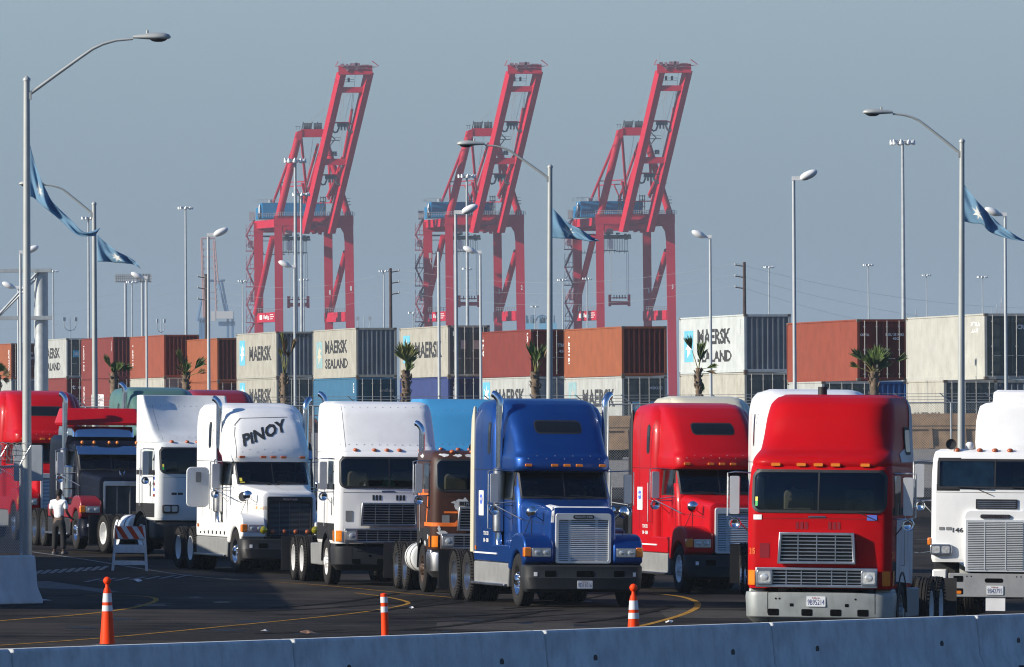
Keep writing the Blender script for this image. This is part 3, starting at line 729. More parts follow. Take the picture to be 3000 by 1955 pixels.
    # grilles
    if style == 'wide' and grille_on:
        def slat_grille(x0, x1, z0, z1, y, nb, nv, taper=0, name='grille'):
            m = MB(); o = [(x0 - taper, z0), (x1 + taper, z0), (x1, z1), (x0, z1)]; q = .045; i = [(x0 - taper + q, z0 + q), (x1 + taper - q, z0 + q), (x1 - q, z1 - q), (x0 + q, z1 - q)]
            vs = [(a, y, b) for a, b in o] + [(a, y, b) for a, b in i] + [(a, y + .12, b) for a, b in o] + [(a, y + .12, b) for a, b in i]; fs = []
            for k in range(4): j = (k + 1) % 4; fs += [(k, j, 4 + j, 4 + k), (k, 8 + k, 8 + j, j), (4 + k, 4 + j, 12 + j, 12 + k)]
            m.add(vs, fs); g = m.build(name, ALU, t, bevel=.008)
            MB().add([(o[0][0] + .02, y + .07, z0 + .02), (o[1][0] - .02, y + .07, z0 + .02), (o[2][0] - .02, y + .07, z1 - .02), (o[3][0] + .02, y + .07, z1 - .02)], [(0, 1, 2, 3)]).build('radiator_mesh', BLACK, g)
            m = MB()
            for k in range(nb):
                z = lerp(z0 + q, z1 - q, (k + .6) / (nb + .2)); tt = (z - z0) / (z1 - z0); e = taper * (1 - tt)
                m.box(x0 - e + q, x1 + e - q, y + .03, y + .06, z - .0075, z + .0075)
            for k in range(1, nv): x = lerp(x0, x1, k / nv); m.box(x - .008, x + .008, y + .02, y + .035, z0 + q, z1 - q)
            m.build('grille_bars', ALU, g); return g
        slat_grille(-.62, .60, 1.33, 1.84, -.19, 7, 4, .03)
        gl_ = slat_grille(-1.0, .98, .95, 1.27, -.185, 4, 8, 0)
        for sx in (-1, 1):
            m = MB(); m.prism(rrect(sx * .85 - .13, sx * .85 + .13, .985, 1.235, .04), -.215, -.06, 'xz'); h = m.build('headlight', ALU, t, bevel=.01)
            m = MB(); m.prism(rrect(sx * .85 - .10, sx * .85 + .10, 1.02, 1.205, .03), -.228, -.20, 'xz'); m.ball((sx * .85, -.222, 1.11), .075, .018, .065, 0, 14, 7); m.build('lens', LENS, h)
            m = MB(); decal(m, cb, 'l' if sx < 0 else 'r', rrect(.16, .34, .98, 1.22, .01), .015); decal(m, cb, 'f', rrect(sx * 1.10 - .06, sx * 1.10 + .06, .98, 1.22, .01), .02, .05); m.build('turn_signal', AMBER, t)
        for x0 in (-.37, .16):
            for k in range(3): decal(MB(), cb, 'f', rrect(x0 + .075 * k, x0 + .05 + .075 * k, 1.89, 2.01, .005), .005).build('vent_slot', BLACK if paint_ is not P_RED2 else P_DRED, cab)
        m = MB(); decal(m, cb, 'f', rrect(-.96, -.80, 1.42, 1.66, .01), .006); m.build('front_hatch', P_DRED if paint_ is P_RED2 else MGREY, cab)
        grab(t, [(-.17, -.01, 2.08), (-.16, -.06, 2.09), (.12, -.06, 2.09), (.13, -.01, 2.08)], .018)
    elif style == 'flat' and grille_on:
        m = MB(); m.prism(rrect(-.56, .62, .93, 2.04, .12), -.10, -.01, 'xz'); m.build('grille_surround', paint_, t, bevel=.02)
        m = MB(); m.prism(rrect(-.53, .58, .90, 1.86, .02), -.135, -.10, 'xz'); g = m.build('grille', BRIGHT, t, bevel=.006)
        MB().prism(rrect(-.485, .535, .94, 1.82, .01), -.138, -.134, 'xz').build('radiator_mesh', BLACK, g)
        m = MB()
        for k in range(27): z = lerp(.955, 1.80, k / 26); m.box(-.485, .535, -.152, -.139, z - .0085, z + .0085)
        for x in (-.17, .22): m.box(x - .008, x + .008, -.158, -.152, .94, 1.82)
        m.build('grille_bars', BRIGHT, g)
        m = MB(); m.prism(rrect(-.26, .30, 1.885, 1.96, .035), -.13, -.09, 'xz'); bd = m.build('badge', BLACK, g, bevel=.004)
        m = MB(); flat_text(m, 'FREIGHTLINER', -.22, .26, 1.9, 1.945, -.133, 0, .03); m.build('badge_lettering', CHROME, bd)
        m = MB(); m.prism(rrect(-.35, .42, 2.06, 2.24, .01), -.045, .06, 'xz', 0)
        for k in range(4): m.box(-.32, .39, -.052, -.046, 2.085 + .035 * k, 2.10 + .035 * k, 1)
        m.build('vent_panel', [BLACK, ALU], t)
        for sx in (-1, 1):
            m = MB(); m.prism(rrect(sx * .99 - .20, sx * .99 + .20, 1.20, 1.40, .05), -.07, .05, 'xz'); h = m.build('headlight', ALU, t, bevel=.012)
            m = MB()
            for x in (-.09, .09): m.prism(rrect(sx * .99 + x - .075, sx * .99 + x + .075, 1.235, 1.365, .03), -.084, -.065, 'xz')
            m.build('lens', LENS, h)
            m = MB(); m.box(min(sx * 1.18, sx * 1.25), max(sx * 1.18, sx * 1.25), .05, .2, 1.38, 1.52); m.build('turn_signal', AMBER, t, bevel=.02)
        [decal(MB(), cb, 'f', rrect(x, x + .1, 1.66, 1.72, .01), .006).build('front_vent', MGREY, cab) for x in (-1.03, -.90)]
        m = MB(); skin_text(m, '146', cb, 'f', lambda u, v: (-.78 + .2 * u, 1.62 + .09 * v), .008); m.build('fleet_number', INK, cab)
    # fairings
    rp = roofp or paint_; rf = None; rb_ = None
    if fairing == 'sweep':
        k = [(2.86, .15, L, W0 - .04, W0, .30, .08), (2.98, .12, L, W0 - .03, W0, .32, .08), (3.08, .22, L, W0 - .06, W0, .36, .09), (3.18, .55, L, W0 - .09, W0 - .01, .38, .10), (3.4, .80, L, W0 - .10, W0 - .02, .40, .10), (3.7, .98, L, W0 - .12, W0 - .03, .42, .10), (3.92, 1.15, L, W0 - .16, W0 - .06, .42, .08), (4.03, 1.4, L - .03, W0 - .24, W0 - .12, .40, .05), (fair_h, 1.7, L - .15, W0 - .40, W0 - .25, .32, .0)]
    elif fairing == 'ramp':
        k = [(2.96, .18, L, W0 - .04, W0, .24, .06), (3.1, .34, L, W0 - .05, W0, .26, .06), (3.5, .62, L, W0 - .05, W0, .28, .06), (3.85, .86, L, W0 - .06, W0 - .01, .30, .05), (4.02, 1.1, L, W0 - .10, W0 - .04, .28, .03), (fair_h, 1.5, L - .1, W0 - .2, W0 - .14, .2, .0)]
    elif fairing == 'box':
        k = [(Z(2.99), .28, L, W0 - .03, W0, .2, .05), (3.3, .62, L, W0 - .02, W0, .14, -.12), (3.8, 1.05, L, W0 - .01, W0, .10, -.2), (fair_h, 1.30, L, W0, W0, .08, -.25), (fair_h + .012, 1.36, L, W0 - .03, W0 - .03, .08, -.25)]
    elif fairing == 'bubble':
        k = [(Z(3.0), 1.0, L - .2, .88, .90, .12, .06), (3.3, 1.0, L - .2, .89, .91, .12, .06), (3.7, 1.08, L - .2, .88, .90, .12, .06), (3.96, 1.14, L - .2, .82, .86, .12, .06), (4.02, 1.2, L - .2, .72, .78, .12, .06), (4.04, 1.3, L - .2, .60, .64, .12, .05), (4.22, 1.34, L - .25, .58, .60, .1, .04), (4.27, 1.46, L - .35, .52, .54, .1, 0)]
    if fairing != 'none':
        m = MB(); m.loft(smoothz(k, 4)); rb_ = m.bvh(); rf = m.build('roof_fairing', rp, t, angle=50)
        if fairing in ('ramp', 'box'):
            m = MB()
            for z_ in (3.12, 3.95):
                for k_ in range(13): p = skin_pts(rb_, 'f', -1.02 + .17 * k_, z_, 0); m.ball(p, .012, mi=0, seg=6, rings=4)
            m.build('rivets', DULLALU, rf)
            m = MB(); decal(m, rb_, 'f', [(-.93, 3.06), (-.922, 3.06), (-.922, 3.98), (-.93, 3.98)], .004, .06); decal(m, rb_, 'l', [(1.5, 3.05), (1.512, 3.05), (1.512, 4.0), (1.5, 4.0)], .004, .06); m.build('panel_seam', INKG, rf)
    for x in (-.72, -.30, -.02, .26, .74):
        m = MB(); p = skin_pts(rb_ if (rb_ and fairing == 'sweep') else cb, 'f', x, Z(2.94 if fairing == 'sweep' else 2.93), 0)
        if markers is AMBER and fairing == 'sweep': m.prism(rrect(x - .075, x + .075, Z(2.91), Z(2.96), .015), p.y - .03, p.y + .05, 'xz')
        else: m.ball((x, p.y + .08, Z(3.0)), .06, .07, .045)
        m.build('marker_light', markers, t)
    m = MB()
    for z_ in (Z(2.06) if style == 'wide' else Z(2.22),): decal(m, cb, 'f', [(-1.1, z_), (1.1, z_), (1.1, z_ + .007), (-1.1, z_ + .007)], .003, .1)
    m.build('front_seam', DGREY, cab)
    for x in (-.5, .5): wiper(t, x + .12, -.02, wz0 - .005, .62, 1, .03, .12)
    for sx in (-1, 1):
        mirror(t, sx * 1.42, .25, 2.12 + lift, 2.74 + lift, attach=sx * 1.16, col_=MIRROR)
        grab(t, [(sx * 1.17, 1.30, Z(1.3)), (sx * 1.24, 1.30, Z(1.3)), (sx * 1.24, 1.30, Z(2.3)), (sx * 1.17, 1.30, Z(2.3))], .012)
        if skirts:
            xa, xb = sorted((sx * .75, sx * 1.17)); m = MB(); m.prism([(2.02, .42), (3.7, .42), (3.78, .9), (2.05, .93)], xa, xb, 'yz'); m.build('side_skirt', skirts if skirts is not True else DGREY, t, bevel=.03)
        elif tank:
            m = MB(); m.tube([(sx * .95, 2.15, .72), (sx * .95, 2.17, .72), (sx * .95, 3.3, .72), (sx * .95, 3.32, .72)], [.28, .32, .32, .28], 0, 24)
            for y in (2.45, 3.05): m.tube([(sx * .95, y, .72), (sx * .95, y + .06, .72)], .326, 1, 24)
            m.build('fuel_tank', [P_WHITE2, BLACK], t)
        m = MB(); m.prism([(1.35 + .585 * math.cos(R(a)), .52 + .64 * math.sin(R(a))) for a in range(0, 181, 12)] + [(1.35 + .62 * math.cos(R(a)), .52 + .68 * math.sin(R(a))) for a in range(180, -1, -12)], min(sx * .8, sx * 1.2), max(sx * .8, sx * 1.2), 'yz'); m.build('fender', BLACK, t)
        m = MB(); m.box(min(sx * .9, sx * 1.17), max(sx * .9, sx * 1.17), .22, .72, .48, .93); m.build('step_box', paint_ if style != 'wide' else bumper_mat, t, bevel=.03)
    for (x, y, z0, zt) in stacks: stack(t, x, y, z0, z0 + 1.2, 0, zt, rp=.065, rm=.11)
    if horns:
        for x in (-.28, .5):
            m = MB(); m.lathe([(.05, .09), (.10, .075), (.25, .035), (.6, .02), (.62, .0001)], 'y', (x, .1, Z(3.1)), 0, 16); m.lathe([(.07, .08), (.08, .0001)], 'y', (x, .1, Z(3.1)), 1, 16)
            m.tube([(x, .6, Z(3.1)), (x, .6, Z(3.0))], .02, 0, 6); m.build('air_horn', [CHROME, BLACK], t)
    return t, dict(cab=cb, cabobj=cab, roof=rb_, roofobj=rf)

# ---------------------------------------------------------------- the line-up
def TG(xp, s): p = GS(xp, s); return p
blue, B = conventional('deep blue bonneted tractor with raised roof and bright slatted grille, behind the second cone', TG(1712, 149.5), R(12.3), P_BLUE, stripe=WINK, extender=P_CREAM, bumper_plate='9D11016', sticker=True)
red2, B2 = conventional('bright red bonneted tractor with raised roof, just right of the deep blue one', TG(2172, 136.5), R(13.5), P_RED, stacks='none', rimf=WINK, rimr=WINK, extender=BLACK, sticker=True, grille='bars')
pin, B3 = conventional('white bonneted tractor with black lettering across its roof fairing and yellow fog lamps', TG(852, 122.5), R(15.5), P_WHITE, stacks='both', rimf=CHROME, rimr=WINK, oldtop=True, fair_win=False, cargo_text='PiNOY', grille='dark', hoodmirror=True, skirt=MGREY, bumper_mat=BLACK)
# extras of the white one: fog lamps, open door panel, flag, round emblem, small lettering
for x in (-.66, .62):
    m = MB(); m.lathe([(-.06, .0001), (-.055, .06), (-.03, .09), (0, .095), (.05, .07), (.06, .0001)], 'y', (x, .10, 1.04), 0, 20); m.build('fog_lamp', YLENS, pin)
for x in (-.42, -.13, .15, .44):
    m = MB(); m.ball((x, .15, 1.0), .055, .03, .055); m.build('grille_lamp', DAMBER, pin)
m = MB(); m.prism(rrect(-1.98, -1.42, 1.55, 2.52, .12), 2.55, 2.60, 'xz'); o = m.build('open_tool_door', P_WHITE2, pin, bevel=.015)
MB().prism(rrect(-1.76, -1.62, 2.15, 2.4, .03), 2.54, 2.55, 'xz').build('inner_hatch', MGREY, o)
m = MB(); m.lathe([(-.01, .0001), (-.01, .115), (.01, .12)], 'y', (-.86, 1.35, 1.82), 0, 20)
m.build('round_hood_mirror_plate', INKG, pin)
m = MB(); skin_text(m, 'GRAND TRUCK LINES', B3['hood'], 'f', lambda u, v: (-.72 + .26 * u, 1.52 + .08 * v), .01); m.build('company_lettering', YINK, pin)
m = MB(); m.tube([(-1.3, 2.2, 2.1), (-1.33, 2.2, 3.05)], .008, 0, 5); o = m.build('flag_staff', ALU, pin)
m = MB(); m.add([(-1.33, 2.2, 3.02), (-1.30, 2.2, 2.62), (-1.16, 2.22, 2.58), (-1.2, 2.18, 2.8)], [(0, 1, 2, 3)]); m.build('small_flag', mat('flag_cloth_red', (.25, .04, .06), rough=.9, var=.7, scale=30), o, smooth=False)
m = MB(); m.box(-.40, -.06, 2.17, 2.25, 2.74, 2.79); m.build('roof_light_bar', BLACK, pin)

icab, I = cabover('red cab-over tractor with tall swept roof and worn silver bumper, nearest the barrier', TG(2396, 181), R(-10.2), P_RED2, plate_='9B95214', rimf=DULLALU, rimr=WINK, length=2.75, yr=(5.15, 6.45), skirts=MGREY)
# worn white side of the red cab-over
wm = mat('worn_white_side', (.62, .58, .55), rough=.55, dirt=.5, dirtc=(.20, .03, .03), scale=1.6)
m = MB(); cb = I['cab']
decal(m, cb, 'r', [(.62, 1.05), (2.70, .98), (2.72, 1.9), (2.72, 2.05), (.66, 2.08)], .005, .15); o = m.build('white_side_panel', wm, I['cabobj'])
m = MB(); decal(m, I['roof'], 'r', [(1.3, 2.98), (2.74, 2.98), (2.74, 4.0), (2.58, 4.0), (2.3, 3.25), (1.3, 3.12)], .008, .1); m.build('white_rear_panel', wm, I['roofobj'])
m = MB(); decal(m, I['roof'], 'r', rrect(1.9, 2.4, 3.10, 3.56, .06), .016, .1); o = m.build('sleeper_window', DGREY, I['roofobj'])
m = MB(); decal(m, I['roof'], 'r', rrect(1.95, 2.35, 3.15, 3.51, .04), .022, .1); m.build('pane', mat('dark_glass', (.008, .010, .012), rough=.12, coat=.25, spec=.3), o)
m = MB(); skin_text(m, '215', cb, 'r', lambda u, v: (.12 + .22 * u, 1.42 + .12 * v), .01); skin_text(m, '215', cb, 'f', lambda u, v: (-1.14 + .10 * u, 1.48 + .1 * v), .01); m.build('fleet_number', ORINK, I['cabobj'])
m = MB(); m.tube([(-.25, 2.1, 3.9), (-.25, 2.1, 4.21)], .075, 0, 16); m.build('intake_pipe', BLACK, icab)
m = MB(); decal(m, cb, 'f', rrect(-1.07, -.93, 2.04, 2.12, .004), .01, mi=0); m.build('front_sticker', WINK, I['cabobj'])
m = MB(); decal(m, cb, 'f', rrect(.79, .95, 2.04, 2.13, .004), .01, mi=0); m.build('front_sticker', BLUES, I['cabobj'])
m = MB(); m.prism([(-.62, 2.22), (-.55, 2.58), (-.28, 2.44), (-.22, 2.22)], .75, .80, 'xz'); m.build('cardboard_sheet', mat('cardboard', (.30, .19, .10), rough=.9), icab)

wint, WI = cabover('white cab-over tractor with a green hat behind its windscreen, left of the brown one', TG(1136, 132.5), R(10), P_WHITE, fairing='ramp', stacks=((1.02, 2.9, 1.5, 3.75), (-.98, 3.0, 1.6, 4.25)), hat=True, length=2.75, bumper_mat=DGREY, rimf=WINK, rimr=WINK, markers=DAMBER, yr=(4.9, 6.2), skirts=MGREY)
m = MB(); m.ball((0, 0, 0), .095, .02, .035, mi=0, M=Matrix.Translation((.0, -.02, 1.95))); m.build('oval_badge', NAVYINK, wint)
brn, BR = cabover('battered brown cab-over tractor with peeling paint, orange stripe and roof horns', TG(1424, 138.5), R(9), P_BROWN, fairing='none', length=2.15, bumper_mat=ALU, rimf=BROWNMET, rimr=ALU, horns=True, stacks=((-1.06, 2.3, 1.6, 3.6),), markers=DAMBER, yr=(3.75, 5.05), skirts=False, group='road tractors waiting in line')
PEEL = mat('bare_primer', (.52, .53, .52), rough=.7, var=.2)
rnd = random.Random(3)
def blob(cx, cz, rx, rz, n=16, j=.35): return [(cx + rx * (1 + rnd.uniform(-j, j)) * math.cos(2 * math.pi * k / n), cz + rz * (1 + rnd.uniform(-j, j)) * math.sin(2 * math.pi * k / n)) for k in range(n)]
for b in ((-.52, 1.86, .17, .16), (-.42, 1.68, .09, .14), (-.70, 1.93, .06, .03), (-.95, 1.28, .10, .05), (-.85, 1.2, .05, .03), (-1.02, 1.38, .03, .06), (-.9, 2.93, .09, .035), (-.62, 2.92, .10, .03), (-.35, 2.92, .11, .035), (-.95, 1.10, .05, .04), (-.3, 1.95, .04, .03), (-.6, 1.5, .02, .03), (-.45, 1.42, .015, .02)):
    decal(MB(), BR['cab'], 'f', blob(*b), .006, .08).build('peeled_patch', PEEL, BR['cabobj'])
for b in ((.5, 1.2, .1, .05), (.9, 1.05, .12, .06), (1.6, 1.1, .1, .05), (.3, 2.6, .03, .08), (1.5, 2.9, .2, .04)):
    decal(MB(), BR['cab'], 'l', blob(*b), .006, .08).build('peeled_patch', PEEL, BR['cabobj'])
m = MB()
decal(m, BR['cab'], 'f', [(-1.14, 1.42), (-.66, 1.42), (-.36, 1.72), (-.42, 1.74), (-.92, 1.74), (-.92, 1.70), (-.52, 1.70), (-.69, 1.50), (-1.14, 1.50)], .007, .06)
decal(m, BR['cab'], 'l', [(.05, 1.42), (1.0, 1.42), (1.0, 1.5), (.75, 1.5), (.55, 2.06), (1.9, 2.06), (1.9, 2.2), (.42, 2.2), (.62, 1.5), (.05, 1.5)], .007, .08)
m.build('orange_stripe', ORINK, BR['cabobj'])
m = MB(); m.prism(rrect(-.60, .58, 1.86, 1.95, .01), -.10, -.08, 'xz'); o = m.build('name_panel', DGREY, brn)
m = MB(); flat_text(m, 'I N T E R N A T I O N A L', -.5, .5, 1.88, 1.93, -.104); m.build('name_lettering', ALU, o)

wl_, WL = cabover('white cab-over tractor in shade with a tall box fairing, left of the lettered white tractor', TG(583, 111), R(21), P_WHITE2, fairing='box', length=1.8, bumper_mat=BLACK, rimf=WINK, rimr=WINK, markers=DAMBER, yr=(3.3, 4.5), skirts=False, tank=True, fair_h=4.22, grille_on=False, style='wide', zoff=.1)
for sx in (-1, 1):
    m = MB(); m.prism(rrect(sx * .82 - .22, sx * .82 + .22, 1.12, 1.34, .04), -.09, -.0, 'xz'); h = m.build('headlight', DGREY, wl_, bevel=.01)
    m = MB()
    for x in (-.1, .1): m.prism(rrect(sx * .82 + x - .08, sx * .82 + x + .08, 1.155, 1.305, .03), -.10, -.088, 'xz')
    m.build('lens', LENS, h)
for x in (-.72, -.55): decal(MB(), WL['cab'], 'f', rrect(x - .07, x + .07, 1.60, 1.66, .005), .006).build('front_vent', BLACK, WL['cabobj'])
for k, z in enumerate((2.0, 1.85, 1.7, 1.55)): decal(MB(), WL['cab'], 'l', rrect(.18, .30, z, z + .07, .003), .01).build('door_sticker', [BLUES, REDLENS][k % 2], WL['cabobj'])

wr, WR = cabover('bright white cab-over tractor with wide silver grille and steel bumper, at the right edge', TG(2912, 158.5), R(-8), P_WHITE, fairing='bubble', style='flat', plate_='9B42795', bumper_mat=STEEL, length=2.3, horns=False, markers=DAMBER, skirts=False, yr=(4.2, 5.5), zoff=.02)
for x in (-1.0 + .0,):
    m = MB(); m.lathe([(.0, .10), (.06, .085), (.3, .035), (.8, .02), (.82, .0001)], 'y', (-.83, .15, 3.25), 0, 18); m.lathe([(.03, .09), (.04, .0001)], 'y', (-.83, .15, 3.25), 1, 18); m.build('air_horn', [ALU, BLACK], wr)
m = MB(); m.ball((-.50, .3, 3.22), .08, .06, .08); m.build('roof_spotlight', WINK, wr)

pete, PT = conventional('dark navy bonneted tractor with maroon wings, chrome visor and tall stacks, beside the standing man', TG(364, 107), R(14), P_NAVY, stacks='left', tall=False, grille='tall', rimf=CHROME, fenderp=P_DRED, scale=1.02, zoff=.12, skirt=BLACK, bumper_mat=P_NAVY, hoodmirror=False, fair_win=False)
m = MB(); m.loft(smoothz([(3.02, 2.95, 4.4, .85, 1.0, .15, .05), (3.2, 3.05, 4.4, .85, 1.0, .15, .05), (3.3, 3.12, 4.4, .83, .98, .15, .05)], 2)); m.build('bright_roof_cap', CHROME, pete)
m = MB(); m.loft([zs(3.34, 3.0, 4.2, 1.12, 1.12, rf=.1), zs(3.40, 3.0, 4.2, 1.15, 1.15, rf=.1), zs(3.78, 3.45, 4.2, 1.02, 1.02, rf=.12), zs(3.80, 3.5, 4.2, .98, .98, rf=.12)]); m.build('air_deflector', P_RED, pete)
m = MB(); m.tube([(-1.05, 2.25, 1.35), (-1.05, 2.25, 1.38), (-1.05, 2.25, 2.2), (-1.05, 2.25, 2.24)], [.15, .18, .18, .13], 0, 24); m.tube([(-1.05, 2.25, 1.6), (-1.05, 2.25, 1.63)], .187, 1, 24); m.tube([(-1.05, 2.25, 2.0), (-1.05, 2.25, 2.03)], .187, 1, 24); m.build('air_cleaner', [CHROME, BLACK], pete)
m = MB(); m.tube([(-.03, .3, 1.95), (-.07, .26, 2.02), (-.10, .28, 2.12)], [.012, .02, .004], 0, 6); m.tube([(.03, .3, 1.95), (.02, .26, 2.05), (.06, .28, 2.12)], [.012, .02, .004], 0, 6); m.build('bonnet_ornament', CHROME, pete)
for x in (-.55, 0.1, .55):
    m = MB(); m.ball((x, -.01, .45), .09, .03, .035); m.build('bumper_light', DAMBER, pete)

redl, RL = conventional('bright red bonneted tractor with raised roof and dark roof window, behind the leftmost lamp post', TG(180, 100), R(14), P_RED, stacks='none', scale=1.08, zoff=.12, extender=None)

# tractors behind the front row, of which mostly roofs show
cabover('sky blue cab-over tractor whose roof fairing shows above the brown one', TG(1378, 121), R(10), P_SKY, fairing='ramp', length=2.8, yr=(4.9, 6.2), group='road tractors behind the front row', fair_h=4.22, markers=DAMBER)
conventional('white bonneted tractor mostly hidden behind the nearest red cab-over', TG(2420, 150), R(2), P_WHITE, group='road tractors behind the front row', stacks='none', scale=1.02, zoff=.15, detail=False)
conventional('dark green bonneted tractor whose roof shows behind the navy one', TG(528, 97), R(14), P_GREEN, group='road tractors behind the front row', scale=1.04, zoff=.45, stacks='left', detail=False, fair_win=False)
conventional('maroon bonneted tractor whose roof shows behind the two white ones on the left', TG(705, 92), R(14), P_DRED, group='road tractors behind the front row', scale=1.0, zoff=.62, stacks='none', detail=False, fair_win=False)
conventional('maroon bonneted tractor glimpsed between the deep blue and the bright red one', TG(1700, 131), R(12), P_DRED, group='road tractors behind the front row', stacks='none', scale=.9, detail=False)
conventional('cream bonneted tractor whose roof shows behind the bright red one', TG(2150, 118), R(10), P_CREAM, group='road tractors behind the front row', stacks='none', scale=1.0, zoff=.28, detail=False, fair_win=False)
conventional('black bonneted tractor glimpsed between the lettered white tractor and the white cab-over', TG(845, 108), R(10), P_NAVY, group='road tractors behind the front row', stacks='none', tall=False, scale=1.0, zoff=.1, detail=False)

WR['roofobj'].location.x = .43
m = MB(); m.prism(rrect(-.98, -.03, 2.47, 2.94, .03), .10, .125, 'xz'); m.build('glare_panel', mat('glare_silver', (.50, .62, .64), rough=.4, metal=.2, var=.4, scale=4), wr)  # added pale panel; its colour stands in for the bright windscreen reflection
# box trailers added unseen beyond the left edge, to shade the asphalt and tractors
for i, (x, y, lb) in enumerate(((-14.7, 147, 'added box trailer casting shade from beyond the left picture edge, nearest to the camera'), (-15.4, 162.2, 'added box trailer casting shade from beyond the left picture edge, second from the camera'), (-16.2, 177.4, 'added box trailer casting shade from beyond the left picture edge, third from the camera'), (-17.1, 192.6, 'added box trailer casting shade from beyond the left picture edge, farthest of all'))):
    t = thing('shade_trailer', lb, 'trailer', (x, y, gz(x, y)), R(3), 'added shade-casting trailers beyond the left edge')
    MB().box(-1.28, 1.28, 0, 14.5, 1.15, 4.1).build('shade_trailer_body', P_WHITE, t, bevel=.03)
    MB().box(-.5, .5, .5, 14, .9, 1.15).build('shade_trailer_frame', CHASSIS, t)
    wheels(t, None, (11.8, 13.1))
    for sx in (-1, 1): MB().box(sx * .9 - .06, sx * .9 + .06, 3.0, 3.15, 0, 1.1).build('shade_trailer_leg', CHASSIS, t)
# ---------------------------------------------------------------- ground
def asphalt():
    m, n, l, b = _nt('asphalt')
    tc = n.new('ShaderNodeTexCoord'); 
    def noise(sc_, det, mp=None, rough=.6):
        z = n.new('ShaderNodeTexNoise'); z.inputs['Scale'].default_value = sc_; z.inputs['Detail'].default_value = det; z.inputs['Roughness'].default_value = rough
        if mp:
            q = n.new('ShaderNodeMapping'); q.inputs['Scale'].default_value = mp; l.new(tc.outputs['Object'], q.inputs[0]); l.new(q.outputs[0], z.inputs['Vector'])
        else: l.new(tc.outputs['Object'], z.inputs['Vector'])
        return z
    a = noise(.35, 8, (1, .35, 1)); s = noise(1.1, 6, (.10, .9, 1), .7); g = noise(45, 3)
    cr = n.new('ShaderNodeValToRGB'); cr.color_ramp.elements[0].position = .40; cr.color_ramp.elements[0].color = (.012, .011, .010, 1); cr.color_ramp.elements[1].position = .62; cr.color_ramp.elements[1].color = (.056, .048, .040, 1)
    ad = n.new('ShaderNodeMath'); ad.operation = 'ADD'; mu = n.new('ShaderNodeMath'); mu.operation = 'MULTIPLY'; mu.inputs[1].default_value = .45
    l.new(s.outputs['Fac'], mu.inputs[0]); m2 = n.new('ShaderNodeMath'); m2.operation = 'MULTIPLY'; m2.inputs[1].default_value = .55; l.new(a.outputs['Fac'], m2.inputs[0])
    l.new(m2.outputs[0], ad.inputs[0]); l.new(mu.outputs[0], ad.inputs[1]); l.new(ad.outputs[0], cr.inputs[0])
    gm = n.new('ShaderNodeMapRange'); gm.inputs[3].default_value = .75; gm.inputs[4].default_value = 1.3; l.new(g.outputs['Fac'], gm.inputs[0])
    mx = n.new('ShaderNodeMix'); mx.data_type = 'RGBA'; mx.blend_type = 'MULTIPLY'; mx.inputs[0].default_value = 1; l.new(cr.outputs[0], mx.inputs[6]); l.new(gm.outputs[0], mx.inputs[7])
    l.new(mx.outputs[2], b.inputs['Base Color']); b.inputs['Roughness'].default_value = .85; b.inputs['Specular IOR Level'].default_value = .05
    bp = n.new('ShaderNodeBump'); bp.inputs['Strength'].default_value = .5; bp.inputs['Distance'].default_value = .02; l.new(g.outputs['Fac'], bp.inputs['Height']); l.new(bp.outputs[0], b.inputs['Normal'])
    return m
ASPH = asphalt()
GRAVEL = mat('gravel', (.20, .185, .16), rough=.95, var=.5, scale=9, dirt=.5, dirtc=(.10, .09, .08), bump=1.0, bscale=6)
EARTH = mat('yard_earth', (.16, .145, .12), rough=.95, var=.3, scale=.3)
def sheet(name, m, xs, ys, fz=lambda x, y: gz(x, y), dz=0.0):
    b = MB(); vs = [(x, y, fz(x, y) + dz) for y in ys for x in xs]; n = len(xs)
    b.add(vs, [(j * n + i, j * n + i + 1, (j + 1) * n + i + 1, (j + 1) * n + i) for j in range(len(ys) - 1) for i in range(n - 1)])
    return struct(b.build(name, m, angle=80))
XS = [-9000, -3000, -800, -300, -120, -60, -26, -20, -14, -7, 0, 7, 14, 20, 26, 60, 120, 300, 800, 3000, 9000]
sheet('ground', ASPH, XS, [-400, 0, 60, 120, 180, 240, 270, 278, 284, 290, 296, 304, 312])
sheet('gravel_bank', GRAVEL, XS, [312, 314, 318, 322, 326, 330, 334, 338, 345, 352, 365, 380, 400, 425, 450])
sheet('far_ground', EARTH, XS, [450, 480, 510, 540, 590, 640, 900, 1500, 3000, 7000, 12000])

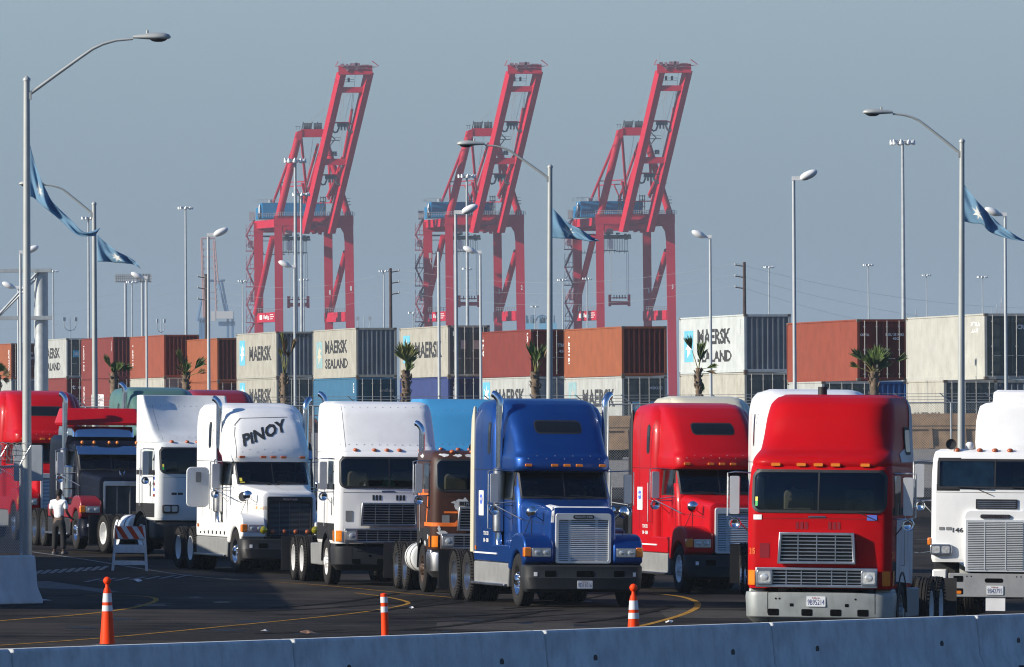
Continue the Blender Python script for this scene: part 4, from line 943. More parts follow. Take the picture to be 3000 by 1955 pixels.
YEL = mat('worn_yellow_line', (.36, .19, .03), rough=.8, var=.35, scale=5, dirt=.9, dirtc=(.05, .045, .04), spec=.03)
WLN = mat('worn_white_line', (.20, .22, .22), rough=.8, var=.3, scale=5, dirt=.8, dirtc=(.05, .05, .05), spec=.03)
PATCH = mat('concrete_patch', (.13, .13, .125), rough=.9, var=.25, dirt=.4, spec=.05)
SKID = mat('tyre_rubber_marks', (.016, .015, .014), rough=.9, var=.3, spec=.02)
def ribbon(name, pts, w, m, dz=.006, sub=6, closed=False):
    P = [GP(x, y) for x, y in pts]; Q = []
    for i in range(len(P) - 1):
        p0, p1, p2, p3 = P[max(i - 1, 0)], P[i], P[i + 1], P[min(i + 2, len(P) - 1)]
        for j in range(sub):
            t = j / sub; Q.append(0.5 * (2 * p1 + (p2 - p0) * t + (2 * p0 - 5 * p1 + 4 * p2 - p3) * t * t + (3 * p1 - p0 - 3 * p2 + p3) * t ** 3))
    Q.append(P[-1]); b = MB(); vs = []
    for i, p in enumerate(Q):
        t = (Q[min(i + 1, len(Q) - 1)] - Q[max(i - 1, 0)]).normalized(); s = Vector((t.y, -t.x, 0)) * w / 2
        for q in (p - s, p + s): vs.append((q.x, q.y, gz(q.x, q.y) + dz))
    b.add(vs, [(2 * i, 2 * i + 1, 2 * i + 3, 2 * i + 2) for i in range(len(Q) - 1)])
    return struct(b.build(name, m, angle=80))
ribbon('yellow_line', [(-60, 1896), (300, 1870), (700, 1832), (1000, 1802), (1130, 1784), (1180, 1774), (1196, 1768), (1180, 1760), (1120, 1748), (1040, 1738)], .09, YEL)
ribbon('yellow_line', [(-60, 1824), (100, 1812), (250, 1800), (380, 1783), (440, 1768), (457, 1758), (440, 1750), (360, 1745), (250, 1746)], .11, YEL)
ribbon('yellow_line', [(1560, 1868), (1700, 1858), (1860, 1838), (1980, 1808), (2030, 1788), (2044, 1775), (2036, 1762), (1990, 1748), (1900, 1738)], .13, YEL)
ribbon('yellow_line', [(650, 1700), (900, 1712), (1200, 1740), (1330, 1752)], .07, YEL)
ribbon('white_line', [(90, 1617), (250, 1640), (420, 1668), (560, 1688), (700, 1700)], .12, WLN)
ribbon('white_line', [(2680, 1470), (2760, 1474), (2840, 1470)], .4, WLN)
ribbon('white_line', [(2680, 1618), (2700, 1620), (2760, 1610)], .12, WLN)
for k in range(9): ribbon('pavement_marking', [(100 + 24 * k, 1684 - 1.6 * k), (122 + 24 * k, 1672 - 1.6 * k)], .12, WLN, .007, 2)
for k in range(7): ribbon('pavement_marking', [(250 + 44 * k, 1706 - 2 * k), (292 + 44 * k, 1697 - 2 * k)], .11, WLN, .007, 2)
b = MB(); P = [GP(x, y) for x, y in ((95, 1705), (140, 1703), (215, 1714), (350, 1734), (300, 1738), (235, 1728), (100, 1724))]; b.add([(p.x, p.y, gz(p.x, p.y) + .005) for p in P], [tuple(range(7))]); struct(b.build('concrete_patch', PATCH))
rnd = random.Random(11)
for k in range(26):
    x0 = rnd.uniform(700, 1900); y0 = rnd.uniform(1775, 1860); dx = rnd.uniform(180, 520); dy = rnd.uniform(-60, 10)
    ribbon('tyre_marks', [(x0, y0), (x0 + dx * .5, y0 + dy * .35), (x0 + dx, y0 + dy)], rnd.uniform(.07, .2), SKID, .0035 + .0003 * k, 5)
OIL = mat('oil_stain', (.010, .009, .009), rough=.5, var=.3, spec=.05); REPAIR = mat('repair_asphalt', (.026, .024, .022), rough=.9, var=.2, dirt=.3, spec=.03); OLDA = mat('bleached_asphalt', (.062, .056, .048), rough=.9, var=.25, dirt=.3, dirtc=(.035, .03, .028), spec=.03)
def ground_blob(name, xp, yp, rx, ry, m, dz, jag=.25, n=18, box=False):
    p = GP(xp, yp); b = MB(); vs = []
    for k in range(n):
        q = 2 * math.pi * k / n
        if box: c, s = math.cos(q), math.sin(q); f = 1 / max(abs(c), abs(s)); f *= 1 + rnd.uniform(-.02, .02)
        else: c, s = math.cos(q), math.sin(q); f = 1 + rnd.uniform(-jag, jag)
        x, y = p.x + rx * c * f, p.y + ry * s * f; vs.append((x, y, gz(x, y) + dz))
    b.add(vs, [tuple(range(n))]); return struct(b.build(name, m, smooth=False))
for k, (x, y, rx, ry) in enumerate(((1000, 1850, 1.6, 3.4), (1480, 1835, 1.2, 2.6), (620, 1868, 1.4, 2.0), (2080, 1800, .9, 3.2))): ground_blob('asphalt_patch', x, y, rx, ry, REPAIR if k % 2 == 0 else OLDA, .0018 + .0002 * k, box=True)
for k in range(22): ground_blob('oil_stain', rnd.uniform(60, 2150), rnd.uniform(1745, 1885), rnd.uniform(.08, .4), rnd.uniform(.2, .9), OIL, .0027 + .00005 * k)
LITTER = mat('paper_scrap', (.6, .6, .58), rough=.9)
for i, (x, y, s, lb) in enumerate(((80 + 25, 1764, .22, 'crumpled white sheet beside the end of the left barrier'), (405, 1706, .10, 'small white scrap at the foot of the striped barricade'), (900, 1858, .10, 'brown torn scrap on the asphalt left of the short orange post'), (778, 1856, .06, 'tiny pale scrap left of the brown torn one'), (1206, 1787, .05, 'tiny white scrap right of the short orange post'), (1960, 1828, .06, 'tiny white scrap right of the second cone'))):
    p = GP(x, y); b = MB(); r = random.Random(i)
    L = [(p.x + s * 1.5 * math.cos(a) * r.uniform(.5, 1.1), p.y + s * 3 * math.sin(a) * r.uniform(.5, 1.1), gz(p.x, p.y) + .01 + r.uniform(0, .05)) for a in [k * .785 for k in range(8)]]
    b.add(L + [(p.x, p.y, gz(p.x, p.y) + .07)], [(k, (k + 1) % 8, 8) for k in range(8)])
    tag(b.build('paper_scrap', LITTER if i != 2 else mat('brown_paper', (.28, .15, .08), rough=.9), smooth=False), lb, 'litter', 'scraps of litter')

# ---------------------------------------------------------------- concrete barriers
CONC = mat('grey_concrete', (.58, .60, .58), rough=.9, var=.14, scale=2.6, dirt=.55, spec=.1, dirtc=(.27, .27, .26), bump=.5, bscale=14)
CONCW = mat('pale_concrete', (.55, .56, .55), rough=.9, var=.12, scale=2, dirt=.3, dirtc=(.25, .25, .23), bump=.25)
def krail_mesh(L=6.08, holes=True, h=.81):
    pr = [(-.305, 0), (-.305, .07), (-.17, .33), (-.115, h - .02), (-.09, h), (.09, h), (.115, h - .02), (.17, .33), (.305, .07), (.305, 0)]
    m = MB(); e = .02
    loops = []
    for x, k in ((-L / 2, .93), (-L / 2 + .03, 1), (L / 2 - .03, 1), (L / 2, .93)): loops.append([(x, y * k, z * (k if z > .4 else 1)) for y, z in pr])
    m.loft(loops); return m
def krail(p, q, label, scale_z=1.0, fence=False):
    mid = (p + q) / 2; a = math.atan2(q.y - p.y, q.x - p.x); L = (q - p).length - .025
    t = thing('concrete_barrier', label, 'barrier', (mid.x, mid.y, gz(mid.x, mid.y)), a, 'concrete barrier segments in a row' if not fence else None)
    sl = math.atan2(gz(q.x, q.y) - gz(p.x, p.y), L)
    t.rotation_euler = (0, -sl, a)
    m = krail_mesh(L, h=.81 * scale_z); cuts = []
    o = m.build('body', CONC if not fence else CONCW, t, bevel=.012)
    if not fence:
        for x in (-L * .30, L * .31):
            b = MB(); b.tube([(x, -.165, .50), (x, .0, .50)], .052, 0, 16); c_ = b
            b2 = MB(); b2.tube([(x, -.1485, .50), (x, -.155, .50)], .052, 0, 20); b2.build('lift_hole', BLACK, t)
        for x in (-L * .33, L * .16): b = MB(); b.box(x - .03, x + .03, -.345, -.20, .02, .16); b.build('drain_slot', BLACK, t)
    return t
f0 = FPX; 
# the near row: plan line through the measured joints
def bpt(n):
    k = 1 + .0588 * (n); s = 256 / (1 + .0588 * n); xp = 1500 + (-1494 + 786 * n) / (1 + .0588 * n); d = FPX / s
    return Vector(((xp - 1500) / s - .0, d, 0))
names = ['first concrete barrier segment at the lower left corner', 'long concrete barrier segment under the first orange cone', 'concrete barrier segment under the short orange post', 'concrete barrier segment below the deep blue tractor and second cone', 'concrete barrier segment below the nearest red cab-over', 'last concrete barrier segment at the lower right corner']
names = ['concrete barrier segment at the lower left corner, cut by the picture edge', 'concrete barrier segment below the first orange cone, second from left', 'concrete barrier segment below the deep blue tractor', 'concrete barrier segment between the second cone and the nearest red cab-over', 'concrete barrier segment directly below the nearest red cab-over', 'concrete barrier segment at the lower right corner, cut by the picture edge']
for i, n in enumerate(range(-1, 5)):
    krail(bpt(n), bpt(n + 1), names[i], 1.09)

# left barrier with chain-link fence
CHAINM = mat('galvanised_steel', (.42, .44, .44), rough=.45, metal=.6, var=.15)
POLE = mat('galvanised_pole', (.38, .40, .38), rough=.55, metal=.25, var=.10, scale=1.2, dirt=.25, dirtc=(.26, .25, .22))
POLEW = mat('white_pole', (.44, .47, .47), rough=.5, var=.06, dirt=.15)
def chain(name, parent, x0, x1, z0, z1, cell=.055, y=0, r=.0022, m=None):
    """diamond mesh of flat wire ribbons in the local xz plane"""
    b = MB(); h = z1 - z0; w = x1 - x0; k = -h
    while k < w:
        for sg in (1, -1):
            a0, a1 = max(0, k), min(w, k + h)
            if a1 > a0:
                if sg == 1: p, q = (x0 + a0, z0 + a0 - k), (x0 + a1, z0 + a1 - k)
                else: p, q = (x0 + a0, z1 - (a0 - k)), (x0 + a1, z1 - (a1 - k))
                d = r * 1.4
                b.add([(p[0] - d, y, p[1]), (p[0] + d, y, p[1]), (q[0] + d, y, q[1]), (q[0] - d, y, q[1])], [(0, 1, 2, 3)])
        k += cell * 1.414
    return b.build(name, m or CHAINM, parent, smooth=False)
pb = W(92, 1772, FPX / 150); pb.z = 0
pa = Vector((pb.x - 6.0 * math.cos(R(58)), pb.y - 6.0 * math.sin(R(58)), 0))
lb = krail(pa, pb, 'pale concrete barrier at the left edge carrying a chain-link fence', 1.16, True)
ft = thing('chain_link_fence', 'grey chain-link fence with barbed wire standing on the left barrier', 'fence', (pa.x, pa.y, gz(pa.x, pa.y) + .93), math.atan2(pb.y - pa.y, pb.x - pa.x))
chain('chain_link', ft, 3.0, 5.75, .02, 1.72, .042, r=.0065, m=mat('dull_mesh', (.22, .25, .27), rough=.6, metal=.3))
for x in (3.4, 4.9, 5.7):
    m = MB(); m.tube([(x, .03, -.1), (x, .03, 1.75)], .028, 0, 8); m.tube([(x, .03, 1.75), (x + .1, -.15, 2.1)], .015, 0, 6); m.build('fence_post', CHAINM, ft)
m = MB(); m.tube([(3.0, .03, 1.70), (5.75, .03, 1.70)], .02, 0, 8); m.build('top_rail', CHAINM, ft)
m = MB(); r_ = random.Random(4)
for k in range(3): m.tube([(3.0 + .25 * i, .02 - .05 * k, 1.8 + .1 * k + r_.uniform(-.03, .03)) for i in range(12)], .006, 0, 4)
m.tube([(3.2 + 2.6 * k / 120 + .0, -.05 + .16 * math.cos(k * .7), 2.0 + .17 * math.sin(k * .7)) for k in range(121)], .006, 0, 4)
m.build('razor_wire', mat('dull_wire', (.15, .165, .17), rough=.6), ft)
bx = thing('utility_cabinet', 'grey-white utility panel mounted behind the leftmost lamp post', 'cabinet', GS(82, 117))
m = MB(); m.prism(rrect(-.36, .36, 2.1, 3.0, .04), .2, .5, 'xz'); m.build('panel_box', mat('grey_cabinet', (.33, .36, .38), rough=.6), bx, bevel=.01)
m = MB(); m.tube([(0, .35, 0), (0, .35, 2.2)], .05, 0, 10); m.build('post', POLE, bx)

# ---------------------------------------------------------------- cones, posts, barricade
ORANGE = mat('fluorescent_orange', (.90, .055, .004), rough=.5, var=.04, spec=.15)
BAND = mat('reflective_white_band', (.62, .64, .64), rough=.5, var=.1)
def cone(x, yt, s, label):
    p = GS(x, s); t = thing('traffic_cone', label, 'traffic cone', p, 0, 'tall orange channelizer cones')
    m = MB(); m.lathe([(0.03, .125), (.10, .115), (.85, .062), (.90, .052), (.94, .030), (.98, .028), (1.0, .052), (1.03, .062), (1.06, .058), (1.09, .035), (1.10, .0001)], 'z', mi=0, seg=28); m.build('body', ORANGE, t)
    m = MB(); m.prism([(.24 * math.cos(R(a)), .24 * math.sin(R(a))) for a in range(0, 360, 45)], 0, .05, 'xy'); m.build('rubber_base', BLACK, t, bevel=.01)
    for z0, z1 in ((.70, .84), (.56, .65)):
        f = lambda z: lerp(.115, .062, (z - .1) / .75) + .003
        m = MB(); m.lathe([(z0, f(z0)), (z1, f(z1))], 'z', mi=0, seg=28); m.build('reflective_band', BAND, t)
    return t
cone(315, 1707, 187, 'tall orange cone with two white bands, lower left, before the striped barricade')
cone(1857, 1690, 190, 'tall orange cone with two white bands in front of the deep blue tractor')
t = thing('delineator_post', 'plain orange tubular post with two white bands, without a taper', 'delineator post', GS(1130, 189), 0, tilt=R(-1.5))
m = MB(); m.lathe([(.02, .06), (.88, .052), (.90, .05), (.91, .0001)], 'z', seg=24); m.build('body', ORANGE, t)
for z0, z1 in ((.76, .85), (.61, .70)): MB().lathe([(z0, .0575), (z1, .056)], 'z', seg=24).build('reflective_band', BAND, t)
MB().lathe([(0, .16), (.03, .15), (.04, .07), (.04, .0001)], 'z', seg=24, caps=True).build('rubber_base', BLACK, t)
p = GS(380, 121.5); t = thing('barricade', 'white A-frame barricade with orange slanted stripes on its top board', 'barricade', p, R(4), tilt=TILT)
BWH = mat('barricade_white', (.50, .51, .50), rough=.6, dirt=.3)
for sy in (-1, 1):
    M = Matrix.Translation((0, 0, 1.10)) @ Matrix.Rotation(R(13 * sy), 4, 'X') @ Matrix.Translation((0, 0, -1.12))
    m = MB()
    for sx in (-1, 1): m.add([(sx * .33 - .03, -.02, 1.12), (sx * .33 + .03, -.02, 1.12), (sx * .41 + .03, -.02, 0), (sx * .41 - .03, -.02, 0), (sx * .33 - .03, .02, 1.12), (sx * .33 + .03, .02, 1.12), (sx * .41 + .03, .02, 0), (sx * .41 - .03, .02, 0)], [(0, 1, 2, 3), (4, 5, 6, 7), (0, 1, 5, 4), (1, 2, 6, 5), (2, 3, 7, 6), (3, 0, 4, 7)], 0, M)
    m.box(-.36, .36, -.022, .018, .14, .24, 0, M)
    m.build('leg_frame', BWH, t)
    m = MB(); m.box(-.36, .36, -.035, -.022 if sy > 0 else .03, .78, 1.09, 0, M); bd = m.build('top_board', BWH, t)
    m = MB()
    for k in range(-1, 4):
        x = -.36 + .26 * k; P = [(x, 1.09), (x + .13, 1.09), (x + .33, .78), (x + .20, .78)]
        P = [(max(-.36, min(.36, a)), b_) for a, b_ in P]; m.add([(a, -.039, b_) for a, b_ in P], [(0, 1, 2, 3)], 0, M)
    m.build('stripes', mat('stripe_orange', (.42, .045, .012), rough=.7, spec=.1), bd)
    m = MB(); m.box(-.38, .38, -.035, -.022, .44, .64, 0, M); b2 = m.build('middle_board', BWH, t)
    if sy > 0:
        m = MB(); put_text(m, 'LA H.D.', lambda u, v: M @ Vector((-.22 + .44 * u, -.038, .50 + .09 * v)), 0, .03); m.build('board_lettering', INK, b2)

# ---------------------------------------------------------------- lamp posts
def lamp_post(xp, ytop, s, side, label, armlen=2.9, lean=0.0, rise=.74):
    d = FPX / s; b = GS(xp, s); top = W(xp, ytop, d); H = top.z - b.z
    t = thing('street_lamp', label, 'street lamp', b, 0, 'tall grey lamp posts with curved arms', tilt=lean)
    m = MB(); m.tube([(0, 0, 0), (0, 0, H * .3), (0, 0, H)], [.125, .11, .075], 0, 18); m.tube([(0, 0, H), (0, 0, H + .05), (0, 0, H + .12)], [.095, .095, .02], 0, 12)
    m.tube([(0, 0, 0), (0, 0, .05)], .22, 0, 12); m.build('pole', POLE, t, angle=60)
    sx = side
    zf = [(0, -.38), (.3, -.38 + (rise * .74 + .38) * .5), (.52, -.38 + (rise * .74 + .38) * .86), (.62, rise * .76), (.72, rise * .88), (.84, rise * .965), (1, rise)]; A = [(sx * armlen * f_, 0, H + z_) for f_, z_ in zf]
    m = MB(); m.tube(A, [.045, .043, .04, .038, .036, .033, .03], 0, 10); m.box(min(0, sx * .12), max(0, sx * .12), -.06, .06, H - .46, H - .28); m.build('arm', POLE, t, angle=60)
    m = MB(); x0 = sx * armlen; hz = H + rise + .04
    P = [(0, .05, .05), (.12, .08, .065), (.30, .12, .09), (.55, .17, .12), (.75, .17, .11), (.88, .12, .07), (.92, .03, .02)]
    loops = []
    for dx, ry, rz in P: loops.append([(x0 + sx * dx, ry * math.cos(a), hz + (rz * math.sin(a) if math.sin(a) > 0 else rz * .55 * math.sin(a))) for a in [2 * math.pi * k / 14 for k in range(14)]])
    m.loft(loops, 0); h = m.build('lamp_head', POLE, t, angle=60)
    m = MB(); m.ball((x0 + sx * .62, 0, hz - .03), .22, .14, .09, 0, 14, 8); m.build('lamp_lens', DGREY, h)
    m = MB(); m.tube([(x0 + sx * .35, 0, hz + .08), (x0 + sx * .35, 0, hz + .17)], .03, 0, 10); m.build('photocell', POLE, h)
    for z in (H - (H * .25), ): pass
    return t, b, H
L1, b1, H1 = lamp_post(79, 237, 120, 1, 'tallest grey lamp post at the left, arm reaching right', 2.6, R(.22), 1.02)
L2, b2, H2 = lamp_post(280, 600, 79.5, -1, 'grey lamp post second from left, arm reaching left, with a star flag', 1.85)
L3, b3, H3 = lamp_post(1609, 492, 89, -1, 'grey lamp post in the middle with its arm crossing a red crane', 2.15, R(.45))
L4, b4, H4 = lamp_post(2815, 417, 95.8, -1, 'grey lamp post at the right between the cab-overs, arm reaching left', 2.12, R(.5), .86)
def white_lamp(xp, ytop, s, side, label, size=1.0):
    d = FPX / s; b = GS(xp, s); H = W(xp, ytop, d).z - b.z
    t = thing('yard_lamp', label, 'yard lamp', b, 0, 'white yard lamps with hooded heads')
    m = MB(); m.tube([(0, 0, 0), (0, 0, H)], [.075, .055], 0, 12); m.build('pole', POLEW, t)
    m = MB(); k = size
    m.box(min(-.06, side * .30 * k), max(.06, side * .30 * k), -.06, .06, H - .02, H + .12)
    M = Matrix.Translation((side * .46 * k, 0, H + .14)) @ Matrix.Rotation(-side * R(24), 4, 'Y')
    m.ball((side * .05, 0, 0), .33 * k, .17 * k, .145 * k, 0, 18, 10, M)
    m.build('lamp_head', mat('lamp_white', (.72, .73, .71), rough=.4), t, angle=60)
for a in ((614, 692, 72, 1, 'white hooded lamp in front of the orange containers left of the first crane'), (1340, 626, 80, 1, 'white hooded lamp before the second red crane, head to the right'), (2331, 527, 86, 1, 'tallest white hooded lamp, rising from behind the nearest red cab-over'), (2085, 697, 67, -1, 'white hooded lamp right of the third crane, head to the left'), (2950, 632, 74, -1, 'white hooded lamp behind the flag at the right edge'), (866, 783, 58, -1, 'short white hooded lamp inside the legs of the first crane'), (1411, 742, 62, -1, 'white hooded lamp inside the legs of the second crane'), (63, 742, 66, 1, 'white hooded lamp hidden partly by the leftmost lamp post'), (56, 845, 58, -1, 'lower white hooded lamp at far left with head to the left'), (432, 816, 56, -1, 'white hooded lamp in front of the stadium-like floodlight rack')):
    white_lamp(*a)
t = thing('camera_pole', 'plain white pole with a small bent camera arm, left of the second crane middle', 'camera pole', GS(1289, 64)); H = W(1289, 738, FPX / 64).z - t.location.z
m = MB(); m.tube([(0, 0, 0), (0, 0, H)], .07, 0, 10); m.build('pole', POLEW, t)
m = MB(); m.tube([(0, 0, H - .65), (-.2, 0, H - .68), (-.36, 0, H - .5), (-.38, 0, H - .25)], .02, 0, 6); m.box(-.45, -.33, -.08, .08, H - .3, H - .05); m.build('camera_arm', POLEW, t)

MASTM = mat('mast_grey', (.36, .39, .40), rough=.5, metal=.2)
LAMPH = mat('floodlight_housing', (.52, .55, .55), rough=.4, metal=.3)
def mast(xp, ytop, s, label, kind='ring', n=8, rad=1.15, pr=.16):
    d = FPX / s; b = GS(xp, s); H = W(xp, ytop, d).z - b.z
    t = thing('floodlight_mast', label, 'floodlight mast', b, random.uniform(0, 1), 'tall floodlight masts of the port')
    m = MB(); m.tube([(0, 0, 0), (0, 0, H)], [pr * 1.1, pr * .55], 0, 10); m.build('pole', MASTM, t)
    if kind == 'ring':
        m = MB(); m.tube([(.55 * rad * math.cos(q), .55 * rad * math.sin(q), H - .1) for q in [2 * math.pi * k / 16 for k in range(17)]], .05, 0, 5)
        for k in range(4): q = k * math.pi / 4; m.tube([(-.8 * rad * math.cos(q), -.8 * rad * math.sin(q), H), (.8 * rad * math.cos(q), .8 * rad * math.sin(q), H)], .035, 0, 5)
        m.build('ring', MASTM, t)
        for k in range(n):
            q = 2 * math.pi * k / n
            def lm():
                m = MB(); M = Matrix.Rotation(R(25), 4, 'Y'); m.lathe([(-.30, .26), (-.26, .30), (-.05, .22), (.12, .10), (.2, .05)], 'z', mi=0, seg=12, M=M, caps=True); return m
            shared('mastlamp', 'lamp_head', lm, [LAMPH], t, (rad * .85 * math.cos(q), rad * .85 * math.sin(q), H - .05), (0, 0, q), (rad * .72,) * 3)
    else:
        m = MB(); m.tube([(-1.5, 0, H - 2.2), (-1.0, 0, H - 3), (0, 0, H - 3.3), (1.0, 0, H - 3), (1.5, 0, H - 2.2)], .1, 0, 6)
        for x in (-1.5, 1.5): m.tube([(x, 0, H - 2.4), (x, 0, H)], .09, 0, 6); m.box(x - .35, x + .35, -.1, .1, H - .9, H)
        m.build('forked_head', MASTM, t)
for a in ((869, 467, 31, 'tallest floodlight mast, overlapping the first red crane', 'ring', 10, 1.15, .24), (886, 567, 27, 'second floodlight mast close behind the tallest one', 'ring', 8, 1.0, .19), (1372, 513, 29, 'floodlight mast in front of the second red crane', 'ring', 9, 1.0, .2), (547, 607, 25, 'floodlight mast standing alone left of the first crane', 'ring', 8, .95, .19), (262, 637, 24, 'floodlight mast beside the second lamp post from left', 'ring', 8, .95, .2), (2650, 413, 33, 'tall floodlight mast at the right, well above the pale container', 'ring', 9, 1.2, .22), (158, 793, 15, 'distant floodlight mast near the sign gantry', 'ring', 8, 1.1, .22), (713, 822, 14, 'distant floodlight mast left of the first crane stairs', 'ring', 8, 1.1, .2), (893, 818, 14, 'distant floodlight mast seen between the first crane legs', 'ring', 8, 1.1, .2), (1127, 793, 15, 'distant floodlight mast beside the dark utility pole in the middle', 'ring', 8, 1.1, .2), (1371, 786, 14, 'distant floodlight mast seen between the second crane legs', 'ring', 8, 1.1, .2), (1651, 819, 15, 'distant floodlight mast just right of the middle lamp post', 'ring', 8, 1.1, .2), (1723, 815, 14, 'distant floodlight mast inside the third crane', 'ring', 8, 1.1, .2), (2256, 781, 15, 'distant floodlight mast right of the brown utility pole', 'ring', 8, 1.1, .2), (2547, 775, 15, 'distant floodlight mast left of the tall right-hand mast', 'ring', 8, 1.1, .2), (2717, 805, 13, 'faint distant floodlight mast right of the tall right-hand mast', 'ring', 8, 1.1, .18), (2881, 810, 14, 'faint distant floodlight mast behind the right lamp post flag', 'ring', 8, 1.2, .18), (389, 825, 15, 'slim floodlight mast between the two legs of the floodlight racks', 'ring', 8, 1.2, .2), (1213, 915, 14, 'low faint floodlight mast with a flat head by the second crane stairs', 'ring', 6, 1.3, .18), (207, 930, 12, 'small forked mast over the red container on the left', 'fork', 0, 1, .14), (473, 935, 12, 'small forked mast over the orange container', 'fork', 0, 1, .14), (1068, 928, 12, 'small forked mast right of the first crane', 'fork', 0, 1, .14), (1569, 897, 13, 'faint mast above the far pale blue cranes', 'ring', 6, 1.0, .14)):
    mast(*a)
def rack(x0, x1, xl, y0, y1, s, label):
    d = FPX / s; b = GS(xl, s); z0 = W(xl, y1, d).z - b.z; z1 = W(xl, y0, d).z - b.z
    t = thing('floodlight_rack', label, 'floodlight rack', b, 0, 'stadium-like floodlight racks')
    MB().tube([(0, 0, 0), (0, 0, z1)], .35, 0, 10).build('pole', MASTM, t)
    m = MB(); a, c = (x0 - xl) / s, (x1 - xl) / s
    for z in (z0, (z0 + z1) / 2, z1): m.box(a, c, -.1, .1, z - .12, z + .12)
    m.build('truss', MASTM, t)
    m = MB(); n = 11
    for k in range(n):
        x = lerp(a, c, (k + .5) / n)
        for z in (z0 + .2, (z0 + z1) / 2 + .2, z1 + .2): m.box(x - .28, x + .28, -.5, .2, z - .1, z + .55)
    m.build('floodlights', LAMPH, t)
rack(339, 400, 370, 812, 826, 12.5, 'left rack of floodlights on one post, faded by haze'); rack(396, 446, 419, 812, 826, 12.3, 'right rack of floodlights on one post, faded by haze')

# flags
FLAG = mat('flag_blue', (.24, .43, .58), rough=.9, var=.10, scale=1, spec=.05)
_n, _l = FLAG.node_tree.nodes, FLAG.node_tree.links      # thin cloth lets some light through
_t = _n.new('ShaderNodeBsdfTranslucent'); _t.inputs[0].default_value = (.17, .36, .55, 1); _m = _n.new('ShaderNodeMixShader'); _m.inputs[0].default_value = .45
_l.new(_n['Principled BSDF'].outputs[0], _m.inputs[1]); _l.new(_t.outputs[0], _m.inputs[2]); _l.new(_m.outputs[0], _n['Material Output'].inputs[0])
def flag(parent_pt, top, bot, s, label, star=(.42, .5, .22), n=34, amp=.06, seed=1, thick=0):
    """top and bottom edges given as outlines (pixels along the cloth); real cloth at the pole's distance with folds in depth"""
    d = FPX / s; r = random.Random(seed); ph = r.uniform(0, 6)
    def edge(E, u):
        k = u * (len(E) - 1); i = min(int(k), len(E) - 2); f = k - i
        p0, p1, p2, p3 = E[max(i - 1, 0)], E[i], E[i + 1], E[min(i + 2, len(E) - 1)]
        return [0.5 * (2 * p1[c] + (p2[c] - p0[c]) * f + (2 * p0[c] - 5 * p1[c] + 4 * p2[c] - p3[c]) * f * f + (3 * p1[c] - p0[c] - 3 * p2[c] + p3[c]) * f ** 3) for c in (0, 1)]
    def P(u, v, off=0):
        a, b = edge(top, u), edge(bot, u); x, y = lerp(b[0], a[0], v), lerp(b[1], a[1], v)
        w = amp * (math.sin(u * 13 + ph + v * 2.2) + .6 * math.sin(u * 24 + v * 7 + ph * 2) + .4 * math.sin(v * 9 + u * 5)) * min(1, u * 3 + .15)
        return W(x, y, d + w * 2.0 + off - u * .5)
    t = thing('flag', label, 'flag', W(top[0][0], top[0][1], d), 0, 'blue flags with a pale star')
    inv = t.matrix_world.inverted(); m = MB(); nv = 14
    m.add([inv @ P(i / n, j / nv) for i in range(n + 1) for j in range(nv + 1)], [(i * (nv + 1) + j, i * (nv + 1) + j + 1, (i + 1) * (nv + 1) + j + 1, (i + 1) * (nv + 1) + j) for i in range(n) for j in range(nv)])
    cl = m.build('cloth', FLAG, t, angle=80); sm = cl.modifiers.new('solid', 'SOLIDIFY'); sm.thickness = .004
    if star:
        cu, cv, rr_ = star; pts = []
        for k in range(14):
            q = 2 * math.pi * k / 14 + .2; rad = rr_ if k % 2 == 0 else rr_ * .42
            pts.append((cu + rad * .62 * math.cos(q), cv + rad * 1.5 * math.sin(q)))
        m = MB()
        for k in range(14):
            a, b_ = pts[k], pts[(k + 1) % 14]
            for i in range(3):
                u0, u1 = i / 3, (i + 1) / 3
                Q = [(lerp(cu, a[0], u0), lerp(cv, a[1], u0)), (lerp(cu, a[0], u1), lerp(cv, a[1], u1)), (lerp(cu, b_[0], u1), lerp(cv, b_[1], u1)), (lerp(cu, b_[0], u0), lerp(cv, b_[1], u0))]
                m.add([inv @ P(*q_, off=-.014) for q_ in Q], [(0, 1, 2, 3)])
        m.build('star', mat('star_cloth', (.50, .52, .50), rough=.9), cl)
flag(None, [(82, 400), (100, 470), (118, 520), (138, 563), (159, 598), (206, 643), (247, 681), (294, 668)], [(84, 575), (97, 579), (110, 589), (126, 604), (148, 622), (182, 650), (228, 690), (278, 692)], 119, 'long pale blue flag hanging down the leftmost lamp post', (.30, .5, .16), amp=.045, seed=6)
flag(None, [(284, 688), (310, 712), (340, 735), (370, 750), (398, 768), (412, 788)], [(286, 768), (310, 767), (340, 770), (365, 772), (392, 776), (410, 786)], 79, 'blue flag with a pale star on the second lamp post from left', (.42, .45, .26), seed=5)
flag(None, [(1611, 600), (1640, 632), (1672, 658), (1700, 672), (1735, 695), (1757, 705)], [(1613, 697), (1640, 699), (1670, 700), (1700, 703), (1730, 708), (1755, 706)], 88.5, 'blue flag with a pale star on the middle lamp post', (.36, .45, .26), seed=8)
flag(None, [(2818, 531), (2850, 575), (2890, 618), (2930, 658), (2975, 690), (3004, 706)], [(2820, 648), (2850, 655), (2878, 658), (2900, 680), (2955, 700), (3002, 707)], 95.3, 'blue flag with a pale star on the right lamp post', (.30, .50, .2), seed=2)
s_ = 79.3; p = W(287, 1178, FPX / s_); t = thing('parking_sign', 'white no-parking sign with red lettering on the second lamp post from left', 'sign', p + Vector((0, -.16, 0)), R(-22))
m = MB(); m.prism(rrect(-.25, .25, -.28, .28, .03), -.006, .0, 'xz'); o = m.build('sign_plate', mat('sign_white', (.85, .84, .82), rough=.5, spec=.1), t)
m = MB()
